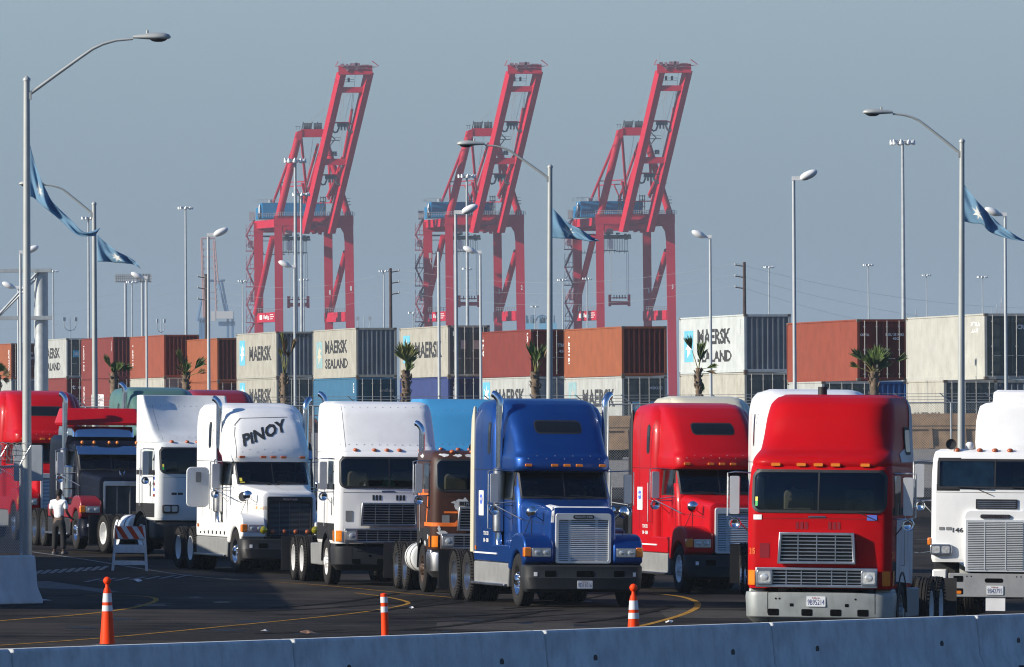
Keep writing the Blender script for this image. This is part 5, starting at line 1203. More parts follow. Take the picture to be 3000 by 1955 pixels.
for i, (tx, w, c) in enumerate((('NO', .09, 0), ('PARKING', .20, 0), ('ANY', .09, 0), ('TIME', .10, 0))): flat_text(m, tx, -w, w, .17 - .125 * i, .24 - .125 * i, -.009)
m.build('sign_lettering', mat('sign_red', (.22, .015, .02)), o)

# utility poles and wires
WOODP = mat('creosoted_wood', (.055, .035, .03), rough=.9, var=.3)
def upole(xp, yt, s, side, label, arms=(.0, .33, .66), ylast=900):
    d = FPX / s; b = GS(xp, s); H = W(xp, yt, d).z - b.z
    t = thing('utility_pole', label, 'utility pole', b, 0, 'dark wooden utility poles')
    m = MB(); m.tube([(0, 0, 0), (0, 0, H)], [.21, .14], 0, 10); m.build('pole', WOODP, t)
    out = []
    for k in range(3):
        z = H - .3 - k * 1.05 * 31 / s; x = side * .85
        m = MB(); m.tube([(0, 0, z - .12), (x, 0, z + .02)], .06, 0, 6); a = m.build('cross_arm', WOODP, t)
        m = MB(); m.lathe([(0, .06), (.06, .1), (.12, .05), (.16, .08), (.22, .04)], 'z', (x, 0, z), 0, 8, caps=True); m.build('insulator', POLEW, a); out.append(Vector(b) + Vector((x, 0, z + .2)))
    return out
A1 = upole(606, 803, 28, -1, 'dark utility pole just left of the white hooded lamp'); A2 = upole(1147, 786, 29, 1, 'dark utility pole between the first and second cranes'); A3 = upole(2184, 768, 31, -1, 'dark utility pole behind the white container on the right')
wt = thing('power_lines', 'thin power lines sagging between the dark utility poles', 'power lines', (0, FPX / 29, 10))
wi = wt.matrix_world.inverted(); OUTL = [Vector((-68, 820, 17 - 1.05 * k)) for k in range(3)]; OUTR = [Vector((62, 800, 16.0 - 2.2 * k)) for k in range(3)]
for S, E in ((OUTL, A1), (A1, A2), (A2, A3), (A3, OUTR)):
    for k in range(3):
        p, q = S[k], E[k]; pts = []
        for i in range(25): u = i / 24; c = p.lerp(q, u); c.z -= 4 * 1.6 * u * (1 - u); pts.append(wi @ c)
        MB().tube(pts, .008, 0, 4).build('wire', MASTM, wt)

# sign gantry at the left
GAN = mat('gantry_steel', (.42, .45, .45), rough=.5, metal=.35, dirt=.2)
s = 63; bz = GS(124, s); gt = thing('sign_gantry', 'grey steel sign gantry seen from behind, column and beams at the left edge', 'gantry', bz)
Hh = W(124, 788, FPX / s).z - bz.z
m = MB(); m.tube([(0, 0, 0), (0, 0, Hh - .05)], .31, 0, 24); m.tube([(-.27, .5, 0), (-.27, .5, Hh)], .10, 0, 10); m.build('column', GAN, gt)
for y0, y1 in ((788, 799), (926, 938)):
    z0, z1 = W(124, y1, FPX / s).z - bz.z, W(124, y0, FPX / s).z - bz.z; MB().box(-4.2, .52, -.42, -.28, z0, z1).build('beam', GAN, gt, bevel=.01)
m = MB(); m.tube([(-3.5, -.35, Hh - 3.8), (-.1, -.35, Hh - .1)], .06, 0, 8); m.build('brace', GAN, gt)
m = MB(); m.tube([(-2.6, .35, Hh - 2.8), (-.1, .1, Hh - .3)], .05, 0, 8); m.build('brace', GAN, gt)

# fence before the railway
fx0, fx1 = -60, 40; fy = 262
fr = thing('chain_link_fence', 'long galvanised chain-link fence behind the road tractors, before the railway', 'fence', (0, fy, 0))
m = MB(); z0 = 2.0
def fz_(x): return gz(x, fy)
FH = 4.35
k = -34.0; i = 0
while k < 22:
    m = MB(); m.tube([(k, 0, fz_(k)), (k, 0, FH)], .035, 0, 8); m.tube([(k, 0, FH), (k - .38, -.1, FH + .32)], .02, 0, 5); m.build('fence_post', CHAINM, fr); k += 1.52; i += 1
MB().tube([(-34, 0, FH), (22, 0, FH)], .028, 0, 6).build('top_rail', CHAINM, fr)
m = MB()
for k_ in range(3): m.tube([(-34, -.03 * k_, FH + .1 + .1 * k_), (22, -.03 * k_, FH + .1 + .1 * k_)], .008, 0, 4)
m.build('barbed_wire', CHAINM, fr)
chain('chain_link', fr, -34, 22, 1.2, FH, .06, r=.0034)

# railway cars between fence and containers
TAN = mat('weathered_tan_railcar', (.24, .155, .085), rough=.8, var=.3, dirt=.6, dirtc=(.12, .075, .04))
DTAN = mat('rusty_railcar', (.11, .06, .038), rough=.85, var=.4, dirt=.5)
for i, (x0, yy, lb, m_) in enumerate(((14.5, 322, 'tan railway flat car with ribbed sides behind the fence at the right', TAN), (-.5, 332, 'tan railway flat car behind the deep blue tractor', TAN), (-15.5, 342, 'brown railway flat car seen between the white tractors', DTAN), (-30.5, 352, 'dark railway flat car behind the red tractor at the left', DTAN))):
    t = thing('railway_car', lb, 'railway car', (x0, yy, 2.62), R(-8), 'railway cars behind the fence'); L = 14.2
    m = MB(); m.box(-L / 2, L / 2, -1.3, 1.3, .85, 1.05); m.box(-L / 2, L / 2, -1.34, -1.26, 1.0, 1.5); m.box(-L / 2, L / 2, -1.30, -1.2, .05, .16); m.build('deck', m_, t, bevel=.01)
    m = MB(); m.box(-L / 2 + .1, L / 2 - .1, -1.22, -1.18, .1, .86); sp = m.build('side_panel', m_, t)
    m = MB(); n_ = 11
    for k in range(n_): x = lerp(-L / 2 + .2, L / 2 - .2, k / (n_ - 1)); m.prism([(x - .12, .1), (x + .12, .1), (x + .07, .9), (x - .07, .9)], -1.34, -1.22, 'xz')
    m.build('side_ribs', m_, t)
    m = MB(); flat_text(m, 'DTTX', -1.9, -.9, .42, .68, -1.235); flat_text(m, '64092', -.6, .9, .42, .68, -1.235); m.build('car_number', WINK if i else mat('pale_tan_ink', (.42, .33, .22)), sp)
    for x in (-L / 2 + 1.6, L / 2 - 1.6):
        bo = MB().box(x - 1.2, x + 1.2, -1.12, -.98, -.25, .05).build('bogie', CHASSIS, t)
        for dx in (-.8, .8):
            for y in (-1.0, 1.0): MB().tube([(x + dx, y - .06, -.1), (x + dx, y + .06, -.1)], .42, 0, 18).build('rail_wheel', CHASSIS, bo)
    m = MB(); rr = random.Random(i + 20)
    for k in range(16):
        x = rr.uniform(-L / 2, L / 2); h = rr.uniform(.12, .5); m.box(x, x + rr.uniform(.08, .6), -1.0, -.6, 1.05, 1.05 + h)
        if k % 3 == 0: m.tube([(x, -.8, 1.05), (x + .2, -.8, 1.6), (x + .9, -.8, 1.6), (x + .9, -.8, 1.05)], .025, 0, 5); m.tube([(x + .5, -.7, 1.3), (x + .5, -.5, 1.3)], .2, 0, 10)
    m.build('deck_fittings', mat('rust_brown', (.13, .055, .035), rough=.9, var=.5), t)
rail = MB()
for dx in (-.72, .72): rail.prism([(-.035, 0), (.035, 0), (.035, .15), (-.035, .15)], 0, 1, 'xz')
# ---------------------------------------------------------------- shipping containers
CW = 2.44
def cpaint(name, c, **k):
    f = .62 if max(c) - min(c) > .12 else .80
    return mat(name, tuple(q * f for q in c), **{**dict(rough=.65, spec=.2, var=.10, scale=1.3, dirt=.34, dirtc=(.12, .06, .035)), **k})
C_ORG = cpaint('orange_container', (.44, .135, .060)); C_ORG2 = cpaint('rusty_orange_container', (.40, .105, .060)); C_ORG3 = cpaint('red_orange_container', (.36, .085, .05))
C_RED = cpaint('rose_red_container', (.27, .055, .050)); C_RED2 = cpaint('brick_red_container', (.28, .055, .045))
C_GRY = cpaint('pale_grey_container', (.46, .48, .45)); C_BEI = cpaint('beige_grey_container', (.43, .42, .355)); C_WHT = cpaint('white_container', (.56, .60, .58), dirt=.12); C_DIRTY = cpaint('stained_white_container', (.48, .47, .40), dirt=.4)
C_SKY = cpaint('sky_blue_container', (.065, .215, .36), dirt=.1); C_VIO = cpaint('violet_blue_container', (.055, .085, .25), dirt=.1); C_BLU = cpaint('bright_blue_container', (.02, .12, .36), dirt=.08); C_LG = cpaint('light_grey_container', (.50, .50, .44), dirt=.1)
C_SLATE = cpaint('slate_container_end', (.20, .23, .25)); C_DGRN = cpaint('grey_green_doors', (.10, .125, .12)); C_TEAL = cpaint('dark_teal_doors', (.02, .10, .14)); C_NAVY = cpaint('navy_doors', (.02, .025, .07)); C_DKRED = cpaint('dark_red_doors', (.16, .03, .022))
RUST = mat('rust', (.10, .045, .025), rough=.9, var=.4); ROD = mat('lock_rod_galvanised', (.38, .38, .36), rough=.5, metal=.5)
STARB = mat('star_blue', (.12, .42, .56), rough=.5); STARF = mat('faded_star_blue', (.22, .36, .37), rough=.6); BEIGEINK = mat('faded_beige_star', (.50, .44, .33), rough=.7)
def rib(x, p, dep, fl=.25):
    """corrugation: 0 outside .. dep inside"""
    u = (x / p) % 1.0; s = .25
    if u < fl: return 0
    if u < .5: return dep * (u - fl) / (.5 - fl)
    if u < .5 + fl: return dep
    return dep * (1 - (u - .5 - fl) / (.5 - fl))
def corr(L, h, p, dep, m, along):
    """corrugated sheet in local (a, z) with depth function; along(a, dep, z) -> point"""
    xs = [0]; k = 0
    while True:
        for f in (.25, .5, .75, 1.0):
            x = (k + f) * p
            if x >= L: break
            xs.append(x)
        else:
            k += 1; continue
        break
    xs.append(L); n = len(xs)
    m.add([along(x, rib(x, p, dep), z) for z in h for x in xs], [(i, i + 1, n + i + 1, n + i) for i in range(n - 1)])
def star_pts(cx, cz, r, n=7, q=.42):
    return [(cx + (r if k % 2 == 0 else r * q) * math.sin(math.pi * k / n), cz + (r if k % 2 == 0 else r * q) * math.cos(math.pi * k / n)) for k in range(2 * n)]
# local frame: corner C (near lower corner between long side and end) at origin; end runs +x, long side runs +y, side faces -x
def side_marks(t, side, L, H, spec, p=.278):
    """spec: list of ('text', string, y0, y1, z0, z1, material) with y measured from the far end; or ('logo', y0,y1,z0,z1,mat)"""
    for sp in spec:
        m = MB()
        if sp[0] == 'text':
            _, s, a0, a1, z0, z1, mt = sp
            vs, fs = text_geo(s, bold=.035)
            bm = bmesh.new(); V = [bm.verts.new((lerp(a0, a1, u), lerp(z0, z1, v), 0)) for u, v in vs]
            for f in fs:
                try: bm.faces.new([V[i] for i in f])
                except ValueError: pass
        elif sp[0] == 'vtext':
            _, s, a, w, z0, z1, mt = sp
            vs, fs = text_geo(s, bold=.03)
            bm = bmesh.new(); V = [bm.verts.new((lerp(a, a + w, v), lerp(z1, z0, u), 0)) for u, v in vs]
            for f in fs:
                try: bm.faces.new([V[i] for i in f])
                except ValueError: pass
        else:
            _, a0, a1, z0, z1, mt, smt = sp
            bm = bmesh.new(); bm.faces.new([bm.verts.new((a, b, 0)) for a, b in ((a0, z0), (a1, z0), (a1, z1), (a0, z1))])
        k = 0
        lo = min(v.co.x for v in bm.verts); hi = max(v.co.x for v in bm.verts); x = math.floor(lo / p) * p
        while x < hi:
            for f in (.25, .5, .75, 1.0):
                if lo < x + f * p < hi: bmesh.ops.bisect_plane(bm, geom=bm.verts[:] + bm.edges[:] + bm.faces[:], plane_co=(x + f * p, 0, 0), plane_no=(1, 0, 0))
            x += p
        bmesh.ops.triangulate(bm, faces=[f for f in bm.faces if len(f.verts) > 4])
        bm.verts.index_update()
        def pt(a, z, lift=.006):
            y = L - a; return (rib(y - .1, p, .036) + .02 - lift, y, z)
        m.add([pt(v.co.x, v.co.y) for v in bm.verts], [tuple(v.index for v in f.verts) for f in bm.faces]); bm.free()
        m.build('side_logo' if sp[0] == 'logo' else 'side_lettering', mt, side, smooth=False)
        if sp[0] == 'logo':
            S = star_pts((a0 + a1) / 2, (z0 + z1) / 2, min((a1 - a0), (z1 - z0)) * .43); m = MB()
            c = ((a0 + a1) / 2, (z0 + z1) / 2)
            bm = bmesh.new(); V = [bm.verts.new((a, b, 0)) for a, b in S]; bm.faces.new(V); x = math.floor(a0 / p) * p
            while x < a1:
                for f in (.25, .5, .75, 1.0): bmesh.ops.bisect_plane(bm, geom=bm.verts[:] + bm.edges[:] + bm.faces[:], plane_co=(x + f * p, 0, 0), plane_no=(1, 0, 0))
                x += p
            bmesh.ops.triangulate(bm, faces=bm.faces[:]); bm.verts.index_update()
            m.add([pt(v.co.x, v.co.y, .010) for v in bm.verts], [tuple(v.index for v in f.verts) for f in bm.faces]); bm.free(); m.build('star_emblem', smt, side, smooth=False)
def container(label, corner, z, theta, L, H, side_m, end_m, end='ribs', marks=(), door_marks=(), group='shipping containers stacked two high', frame_m=None):
    t = thing('shipping_container', label, 'shipping container', (corner.x, corner.y, z), theta, group); fm = frame_m or side_m
    w = CW
    m = MB()
    for x in (0, w - .12):
        for y in (0, L - .12): m.box(x, x + .12, y, y + .12, 0, H)
    for x in (0, w - .06):
        m.box(x, x + .06, .12, L - .12, 0, .16); m.box(x, x + .06, .12, L - .12, H - .07, H - .003)
    for y in (0, L - .08): m.box(.12, w - .12, y, y + .08, 0, .15); m.box(.12, w - .12, y, y + .08, H - .12, H - .003)
    key = ('fr', L, H, fm.name); f = shared(key, 'frame', lambda: m, [fm], t)
    for x in (-.004, w - .174):
        for y in (-.004, L - .174):
            for z_ in (-.004, H - .114): shared('cc', 'corner_casting', lambda: MB().box(0, .178, 0, .178, 0, .118), [mat('corner_casting', (.15, .12, .09), rough=.8, var=.4)], t, (x, y, z_))
    m3 = MB(); corr(L - .2, (.15, H - .06), .278, .036, m3, lambda a, d, zz: (.02 + d, a + .1, zz)); side = shared(('sd', L, H, side_m.name), 'side_wall', lambda: m3, [side_m], t, angle=25)
    m4 = MB(); corr(L - .2, (.15, H - .06), .278, .036, m4, lambda a, d, zz: (w - .02 - d, a + .1, zz)); shared(('sd2', L, H, side_m.name), 'side_wall', lambda: m4, [side_m], t, angle=25)
    m5 = MB(); m5.box(.06, w - .06, .08, L - .08, H - .03, H - .012); shared(('rf', L, H, side_m.name), 'roof', lambda: m5, [side_m], t)
    m6 = MB(); m6.box(.1, w - .1, L - .06, L - .02, .1, H - .1); shared(('bk', L, H, side_m.name), 'end_wall', lambda: m6, [side_m], t)
    if end == 'ribs':
        m7 = MB(); corr(w - .24, (.15, H - .12), .275, .075, m7, lambda a, d, zz: (a + .12, .01 + d, zz)); e = shared(('er', H, end_m.name), 'end_wall', lambda: m7, [end_m], t, angle=25)
    else:
        for k in range(2):
            x0 = .12 + k * (w - .24) / 2; x1 = x0 + (w - .24) / 2 - .012
            def dm():
                q = MB(); wz = x1 - x0; zz = [.16, .72, 1.28, 1.84, H - .13] if H > 2.7 else [.16, .66, 1.2, 1.74, H - .13]
                q.box(0, wz, .03, .06, .16, H - .13)
                for a, b in zip(zz, zz[1:]):
                    q.box(.05, wz - .05, .014, .03, a + .05, b - .07)
                return q
            dr = shared(('dr', H, end_m.name), 'door', dm, [end_m], t, (x0, 0, 0))
            for rx in (.25, .85):
                def rm():
                    q = MB(); q.tube([(0, -.03, .1), (0, -.03, H - .07)], .02, 0, 6)
                    for z_ in (.3, H * .5, H - .35): q.box(-.05, .05, -.035, .02, z_ - .03, z_ + .03)
                    q.box(-.02, .38, -.045, -.03, 1.02, 1.05)
                    return q
                shared(('rod', H), 'lock_rod', rm, [ROD], dr, (rx, 0, 0))
    side_marks(t, side, L, H, tuple(marks) + ((('vtext', 'MSKU 6', 11.35, .16, H - 1.0, H - .25, INKG),) if L > 10 and side_m in (C_GRY, C_BEI, C_WHT, C_DIRTY) else ()))
    for sp in door_marks:
        m = MB()
        if sp[0] == 'text': flat_text(m, sp[1], sp[2], sp[3], sp[4], sp[5], (-.006 if end == 'ribs' else .002)); m.build('end_lettering', sp[6], t)
        elif sp[0] == 'vtext':
            for i, ch in enumerate(sp[1]): flat_text(m, ch, sp[2], sp[3], sp[5] - (i + 1) * (sp[5] - sp[4]) / len(sp[1]) * 1.0, sp[5] - (i + .2) * (sp[5] - sp[4]) / len(sp[1]), .002)
            m.build('end_lettering', sp[6], t)
        elif sp[0] == 'star':
            m.box(sp[1], sp[2], .002, .012, sp[3], sp[4], 0); S = star_pts((sp[1] + sp[2]) / 2, (sp[3] + sp[4]) / 2, (sp[2] - sp[1]) * .42); m.add([(a, -.001, b) for a, b in S], [tuple(range(14))], 1); m.build('end_logo', [STARB, WINK], t)
        elif sp[0] == 'patch': m.box(sp[1], sp[2], .002, .012, sp[3], sp[4], 0); m.build('end_patch', sp[5], t)
    return t
def stack_geo(xn, xl, y_seam, s, L=12.19):
    """near corner at column xn, far corner of the long side at column xl; solves the yaw"""
    d = FPX / s; C = W(xn, y_seam, d); best = None
    for k in range(0, 400):
        th = R(2 + k * .08); q = Vector((C.x - L * math.sin(th), C.y + L * math.cos(th), C.z))
        px = 1500 + (q.x) / q.y * FPX + (y_seam - 977) * -.005
        e = abs(px - 5 * 0 - xl)
        if best is None or e < best[0]: best = (e, th)
    return C, best[1]
HC, SD = 2.896, 2.591
MK = lambda dz=0, ink=INK, lo=STARB, st=WINK: (('logo', .9, 2.6, .75 + dz, 2.35 + dz, lo, st), ('text', 'MAERSK', 3.8, 10.6, 1.0 + dz, 1.95 + dz, ink))
MKS = lambda ink=INK, lo=STARB, st=WINK: (('logo', .9, 2.6, .6, 2.2, lo, st), ('text', 'MAERSK', 3.4, 9.6, 1.45, 2.25, ink), ('text', 'SEALAND', 3.4, 9.7, .55, 1.15, ink))
# x near, x far-left, y seam, scale, upper height, (upper args), (lower args)
S_ = [
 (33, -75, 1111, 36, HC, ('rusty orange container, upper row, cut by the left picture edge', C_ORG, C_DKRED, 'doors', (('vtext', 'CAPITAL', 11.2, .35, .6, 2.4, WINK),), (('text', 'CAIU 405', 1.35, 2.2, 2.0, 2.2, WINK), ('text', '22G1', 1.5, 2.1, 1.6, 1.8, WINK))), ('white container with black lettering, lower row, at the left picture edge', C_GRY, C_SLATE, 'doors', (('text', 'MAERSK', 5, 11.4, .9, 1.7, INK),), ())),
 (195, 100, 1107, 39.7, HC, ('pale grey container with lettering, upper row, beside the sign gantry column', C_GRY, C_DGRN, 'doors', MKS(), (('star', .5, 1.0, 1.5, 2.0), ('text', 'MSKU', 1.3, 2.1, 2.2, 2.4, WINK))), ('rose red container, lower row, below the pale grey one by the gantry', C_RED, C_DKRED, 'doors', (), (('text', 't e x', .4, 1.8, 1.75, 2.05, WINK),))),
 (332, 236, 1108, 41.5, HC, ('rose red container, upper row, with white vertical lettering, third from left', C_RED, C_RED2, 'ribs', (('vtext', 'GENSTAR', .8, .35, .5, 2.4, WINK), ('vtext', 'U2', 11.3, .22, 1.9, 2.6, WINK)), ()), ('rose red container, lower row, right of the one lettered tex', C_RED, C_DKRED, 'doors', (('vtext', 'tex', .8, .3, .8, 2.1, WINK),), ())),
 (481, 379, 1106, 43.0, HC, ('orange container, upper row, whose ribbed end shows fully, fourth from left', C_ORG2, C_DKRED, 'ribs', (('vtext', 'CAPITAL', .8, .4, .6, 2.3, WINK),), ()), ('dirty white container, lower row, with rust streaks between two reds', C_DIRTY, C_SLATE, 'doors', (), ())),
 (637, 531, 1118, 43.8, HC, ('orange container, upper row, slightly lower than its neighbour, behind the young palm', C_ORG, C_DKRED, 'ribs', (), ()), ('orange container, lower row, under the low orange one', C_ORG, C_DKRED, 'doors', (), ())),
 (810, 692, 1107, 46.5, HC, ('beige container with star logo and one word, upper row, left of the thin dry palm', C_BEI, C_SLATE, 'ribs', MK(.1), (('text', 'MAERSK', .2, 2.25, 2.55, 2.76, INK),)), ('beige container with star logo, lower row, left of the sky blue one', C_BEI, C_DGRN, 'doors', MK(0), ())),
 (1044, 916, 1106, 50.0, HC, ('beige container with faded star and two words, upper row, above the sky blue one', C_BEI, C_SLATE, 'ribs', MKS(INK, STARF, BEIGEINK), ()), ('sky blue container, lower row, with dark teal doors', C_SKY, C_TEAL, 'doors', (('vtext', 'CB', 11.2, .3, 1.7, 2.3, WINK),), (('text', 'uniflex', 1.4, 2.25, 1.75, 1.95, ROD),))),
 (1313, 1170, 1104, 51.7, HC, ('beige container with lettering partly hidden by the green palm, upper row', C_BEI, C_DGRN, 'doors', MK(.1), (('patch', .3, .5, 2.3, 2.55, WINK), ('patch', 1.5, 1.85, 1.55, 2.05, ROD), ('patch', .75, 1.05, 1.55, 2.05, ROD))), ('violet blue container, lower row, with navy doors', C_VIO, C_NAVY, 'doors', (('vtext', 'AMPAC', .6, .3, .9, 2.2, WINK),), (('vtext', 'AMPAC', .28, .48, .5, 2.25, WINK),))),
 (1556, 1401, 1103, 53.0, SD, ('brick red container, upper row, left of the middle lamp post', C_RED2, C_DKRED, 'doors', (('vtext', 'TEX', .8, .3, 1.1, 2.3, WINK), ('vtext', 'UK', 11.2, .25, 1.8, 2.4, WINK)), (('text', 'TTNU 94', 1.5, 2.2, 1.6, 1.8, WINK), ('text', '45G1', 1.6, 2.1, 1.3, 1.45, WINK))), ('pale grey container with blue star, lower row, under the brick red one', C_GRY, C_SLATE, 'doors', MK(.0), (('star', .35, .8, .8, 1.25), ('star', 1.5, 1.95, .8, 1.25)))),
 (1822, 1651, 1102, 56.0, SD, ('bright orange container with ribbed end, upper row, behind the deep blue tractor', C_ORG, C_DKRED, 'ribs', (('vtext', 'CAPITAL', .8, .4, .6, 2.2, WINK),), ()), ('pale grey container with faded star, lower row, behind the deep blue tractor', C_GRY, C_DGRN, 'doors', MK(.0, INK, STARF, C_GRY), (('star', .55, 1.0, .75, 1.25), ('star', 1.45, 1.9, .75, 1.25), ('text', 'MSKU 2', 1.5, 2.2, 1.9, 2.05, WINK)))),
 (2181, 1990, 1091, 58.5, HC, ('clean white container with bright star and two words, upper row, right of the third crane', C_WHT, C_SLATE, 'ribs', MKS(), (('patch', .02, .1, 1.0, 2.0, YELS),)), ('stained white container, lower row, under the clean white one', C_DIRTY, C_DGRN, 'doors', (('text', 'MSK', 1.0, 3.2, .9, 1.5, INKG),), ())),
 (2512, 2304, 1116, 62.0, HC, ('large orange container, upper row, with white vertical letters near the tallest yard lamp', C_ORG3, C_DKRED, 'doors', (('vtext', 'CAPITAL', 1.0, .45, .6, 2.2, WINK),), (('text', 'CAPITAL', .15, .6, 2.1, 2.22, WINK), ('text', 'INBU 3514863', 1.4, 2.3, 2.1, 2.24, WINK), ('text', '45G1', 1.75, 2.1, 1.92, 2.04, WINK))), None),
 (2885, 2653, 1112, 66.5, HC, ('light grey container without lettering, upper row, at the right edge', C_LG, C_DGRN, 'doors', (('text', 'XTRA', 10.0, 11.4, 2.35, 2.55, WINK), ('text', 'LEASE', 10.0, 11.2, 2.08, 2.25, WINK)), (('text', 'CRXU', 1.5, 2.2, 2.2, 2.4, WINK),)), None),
]
for xn, xl, ys, s, h, up, lo in S_:
    C, th = stack_geo(xn, xl, ys, s)
    container(up[0], C, C.z + .012, th, 12.19, h, up[1], up[2], up[3], up[4], up[5])
    if lo: container(lo[0], C, C.z - SD - .012, th, 12.19, SD, lo[1], lo[2], lo[3], lo[4], lo[5])

for (xn, xl, ys, s, lb, sm, em, ed, mk) in ((2408, 2305, 1117, 62.5, 'short pale grey container, lower row, under the large orange one', C_GRY, C_DGRN, 'doors', ()), (2512, 2411, 1117, 62.0, 'short bright blue container with ribbed end, lower row, under the large orange one', C_BLU, C_BLU, 'ribs', ()),
        (2765, 2654, 1113, 66.9, 'short white container with one word, lower row, left of the right lamp post', C_DIRTY, C_DGRN, 'doors', (('text', 'MAERSK', .4, 5.4, .5, 1.2, INK),)), (2886, 2769, 1113, 66.5, 'short white container with star logo, lower row, crossed by the right lamp post', C_DIRTY, C_SLATE, 'ribs', (('logo', .3, 1.1, .55, 1.35, STARB, WINK), ('text', 'MAERSK', 1.3, 5.4, .6, 1.2, INK)))):
    C, th = stack_geo(xn, xl, ys, s, 6.06)
    container(lb, C, C.z - SD - .012, th, 6.06, SD, sm, em, ed, mk)
# ---------------------------------------------------------------- ship-to-shore cranes
CS = 10.7; CD = FPX / CS
CRED = mat('crane_red', (.43, .006, .026), rough=.6, var=.10, scale=.08, spec=.15); CDK = mat('crane_gear', (.05, .055, .06), rough=.7); CBLUE = mat('machine_house_blue', (.012, .15, .32), rough=.6, spec=.1); CGREY = mat('crane_grey', (.30, .32, .33), rough=.6)
def crane(px0, label, num, dy=0):
    base = Vector(((px0 - 1500) / CS, CD, 4.6)); t = thing('ship_to_shore_crane', label, 'harbour crane', base, 0, 'red ship-to-shore cranes')
    X = lambda px: (px - 760) / CS
    Z = lambda y: CAMZ + (1274 - y) / CS - 4.6
    def bx(m, x0, x1, y0, y1, za, zb): m.box(X(x0), X(x1), y0, y1, min(Z(za), Z(zb)), max(Z(za), Z(zb)))
    def leg(x0a, x1a, x0b, x1b, yb, ya, zt, zb_, hw=1.0, name='leg'):
        m = MB(); m.loft([[(X(x0b), yb - hw, zb_), (X(x1b), yb - hw, zb_), (X(x1b), yb + hw, zb_), (X(x0b), yb + hw, zb_)], [(X(x0a), ya - hw, zt), (X(x1a), ya - hw, zt), (X(x1a), ya + hw, zt), (X(x0a), ya + hw, zt)]]); return m.build(name, CRED, t)
    leg(746, 772, 748, 771, 0, 0, Z(655), 0); lb = leg(811, 834, 813, 837, -18, -18, Z(640), 0); lc = leg(950, 975, 954, 977, 0, 0, Z(655), 0); ld = leg(1014, 1040, 1021, 1046, -18, -18, Z(640), 0)
    m = MB(); m.prism([(X(985), Z(665)), (X(1016), Z(665)), (X(1022), Z(740)), (X(1018), Z(740)), (X(1012), Z(690)), (X(1002), Z(672))], -18.9, -17.1, 'xz'); m.build('haunch', CRED, t)
    m = MB(); m.prism([(X(834), Z(665)), (X(850), Z(665)), (X(836), Z(700))], -18.9, -17.1, 'xz'); m.build('haunch', CRED, t)
    m = MB(); bx(m, 810, 1041, -19.1, -16.9, 638.5, 667); m.build('portal_beam', CRED, t)
    m = MB(); bx(m, 745, 976, -1.1, 1.1, 653, 682); m.build('portal_beam', CRED, t)
    for xa, xb in (((746, 770), (811, 834)), ((950, 975), (1014, 1038))):
        for zt, zb_ in ((648, 671), (918, 946)):
            m = MB(); m.loft([[(X(xa[0]), 1, Z(zb_)), (X(xa[1]), 1, Z(zb_)), (X(xa[1]), 1, Z(zt)), (X(xa[0]), 1, Z(zt))], [(X(xb[0]), -17, Z(zb_)), (X(xb[1]), -17, Z(zb_)), (X(xb[1]), -17, Z(zt)), (X(xb[0]), -17, Z(zt))]]); m.build('sill_beam' if zt > 700 else 'portal_beam', CRED, t)
    for (xa, ya, xb, yb_) in ((750, 920, 806, 700), (968, 920, 1018, 745)):
        m = MB(); m.tube([(X(xa), -.5, Z(ya)), (X(xb), -16.5, Z(yb_))], .85, 0, 12); m.build('brace', CRED, t)
    # railings, walkways on beams
    for x0, x1, yy, zz in ((760, 812, -9, 918), (958, 1018, -9, 918), (811, 1040, -19.5, 640), (745, 812, -10, 640), (952, 1045, -18, 640)):
        m = MB(); n = max(3, int((x1 - x0) / 6))
        for k in range(n): x = lerp(x0, x1, k / (n - 1)); m.box(X(x) - .06, X(x) + .06, yy - .06, yy + .06, Z(zz), Z(zz) + 1.1)
        m.box(X(x0), X(x1), yy - .05, yy + .05, Z(zz) + 1.05, Z(zz) + 1.15); m.box(X(x0), X(x1), yy - .05, yy + .05, Z(zz) + .5, Z(zz) + .58)
        m.build('railing', CGREY, t)
    # stair tower
    m = MB(); ys = [645, 690, 735, 787, 840, 893, 945, 985]
    for i, (a, b) in enumerate(zip(ys, ys[1:])):
        x0, x1 = (722, 746) if i % 2 else (746, 722)
        m.tube([(X(x0), 1.5, Z(a)), (X(x1), 1.5, Z(b))], .28, 0, 5); bx(m, 720, 748, .8, 2.4, b - 1, b + 2)
        for px in (722, 734, 745): m.box(X(px) - .07, X(px) + .07, .8, .95, Z(b), Z(b) + (Z(a) - Z(b)) * .75)
        m.box(X(722), X(745), .8, .9, Z(b) + 1.1, Z(b) + 1.2); m.tube([(X(722), .9, Z(b) + 1.2), (X(734), .9, Z(b) + 3.2), (X(745), .9, Z(a))], .09, 0, 4)
    m.build('stair_tower', mat('stair_grey_red', (.26, .09, .12), rough=.7), t)
    for q_ in ((731, 747, 1, 4, 620, 645), (728, 747, 1, 4, 705, 725), (735, 747, 1, 3, 860, 885)): m = MB(); bx(m, *q_); m.build('electric_room', CGREY, t)
    # machine house
    m = MB(); m.prism([(X(757), 9), (X(771), -.5), (X(952), -.5), (X(952), 11), (X(757), 11)], Z(640.4), Z(595), 'xy'); h = m.build('machine_house', CBLUE, t, smooth=False)
    m = MB(); m.prism([(X(748), 9), (X(756), 5), (X(756), 9)], Z(641), Z(608), 'xy'); bx(m, 757, 768, 8.9, 9, 600, 601); m.ball((X(764) - .25, 4.0, Z(617)), .35, 2.4, 1.9, 1, 12, 8); m.build('white_disc', [CBLUE, WINK], h)
    m = MB()
    for k in range(24): x = lerp(745, 830, k / 23); m.box(X(x) - .04, X(x) + .04, -.5, -.4, Z(595), Z(595) + 1.0)
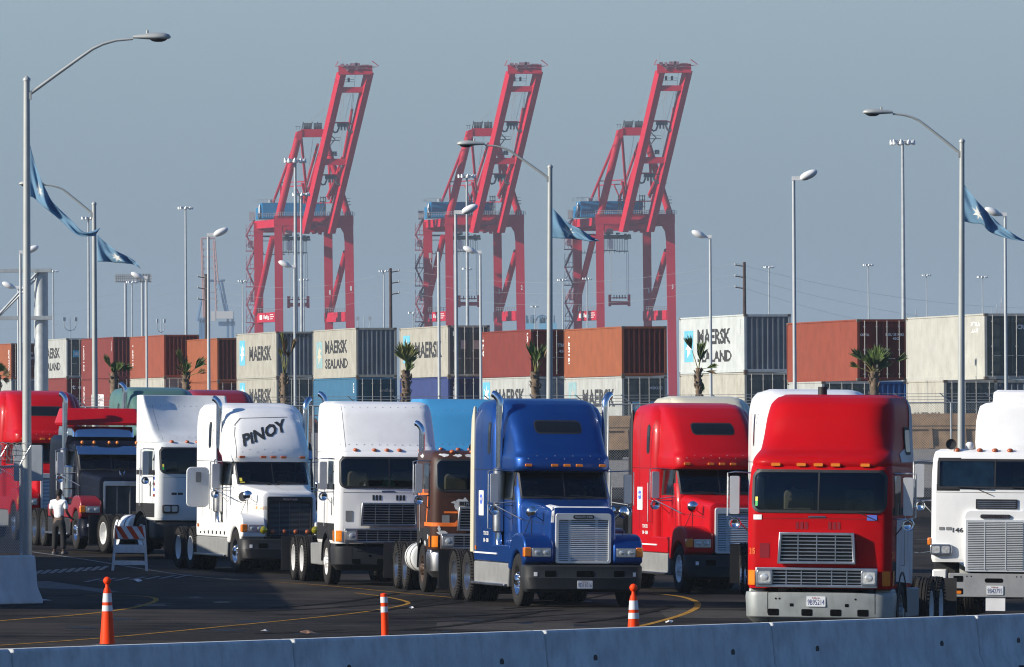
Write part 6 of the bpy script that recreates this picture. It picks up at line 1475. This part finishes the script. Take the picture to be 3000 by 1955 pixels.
    m.box(X(757), X(850), -.5, -.42, Z(595) + .95, Z(595) + 1.03); m.tube([(X(793), 2, Z(595)), (X(793), 2, Z(585))], .55, 0, 10); m.build('roof_rail', CGREY, h)
    # A-frame
    m = MB(); m.tube([(X(824), -18, Z(641)), (X(884), -15, Z(396))], 1.02, 0, 14); m.build('a_frame_leg', CRED, t)
    m = MB(); m.tube([(X(1026), -18, Z(641)), (X(958), -15, Z(415))], .95, 0, 14); m.build('a_frame_leg', CRED, t)
    m = MB(); bx(m, 890, 965, -16, -14, 386, 409); m.prism([(X(872), Z(410)), (X(880), Z(392)), (X(893), Z(388)), (X(893), Z(409)), (X(886), Z(420))], -16.2, -13.8, 'xz'); m.build('top_beam', CRED, t)
    m = MB()
    for k, x in enumerate((900, 908, 916, 930, 938, 946)): m.lathe([(-.35, .0001), (-.35, 1.0), (.35, 1.0), (.35, .0001)], 'x', (X(x), -15, Z(378)), 0, 14)
    for x in (896, 922, 938): m.tube([(X(x) - .4, -15, Z(386)), (X(x), -15, Z(364))], .14, 0, 5)
    for x in (877, 884): m.box(X(x) - .05, X(x) + .05, -15.5, -15.4, Z(388), Z(376))
    m.box(X(872), X(888), -15.5, -15.3, Z(378), Z(377)); m.build('sheaves', CDK, t)
    thin = [((882, -15, 398), (800, 10, 590)), ((888, -15, 396), (903, -4, 585)), ((938, -15, 430), (882, 8, 592)), ((952, -15, 420), (905, 0, 560)), ((966, -15, 425), (975, -18, 580)), ((975, -18, 580), (1005, -20, 500)), ((965, -18, 585), (998, -20, 510)), ((890, -8, 540), (903, -5, 600)), ((1012, -20, 480), (1040, -22, 330)), ((1010, -21, 470), (968, -16, 590)), ((975, -17, 600), (1003, -19, 520))]
    m = MB()
    for a, b in thin: m.tube([(X(a[0]), a[1], Z(a[2])), (X(b[0]), b[1], Z(b[2]))], .38, 0, 7)
    m.tube([(X(823), 4, Z(540)), (X(825), 4, Z(640))], .25, 0, 6); m.tube([(X(893), -6, Z(540)), (X(895), -6, Z(600))], .25, 0, 6)
    for yy in (535, 547): m.tube([(X(823), 4, Z(yy)), (X(894), -6, Z(yy))], .15, 0, 5)
    m.tube([(X(868), 2, Z(548)), (X(890), 2, Z(600))], .2, 0, 5); m.tube([(X(925), -2, Z(597)), (X(985), -8, Z(598))], .16, 0, 5)
    m.build('stays', CRED, t)
    m = MB()
    for x in (880, 887, 942, 950, 956): m.tube([(X(x), -3, Z(640)), (X(x), -3, Z(578))], .12, 0, 4)
    for x0, x1, yy in ((878, 892, 590), (878, 892, 605), (940, 958, 580), (940, 958, 592), (940, 958, 610)): bx(m, x0, x1, -3.3, -2.7, yy, yy + 2.5)
    for x0, x1, yy, dp in ((968, 1003, 418, -16), (1010, 1018, 548, -18), (1015, 1033, 606, -18), (1020, 1032, 597, -18)): bx(m, x0, x1, dp - .5, dp + 1, yy, yy + 2); bx(m, x0, x1, dp - .5, dp - .4, yy - 8, yy - 7); 
    m.tube([(X(965), -16, Z(393)), (X(988), -16, Z(416)), (X(970), -16, Z(438))], .2, 0, 5)
    m.build('platforms', CDK, t)
    # boom
    def bp(x, y): # boom point: depth follows height
        k = (690 - y) / 490.0; q = 1 - (20 + 12 * k) / CD; return Vector((((x + px0 - 2260) * q + 1500 - px0 + (977 - y) * .006) / CS, -20 - 12 * k, (Z(y) + 4.6 - CAMZ) * q - 4.6 + CAMZ))
    def chord(xb, xt, name='boom_chord'):
        m = MB(); L = []
        for y, x in ((683, xb), (212, xt)):
            p = bp(x, y); L.append([p + Vector(q) for q in ((-1.35, .9, .0), (-.2, -1.3, -.35), (1.35, -.9, -.35), (.3, 1.3, 0))])
        m.loft(L); return m.build(name, CRED, t)
    c1 = chord(892, 1000); c2 = chord(968, 1080)
    fx = lambda x0, x1, y: lerp(x0, x1, (683 - y) / 471.0)
    def cross(y, r=.9, h=6):
        a = bp(fx(892, 1000, y), y); b = bp(fx(968, 1080, y), y); m = MB(); m.box(a.x, b.x, a.y - .8, a.y + .8, a.z - r, a.z + r); return m.build('boom_crossbeam', CRED, t)
    cross(265, .75); cross(476, .85)
    m = MB(); a = bp(1000, 207); e_ = a.x - X(1000); m.box(X(991) + e_, X(1089) + e_, a.y - 1.5, a.y + 1.0, Z(222) - 1.3, Z(196) - 1.3); m.build('boom_crossbeam', CRED, t)
    m = MB(); a = bp(1000, 195); e_ = a.x - X(1000)
    for x0, x1, y0, y1 in ((997, 1008, 191, 200), (1024, 1054, 190, 199), (1012, 1020, 192, 212), (1040, 1046, 188, 210), (1058, 1080, 194, 197), (1006, 1075, 203, 205)): m.box(X(x0) + e_, X(x1) + e_, a.y - 1.7, a.y - 1.4, Z(y1) - 1.3, Z(y0) - 1.3)
    m.build('tip_gear', mat('tip_gear_mix', (.22, .10, .12), rough=.7, var=.8, scale=1.5), t)
    m = MB(); m.tube([(X(1088) + e_, a.y, Z(197)), (X(1108) + e_, a.y, Z(212)), (X(1090) + e_, a.y, Z(215))], .13, 0, 5); m.build('tip_bracket', CRED, t); m = MB(); m.tube([(X(997) + e_, a.y, Z(198)), (X(997) + e_, a.y, Z(174))], .06, 0, 4); m.build('antenna', CGREY, t); m = MB(); m.tube([(X(990) + e_, a.y, Z(197)), (X(982) + e_, a.y, Z(212)), (X(992) + e_, a.y, Z(212))], .10, 0, 4); m.build('tip_bracket', CRED, t)
    for y in (364, 517):
        xa, xb = fx(892, 1000, y), fx(968, 1080, y); m = MB(); a, b = bp(xa, y), bp(xb, y)
        m.tube([a, a + Vector((1.6, 0, .3)), b + Vector((-2.4, 0, .3)), b + Vector((0, 0, -.6))], .22, 0, 6)
        m.build('boom_tie', CRED, t)
        m = MB()
        for sx in (-1, 1):
            c = (a + b) / 2; q = [c + Vector((sx * v[0], 0, v[1])) for v in ((1.0, -.4), (1.2, -1.3), (1.6, -2.2), (2.3, -2.4), (2.8, -1.9))]; m.tube(q, .25, 0, 6)
        m.box(c.x - 1.6, c.x + 1.6, c.y - .3, c.y + .3, c.z - .8, c.z + .1); m.box(c.x - .7, c.x - .2, c.y - .3, c.y + .3, c.z - 1.8, c.z); m.box(c.x + .2, c.x + .7, c.y - .3, c.y + .3, c.z - 1.8, c.z); m.build('cable_saddle', CDK, t)
    for y, xs in ((257, (1015, 1032)), (468, (985, 992))):
        m = MB(); c = bp(1000, y); m.box(X(fx(892, 1000, y)), X(fx(968, 1080, y)) - 2, c.y - .6, c.y - .5, Z(y) + .0, Z(y) + .12); m.box(X(fx(892, 1000, y)), X(fx(968, 1080, y)) - 2, c.y - .6, c.y - .5, Z(y) + .6, Z(y) + .7)
        for x in xs: m.box(X(x) - .3, X(x) + .3, c.y - .5, c.y, Z(y), Z(y) + 1.2)
        m.build('walkway', CDK, t)
    m = MB()
    for i, (xa, ya, xb, yb_, da, db) in enumerate(((905, 368, 1030, 273, -15, -30), (914, 368, 1036, 273, -15, -30), (940, 370, 1042, 273, -15, -30), (948, 370, 1048, 273, -15, -30), (1018, 222, 1000, 420, -30, -24), (1022, 222, 1006, 470, -30, -23), (1045, 275, 1022, 470, -30, -23), (1052, 222, 1036, 400, -30, -25), (1042, 275, 1000, 440, -30, -23), (925, 405, 895, 590, -14, -5), (946, 410, 940, 580, -14, -5), (990, 535, 940, 640, -20, -16))):
        m.tube([(X(xa), da, Z(ya)), (X(xb), db, Z(yb_))], .045, 0, 4)
    m.build('wire_ropes', CGREY, t)
    # girder, trolley, cabin, spreader
    m = MB(); bx(m, 905, 935, -20, 14, 655, 672); bx(m, 960, 975, -20, 14, 655, 672); bx(m, 884, 980, -20, -19, 668, 682); m.build('girder', CRED, t)
    m = MB(); rr = random.Random(5)
    for k in range(16): x = rr.uniform(912, 955); y = rr.uniform(668, 694); bx(m, x, x + rr.uniform(4, 12), -19 - rr.random(), -17, y, y + rr.uniform(2, 7))
    m.build('boom_hinge_gear', CRED, t)
    m = MB()
    for k in range(14): x = rr.uniform(838, 905); y = rr.uniform(686, 706); bx(m, x, x + rr.uniform(4, 14), -16 - rr.random(), -13, y, y + rr.uniform(3, 8))
    bx(m, 834, 906, -15, -12, 698, 709)
    for k in range(15): x = lerp(836, 904, k / 14); bx(m, x - .6, x + .6, -15, -14.6, 709, 752 - (k % 3) * 4)
    bx(m, 834, 870, -15, -14, 742, 745); bx(m, 870, 906, -15, -14, 744, 747); m.build('trolley', CDK, t)
    m = MB(); m.tube([(X(838), -15, Z(688)), (X(862), -15, Z(688))], .75, 0, 12); m.build('rope_drum', mat('pink_white', (.6, .45, .45), rough=.5), t)
    m = MB(); bx(m, 848, 862, -17, -14.5, 712, 738); m.build('operator_cabin', [WINK], t, bevel=.2)
    m = MB()
    for x in (852, 856, 901, 906): m.tube([(X(x), -15, Z(745)), (X(x), -15, Z(875))], .05, 0, 4)
    m.build('hoist_ropes', CGREY, t)
    m = MB(); bx(m, 848, 910, -16, -14, 891, 902); bx(m, 847, 855, -16.4, -13.6, 872, 906); bx(m, 903, 911, -16.4, -13.6, 872, 906); bx(m, 856, 902, -15.5, -14.5, 880, 883); m.build('spreader', CRED, t)
    m = MB()
    for x in (862, 870, 878, 886, 894): bx(m, x, x + 3, -15.3, -14.7, 873, 884)
    m.build('spreader_gear', CDK, t)
    m = MB(); bx(m, 745, 835, 2, 3, 745, 747); bx(m, 770, 812, 2, 6, 690, 694); bx(m, 770, 812, 2, 6, 705, 706)
    for x in range(748, 835, 8): bx(m, x, x + 1, 2, 2.2, 738, 746)
    m.build('lower_walkway', CDK, t)
    m = MB(); bx(m, 764, 808, -17.5, -.5, 0, 0) if False else None
    # markings
    for (o, x, y, dp) in ((lc, 968, 858, -1.03), (ld, 1034, 850, -19.03)):
        m = MB(); flat_text(m, num, X(x - 3.4), X(x + 1.5), Z(y + 7), Z(y - 6), dp, 0, .04); m.build('crane_number', WINK, o)
    m = MB()
    def sp(px, y, k):   # on the sill's slanting face, seen from the front
        f = (px - 771) / (811 - 771.0); return (X(px) , lerp(1, -17, (px - 746) / 65.0) - .25, Z(y))
    for x0, x1, y0, y1 in ((762, 770, 925, 938), (775, 778, 925, 936), (780, 783, 929, 937), (784, 787, 926, 936), (788, 791, 929, 940), (795, 806, 924, 926), (795, 808, 930, 932), (795, 804, 936, 938)):
        m.add([sp(x0, y1, 0), sp(x1, y1, 0), sp(x1, y0, 0), sp(x0, y0, 0)], [(0, 1, 2, 3)])
    m.build('sill_marks', WINK, t)
    m = MB(); 
    for x, y in ((745, 975), (811, 975), (950, 975), (1016, 975)): pass
    return t
crane(760, 'red harbour crane with raised boom, leftmost of three, behind the tallest mast', '1')
crane(1256, 'red harbour crane with raised boom, middle of three, behind the grey lamp arm', '2')
crane(1694, 'red harbour crane with raised boom, rightmost of three, behind the middle flag', '3')

# faint crane far to the left
s = 5.1; d = FPX / s; t = thing('ship_to_shore_crane', 'faint blue-grey harbour crane far away, faded by haze, left of the red cranes', 'harbour crane', ((575 - 1500) / s, d, 4.6))
X = lambda px: (px - 575) / s
Z = lambda y: CAMZ + (1274 - y) / s - 4.6
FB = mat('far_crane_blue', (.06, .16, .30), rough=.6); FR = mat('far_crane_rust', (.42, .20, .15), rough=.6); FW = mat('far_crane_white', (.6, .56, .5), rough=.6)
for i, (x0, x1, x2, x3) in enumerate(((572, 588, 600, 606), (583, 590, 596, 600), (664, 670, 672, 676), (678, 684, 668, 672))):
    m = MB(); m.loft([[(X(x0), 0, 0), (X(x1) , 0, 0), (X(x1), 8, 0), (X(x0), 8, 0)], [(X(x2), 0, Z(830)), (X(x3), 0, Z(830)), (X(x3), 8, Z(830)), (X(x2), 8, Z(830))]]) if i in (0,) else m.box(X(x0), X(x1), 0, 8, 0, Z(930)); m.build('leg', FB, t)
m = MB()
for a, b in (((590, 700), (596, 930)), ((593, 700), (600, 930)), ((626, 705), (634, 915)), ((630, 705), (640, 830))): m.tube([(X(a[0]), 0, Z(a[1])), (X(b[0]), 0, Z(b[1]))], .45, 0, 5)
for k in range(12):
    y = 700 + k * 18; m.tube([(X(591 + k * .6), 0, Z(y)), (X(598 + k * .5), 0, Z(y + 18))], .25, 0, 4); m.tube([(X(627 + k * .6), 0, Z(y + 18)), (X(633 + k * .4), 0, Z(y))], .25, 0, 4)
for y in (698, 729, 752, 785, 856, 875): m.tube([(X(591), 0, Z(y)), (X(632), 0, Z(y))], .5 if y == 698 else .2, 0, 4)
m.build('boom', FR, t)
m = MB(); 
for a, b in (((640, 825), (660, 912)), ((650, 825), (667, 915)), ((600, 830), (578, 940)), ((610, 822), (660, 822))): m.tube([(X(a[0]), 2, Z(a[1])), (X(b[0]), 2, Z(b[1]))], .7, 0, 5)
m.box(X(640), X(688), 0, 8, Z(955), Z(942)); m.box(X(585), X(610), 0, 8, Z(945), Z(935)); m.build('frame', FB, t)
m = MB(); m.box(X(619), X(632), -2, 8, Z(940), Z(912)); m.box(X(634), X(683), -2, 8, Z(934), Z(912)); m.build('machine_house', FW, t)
# pale blue cranes low behind the second and third cranes
s = 7.5; d = FPX / s
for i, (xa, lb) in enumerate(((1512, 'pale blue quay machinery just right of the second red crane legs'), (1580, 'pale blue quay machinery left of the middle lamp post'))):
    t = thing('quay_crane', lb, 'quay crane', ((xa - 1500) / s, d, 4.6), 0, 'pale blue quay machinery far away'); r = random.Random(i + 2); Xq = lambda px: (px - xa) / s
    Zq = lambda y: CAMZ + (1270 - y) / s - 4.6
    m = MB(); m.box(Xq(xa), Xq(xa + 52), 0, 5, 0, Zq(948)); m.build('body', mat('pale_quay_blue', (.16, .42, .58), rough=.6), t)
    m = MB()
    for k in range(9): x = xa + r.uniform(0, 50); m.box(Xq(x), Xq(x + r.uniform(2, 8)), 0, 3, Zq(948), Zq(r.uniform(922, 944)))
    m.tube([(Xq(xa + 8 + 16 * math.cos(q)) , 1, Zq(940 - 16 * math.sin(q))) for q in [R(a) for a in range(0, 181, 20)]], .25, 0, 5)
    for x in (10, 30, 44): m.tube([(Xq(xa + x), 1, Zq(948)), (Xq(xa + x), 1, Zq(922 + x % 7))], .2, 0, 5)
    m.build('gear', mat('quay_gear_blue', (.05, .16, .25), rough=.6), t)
# far skyline shapes at the right
s = 3.6; d = FPX / s
for i, (x0, x1, y0, lb) in enumerate(((2928, 2944, 874, 'tallest faint tower on the hazy horizon at the right'), (2915, 2927, 893, 'faint tower left of the tallest one on the hazy horizon'), (2900, 2912, 905, 'small faint block on the hazy horizon at the right'), (2679, 2690, 908, 'faint narrow tower on the hazy horizon right of the tall mast'))):
    t = thing('distant_tower', lb, 'tower', (((x0 + x1) / 2 - 1500) / s, d, 4.6), 0, 'faint towers on the horizon'); w = (x1 - x0) / s / 2; h = CAMZ + (1265 - y0) / s - 4.6
    m = MB(); m.box(-w, w, 0, 2 * w, 0, h * .9); m.box(-w * .7, w * .7, .2, 1.6 * w, h * .9, h * .96); m.tube([(0, w, h * .96), (0, w, h)], w * .3, 0, 6); m.build('shaft', CGREY, t)
    m = MB()
    for k in range(14): z = h * .86 * (k + 1) / 15; m.box(-w - .02, w + .02, -.05, 0, z, z + h * .02)
    m.build('window_bands', CDK, t)

# ---------------------------------------------------------------- palms
PAL = mat('palm_leaf', (.095, .145, .035), rough=.55, var=.5, scale=2.2); PALY = mat('palm_leaf_yellow', (.19, .185, .045), rough=.6, var=.4); PALD = mat('palm_leaf_dry', (.24, .16, .075), rough=.8, var=.4)
PTR = mat('palm_trunk', (.16, .115, .075), rough=.95, var=.4, scale=6, bump=.8, bscale=14); PET = mat('petiole', (.20, .19, .045), rough=.6)
def palm(xb, yc, s, fronds, label, seed=0, rt=.12, ybot=1185):
    """xb base column, yc crown row; fronds: (lean deg, petiole m, fan radius m, half spread deg, material, yaw)"""
    d = FPX / s; b = W(xb, ybot, d); gzz = gz(b.x, b.y); b.z = min(gzz, b.z); H = W(xb, yc, d).z - b.z; r = random.Random(seed)
    t = thing('palm_tree', label, 'palm', b, 0, 'young fan palms before the container stacks')
    pr = []; n = int(H / .14)
    for k in range(n + 1):
        z = H * k / n; q = rt * (1.15 - .25 * k / n); pr += [(z, q * (1 + r.uniform(0, .12))), (z + H / n * .6, q * (1.22 + r.uniform(0, .15)))]
    m = MB(); m.lathe(pr, 'z', seg=14, caps=True)
    for k in range(int(H / .14)):
        for j in range(3):
            a = r.uniform(0, 6.28); z = H * r.random(); q = rt * 1.1; M = Matrix.Translation((q * math.cos(a), q * math.sin(a), z)) @ Matrix.Rotation(a, 4, 'Z') @ Matrix.Rotation(R(25), 4, 'Y'); m.box(-.01, .02, -.03, .03, 0, .14, 0, M)
    m.build('trunk', PTR, t, angle=60)
    for (lean, pl, fr, sp, mt, yaw) in fronds:
        m = MB(); a = R(lean); dr = Vector((math.sin(a), math.sin(R(yaw)) * .35, math.cos(a))).normalized(); o = Vector((0, 0, H - .05)); e = o + dr * pl
        mid = (o + e) / 2 + Vector((0, 0, .04)); m.tube([o, mid, e], [.022, .016, .011], 1, 6)
        side = dr.cross(Vector((math.sin(R(yaw)), -math.cos(R(yaw)), .2))).normalized(); nrm = dr.cross(side)
        nb = int(16 + sp / 4)
        for k in range(nb):
            q = R(.82 * lerp(-sp, sp, k / (nb - 1)) + r.uniform(-2, 2)); L = fr * .90 * (1 - .25 * abs(math.sin(q))) * r.uniform(.82, 1.06)
            v = dr * math.cos(q) + side * math.sin(q) + nrm * .25 * math.cos(3 * k); v.normalize(); wv = v.cross(nrm).normalized() * .028 * (fr / .6)
            tip = e + v * L + Vector((0, 0, -.18 * L * r.random())); md = e + v * L * .55 + nrm * .012
            m.add([e, md - wv, tip, md + wv, md + nrm * .02], [(0, 1, 4), (1, 2, 4), (2, 3, 4), (3, 0, 4)], 0)
        m.build('frond', [mt, PET], t, smooth=False)
    return t
palm(-6, 1105, 68, ((20, .3, .55, 60, PAL, 20), (60, .25, .5, 50, PALD, -20), (100, .2, .4, 40, PALD, 10)), 'palm at the left picture edge, only some fronds in view', 1)
palm(334, 1098, 74, ((-22, .35, .75, 12, PALY, 10), (12, .15, .62, 45, PAL, 30), (30, .2, .6, 35, PAL, -20), (58, .35, .62, 22, PAL, 20), (0, .1, .45, 70, PAL, 80), (150, .1, .3, 40, PALD, 0), (-160, .1, .3, 40, PALD, 0)), 'short palm with a dense green crown beside the second lamp post', 2, .13)
palm(545, 1106, 76, ((-14, .55, .85, 9, PALY, 10), (-8, .35, .75, 25, PALD, 40), (5, .2, .65, 30, PAL, 0), (42, .5, .75, 24, PAL, 20), (10, .05, .5, 60, PAL, 70), (65, .5, .45, 25, PALD, -30), (-30, .3, .45, 30, PALD, 0)), 'palm with a ragged two-part crown before the low orange container', 3, .13)
palm(833, 1100, 78, ((-3, 1.1, .75, 6, PALY, 0), (2, .8, .9, 8, PALD, 30), (16, .9, .75, 10, PALD, 0), (10, .75, .4, 25, PALD, 60), (-8, .7, .5, 12, PALY, -20), (175, .1, .3, 30, PALD, 0)), 'thin dry palm with a bare bundled crown before the lettered beige container', 4, .125)
palm(1190, 1092, 80, ((0, .45, 1.0, 62, PALY, 5), (14, .3, .8, 40, PAL, 30), (22, .05, .62, 32, PAL, -10), (6, .5, .95, 45, PAL, 60)), 'palm with one large upright green fan before the beige container', 5, .14)
palm(1569, 1096, 80, ((-8, .55, .95, 12, PAL, 20), (3, .45, .75, 30, PAL, -20), (18, .55, .85, 16, PAL, 10), (26, .6, .9, 9, PALD, 0), (-4, .3, .6, 22, PALD, 50), (170, .05, .35, 25, PALD, 0)), 'dark narrow palm beside the middle lamp post', 6, .14)
palm(2047, 1085, 80, ((-17, .85, .65, 20, PAL, 10), (6, .5, .85, 18, PAL, -10), (10, .4, .8, 26, PAL, 60), (68, .3, .55, 14, PAL, 0), (90, .25, .5, 10, PALD, 20), (165, .3, .5, 14, PAL, 0)), 'dark sparse palm before the clean white container', 7, .10)
palm(2562, 1096, 84, ((-38, .65, .72, 20, PAL, 15), (-10, .35, .85, 42, PAL, 30), (8, .35, .95, 45, PAL, -25), (24, .4, .9, 40, PAL, 10), (57, .85, .62, 18, PAL, 0), (-62, .55, .5, 16, PALY, 0), (38, .3, .7, 40, PAL, 60), (-20, .3, .7, 40, PAL, -60)), 'bushy dark palm with wide fans before the dark container doors', 8, .14)

# ---------------------------------------------------------------- person
def skinned(name, V, E, mt, parent, root=0, sub=2):
    me = bpy.data.meshes.new(name); me.from_pydata([v[0] for v in V], E, []); o = bpy.data.objects.new(name, me); col.objects.link(o); o.parent = parent
    me.materials.append(mt); o.modifiers.new('skin', 'SKIN').use_smooth_shade = True
    for i, v in enumerate(V):
        s_ = me.skin_vertices[0].data[i]; s_.radius = v[1] if isinstance(v[1], tuple) else (v[1], v[1]); s_.use_root = (i == root)
    o.modifiers.new('sub', 'SUBSURF').levels = sub; o.modifiers['sub'].render_levels = sub
    return o
b = GS(173, 108.5); t = thing('person', 'man in a white T-shirt and black trousers standing by the navy tractor, seen from behind', 'person', b + Vector((0, 0, .03)), R(-25))
SK = mat('skin', (.10, .055, .035), rough=.6); SH = mat('white_cotton', (.85, .87, .88), rough=.9, bump=.3, bscale=12); TR = mat('black_trousers', (.012, .012, .014), rough=.9); HR = mat('black_hair', (.008, .007, .007), rough=.8)
# local: faces +y (away from the camera)
V = [((0, 0, .95), (.12, .10)), ((0, .01, 1.12), (.12, .09)), ((0, .0, 1.30), (.15, .10)), ((0, -.01, 1.43), (.12, .08)), ((0, .0, 1.51), .052), ((0, .02, 1.57), (.062, .07)), ((0, .035, 1.66), (.078, .095)), ((0, .03, 1.735), (.062, .075)),
     ((.10, .0, .88), .085), ((.12, .02, .50), .06), ((.13, .0, .10), .04), ((.14, .16, .04), (.04, .03)),
     ((-.10, .0, .88), .085), ((-.13, .03, .50), .06), ((-.14, .0, .10), .04), ((-.16, .15, .04), (.04, .03)),
     ((.185, -.01, 1.42), .055), ((.23, .0, 1.16), .042), ((.24, .20, 1.0), .030), ((.235, .28, .965), (.026, .034)),
     ((-.185, -.01, 1.42), .055), ((-.235, -.03, 1.14), .042), ((-.225, .15, .95), .030), ((-.215, .23, .91), (.026, .034))]
E = [(0, 1), (1, 2), (2, 3), (3, 4), (4, 5), (5, 6), (6, 7), (0, 8), (8, 9), (9, 10), (10, 11), (0, 12), (12, 13), (13, 14), (14, 15), (3, 16), (16, 17), (17, 18), (18, 19), (3, 20), (20, 21), (21, 22), (22, 23)]
hs = []
for (wi_, sx) in ((19, 1), (23, -1)):
    w = Vector(V[wi_][0])
    for j, (dx, ln) in enumerate(((-.028, .062), (-.010, .072), (.009, .068), (.027, .055))):
        a = len(V); V.append((tuple(w + Vector((dx, .045, -.01))), .009)); V.append((tuple(w + Vector((dx * 1.1, .045 + ln * .55, -.025))), .008)); V.append((tuple(w + Vector((dx * 1.1, .045 + ln * .8, -.055))), .0065)); E += [(wi_, a), (a, a + 1), (a + 1, a + 2)]
    a = len(V); V.append((tuple(w + Vector((-sx * .035, .0, .0))), .010)); V.append((tuple(w + Vector((-sx * .058, .035, -.012))), .008)); E += [(wi_, a), (a, a + 1)]
skinned('body', V, E, SK, t)
Vs = [((0, 0, .93), (.155, .115)), ((0, .01, 1.12), (.148, .115)), ((0, .0, 1.30), (.175, .125)), ((0, -.01, 1.43), (.135, .10)), ((0, 0, 1.475), (.075, .07)), ((.19, -.01, 1.41), .075), ((.232, .0, 1.2), .068), ((-.19, -.01, 1.41), .075), ((-.238, -.02, 1.2), .068)]
skinned('t_shirt', Vs, [(0, 1), (1, 2), (2, 3), (3, 4), (3, 5), (5, 6), (3, 7), (7, 8)], SH, t)
Vt = [((0, 0, .97), (.145, .105)), ((0, 0, .90), (.15, .11)), ((.10, .0, .82), .105), ((.125, .02, .50), .085), ((.135, .0, .12), .08), ((-.10, .0, .82), .105), ((-.135, .03, .50), .085), ((-.145, .0, .12), .08)]
skinned('trousers', Vt, [(0, 1), (1, 2), (2, 3), (3, 4), (1, 5), (5, 6), (6, 7)], TR, t)
m = MB()
loops = []
for k in range(9):
    q = math.pi * k / 8 * .62; loops.append([(.092 * math.sin(q + .02) * math.cos(a), .022 + .112 * math.sin(q + .02) * math.sin(a) - .0, 1.665 + .105 * math.cos(q + .02) - (.03 if math.sin(a) < -.2 and k > 5 else 0)) for a in [2 * math.pi * j / 18 for j in range(18)]])
m.loft(loops); hr = m.build('hair', HR, t, angle=80)
for sx in (-1, 1): MB().ball((sx * .083, .035, 1.65), .012, .025, .033).build('ear', SK, t, angle=80)
m = MB(); m.ball((0, .13, 1.645), .014, .022, .022); m.build('nose', SK, t)
for sx in (-1, 1): MB().ball((sx * .03, .118, 1.675), .013, .008, .009).build('eye', WINK, t)
MB().ball((0, .122, 1.605), .026, .008, .007).build('mouth', mat('lip', (.16, .05, .04)), t)
for sx in (-1, 1): m = MB(); m.prism(rrect(sx * .145 - .05, sx * .145 + .05, -.08, .20, .045), 0, .075, 'xy'); m.build('shoe', mat('grey_shoe', (.12, .12, .12), rough=.7), t, bevel=.02)

# ---------------------------------------------------------------- air
hz = MB(); hz.box(-7500, 7500, -60, 8200, -2.5, 135)
h = hz.build('haze', mat('haze_tmp', (1, 1, 1)), None, smooth=False); h['kind'] = 'stuff'
hm = bpy.data.materials.new('haze'); hm.use_nodes = True; hn, hl_ = hm.node_tree.nodes, hm.node_tree.links; hn.clear()
ho = hn.new('ShaderNodeOutputMaterial'); hv = hn.new('ShaderNodeVolumePrincipled'); hv.inputs['Color'].default_value = (.60, .74, .86, 1); hv.inputs['Density'].default_value = .00010; hv.inputs['Anisotropy'].default_value = 0.0
hl_.new(hv.outputs[0], ho.inputs['Volume']); h.data.materials.clear(); h.data.materials.append(hm)
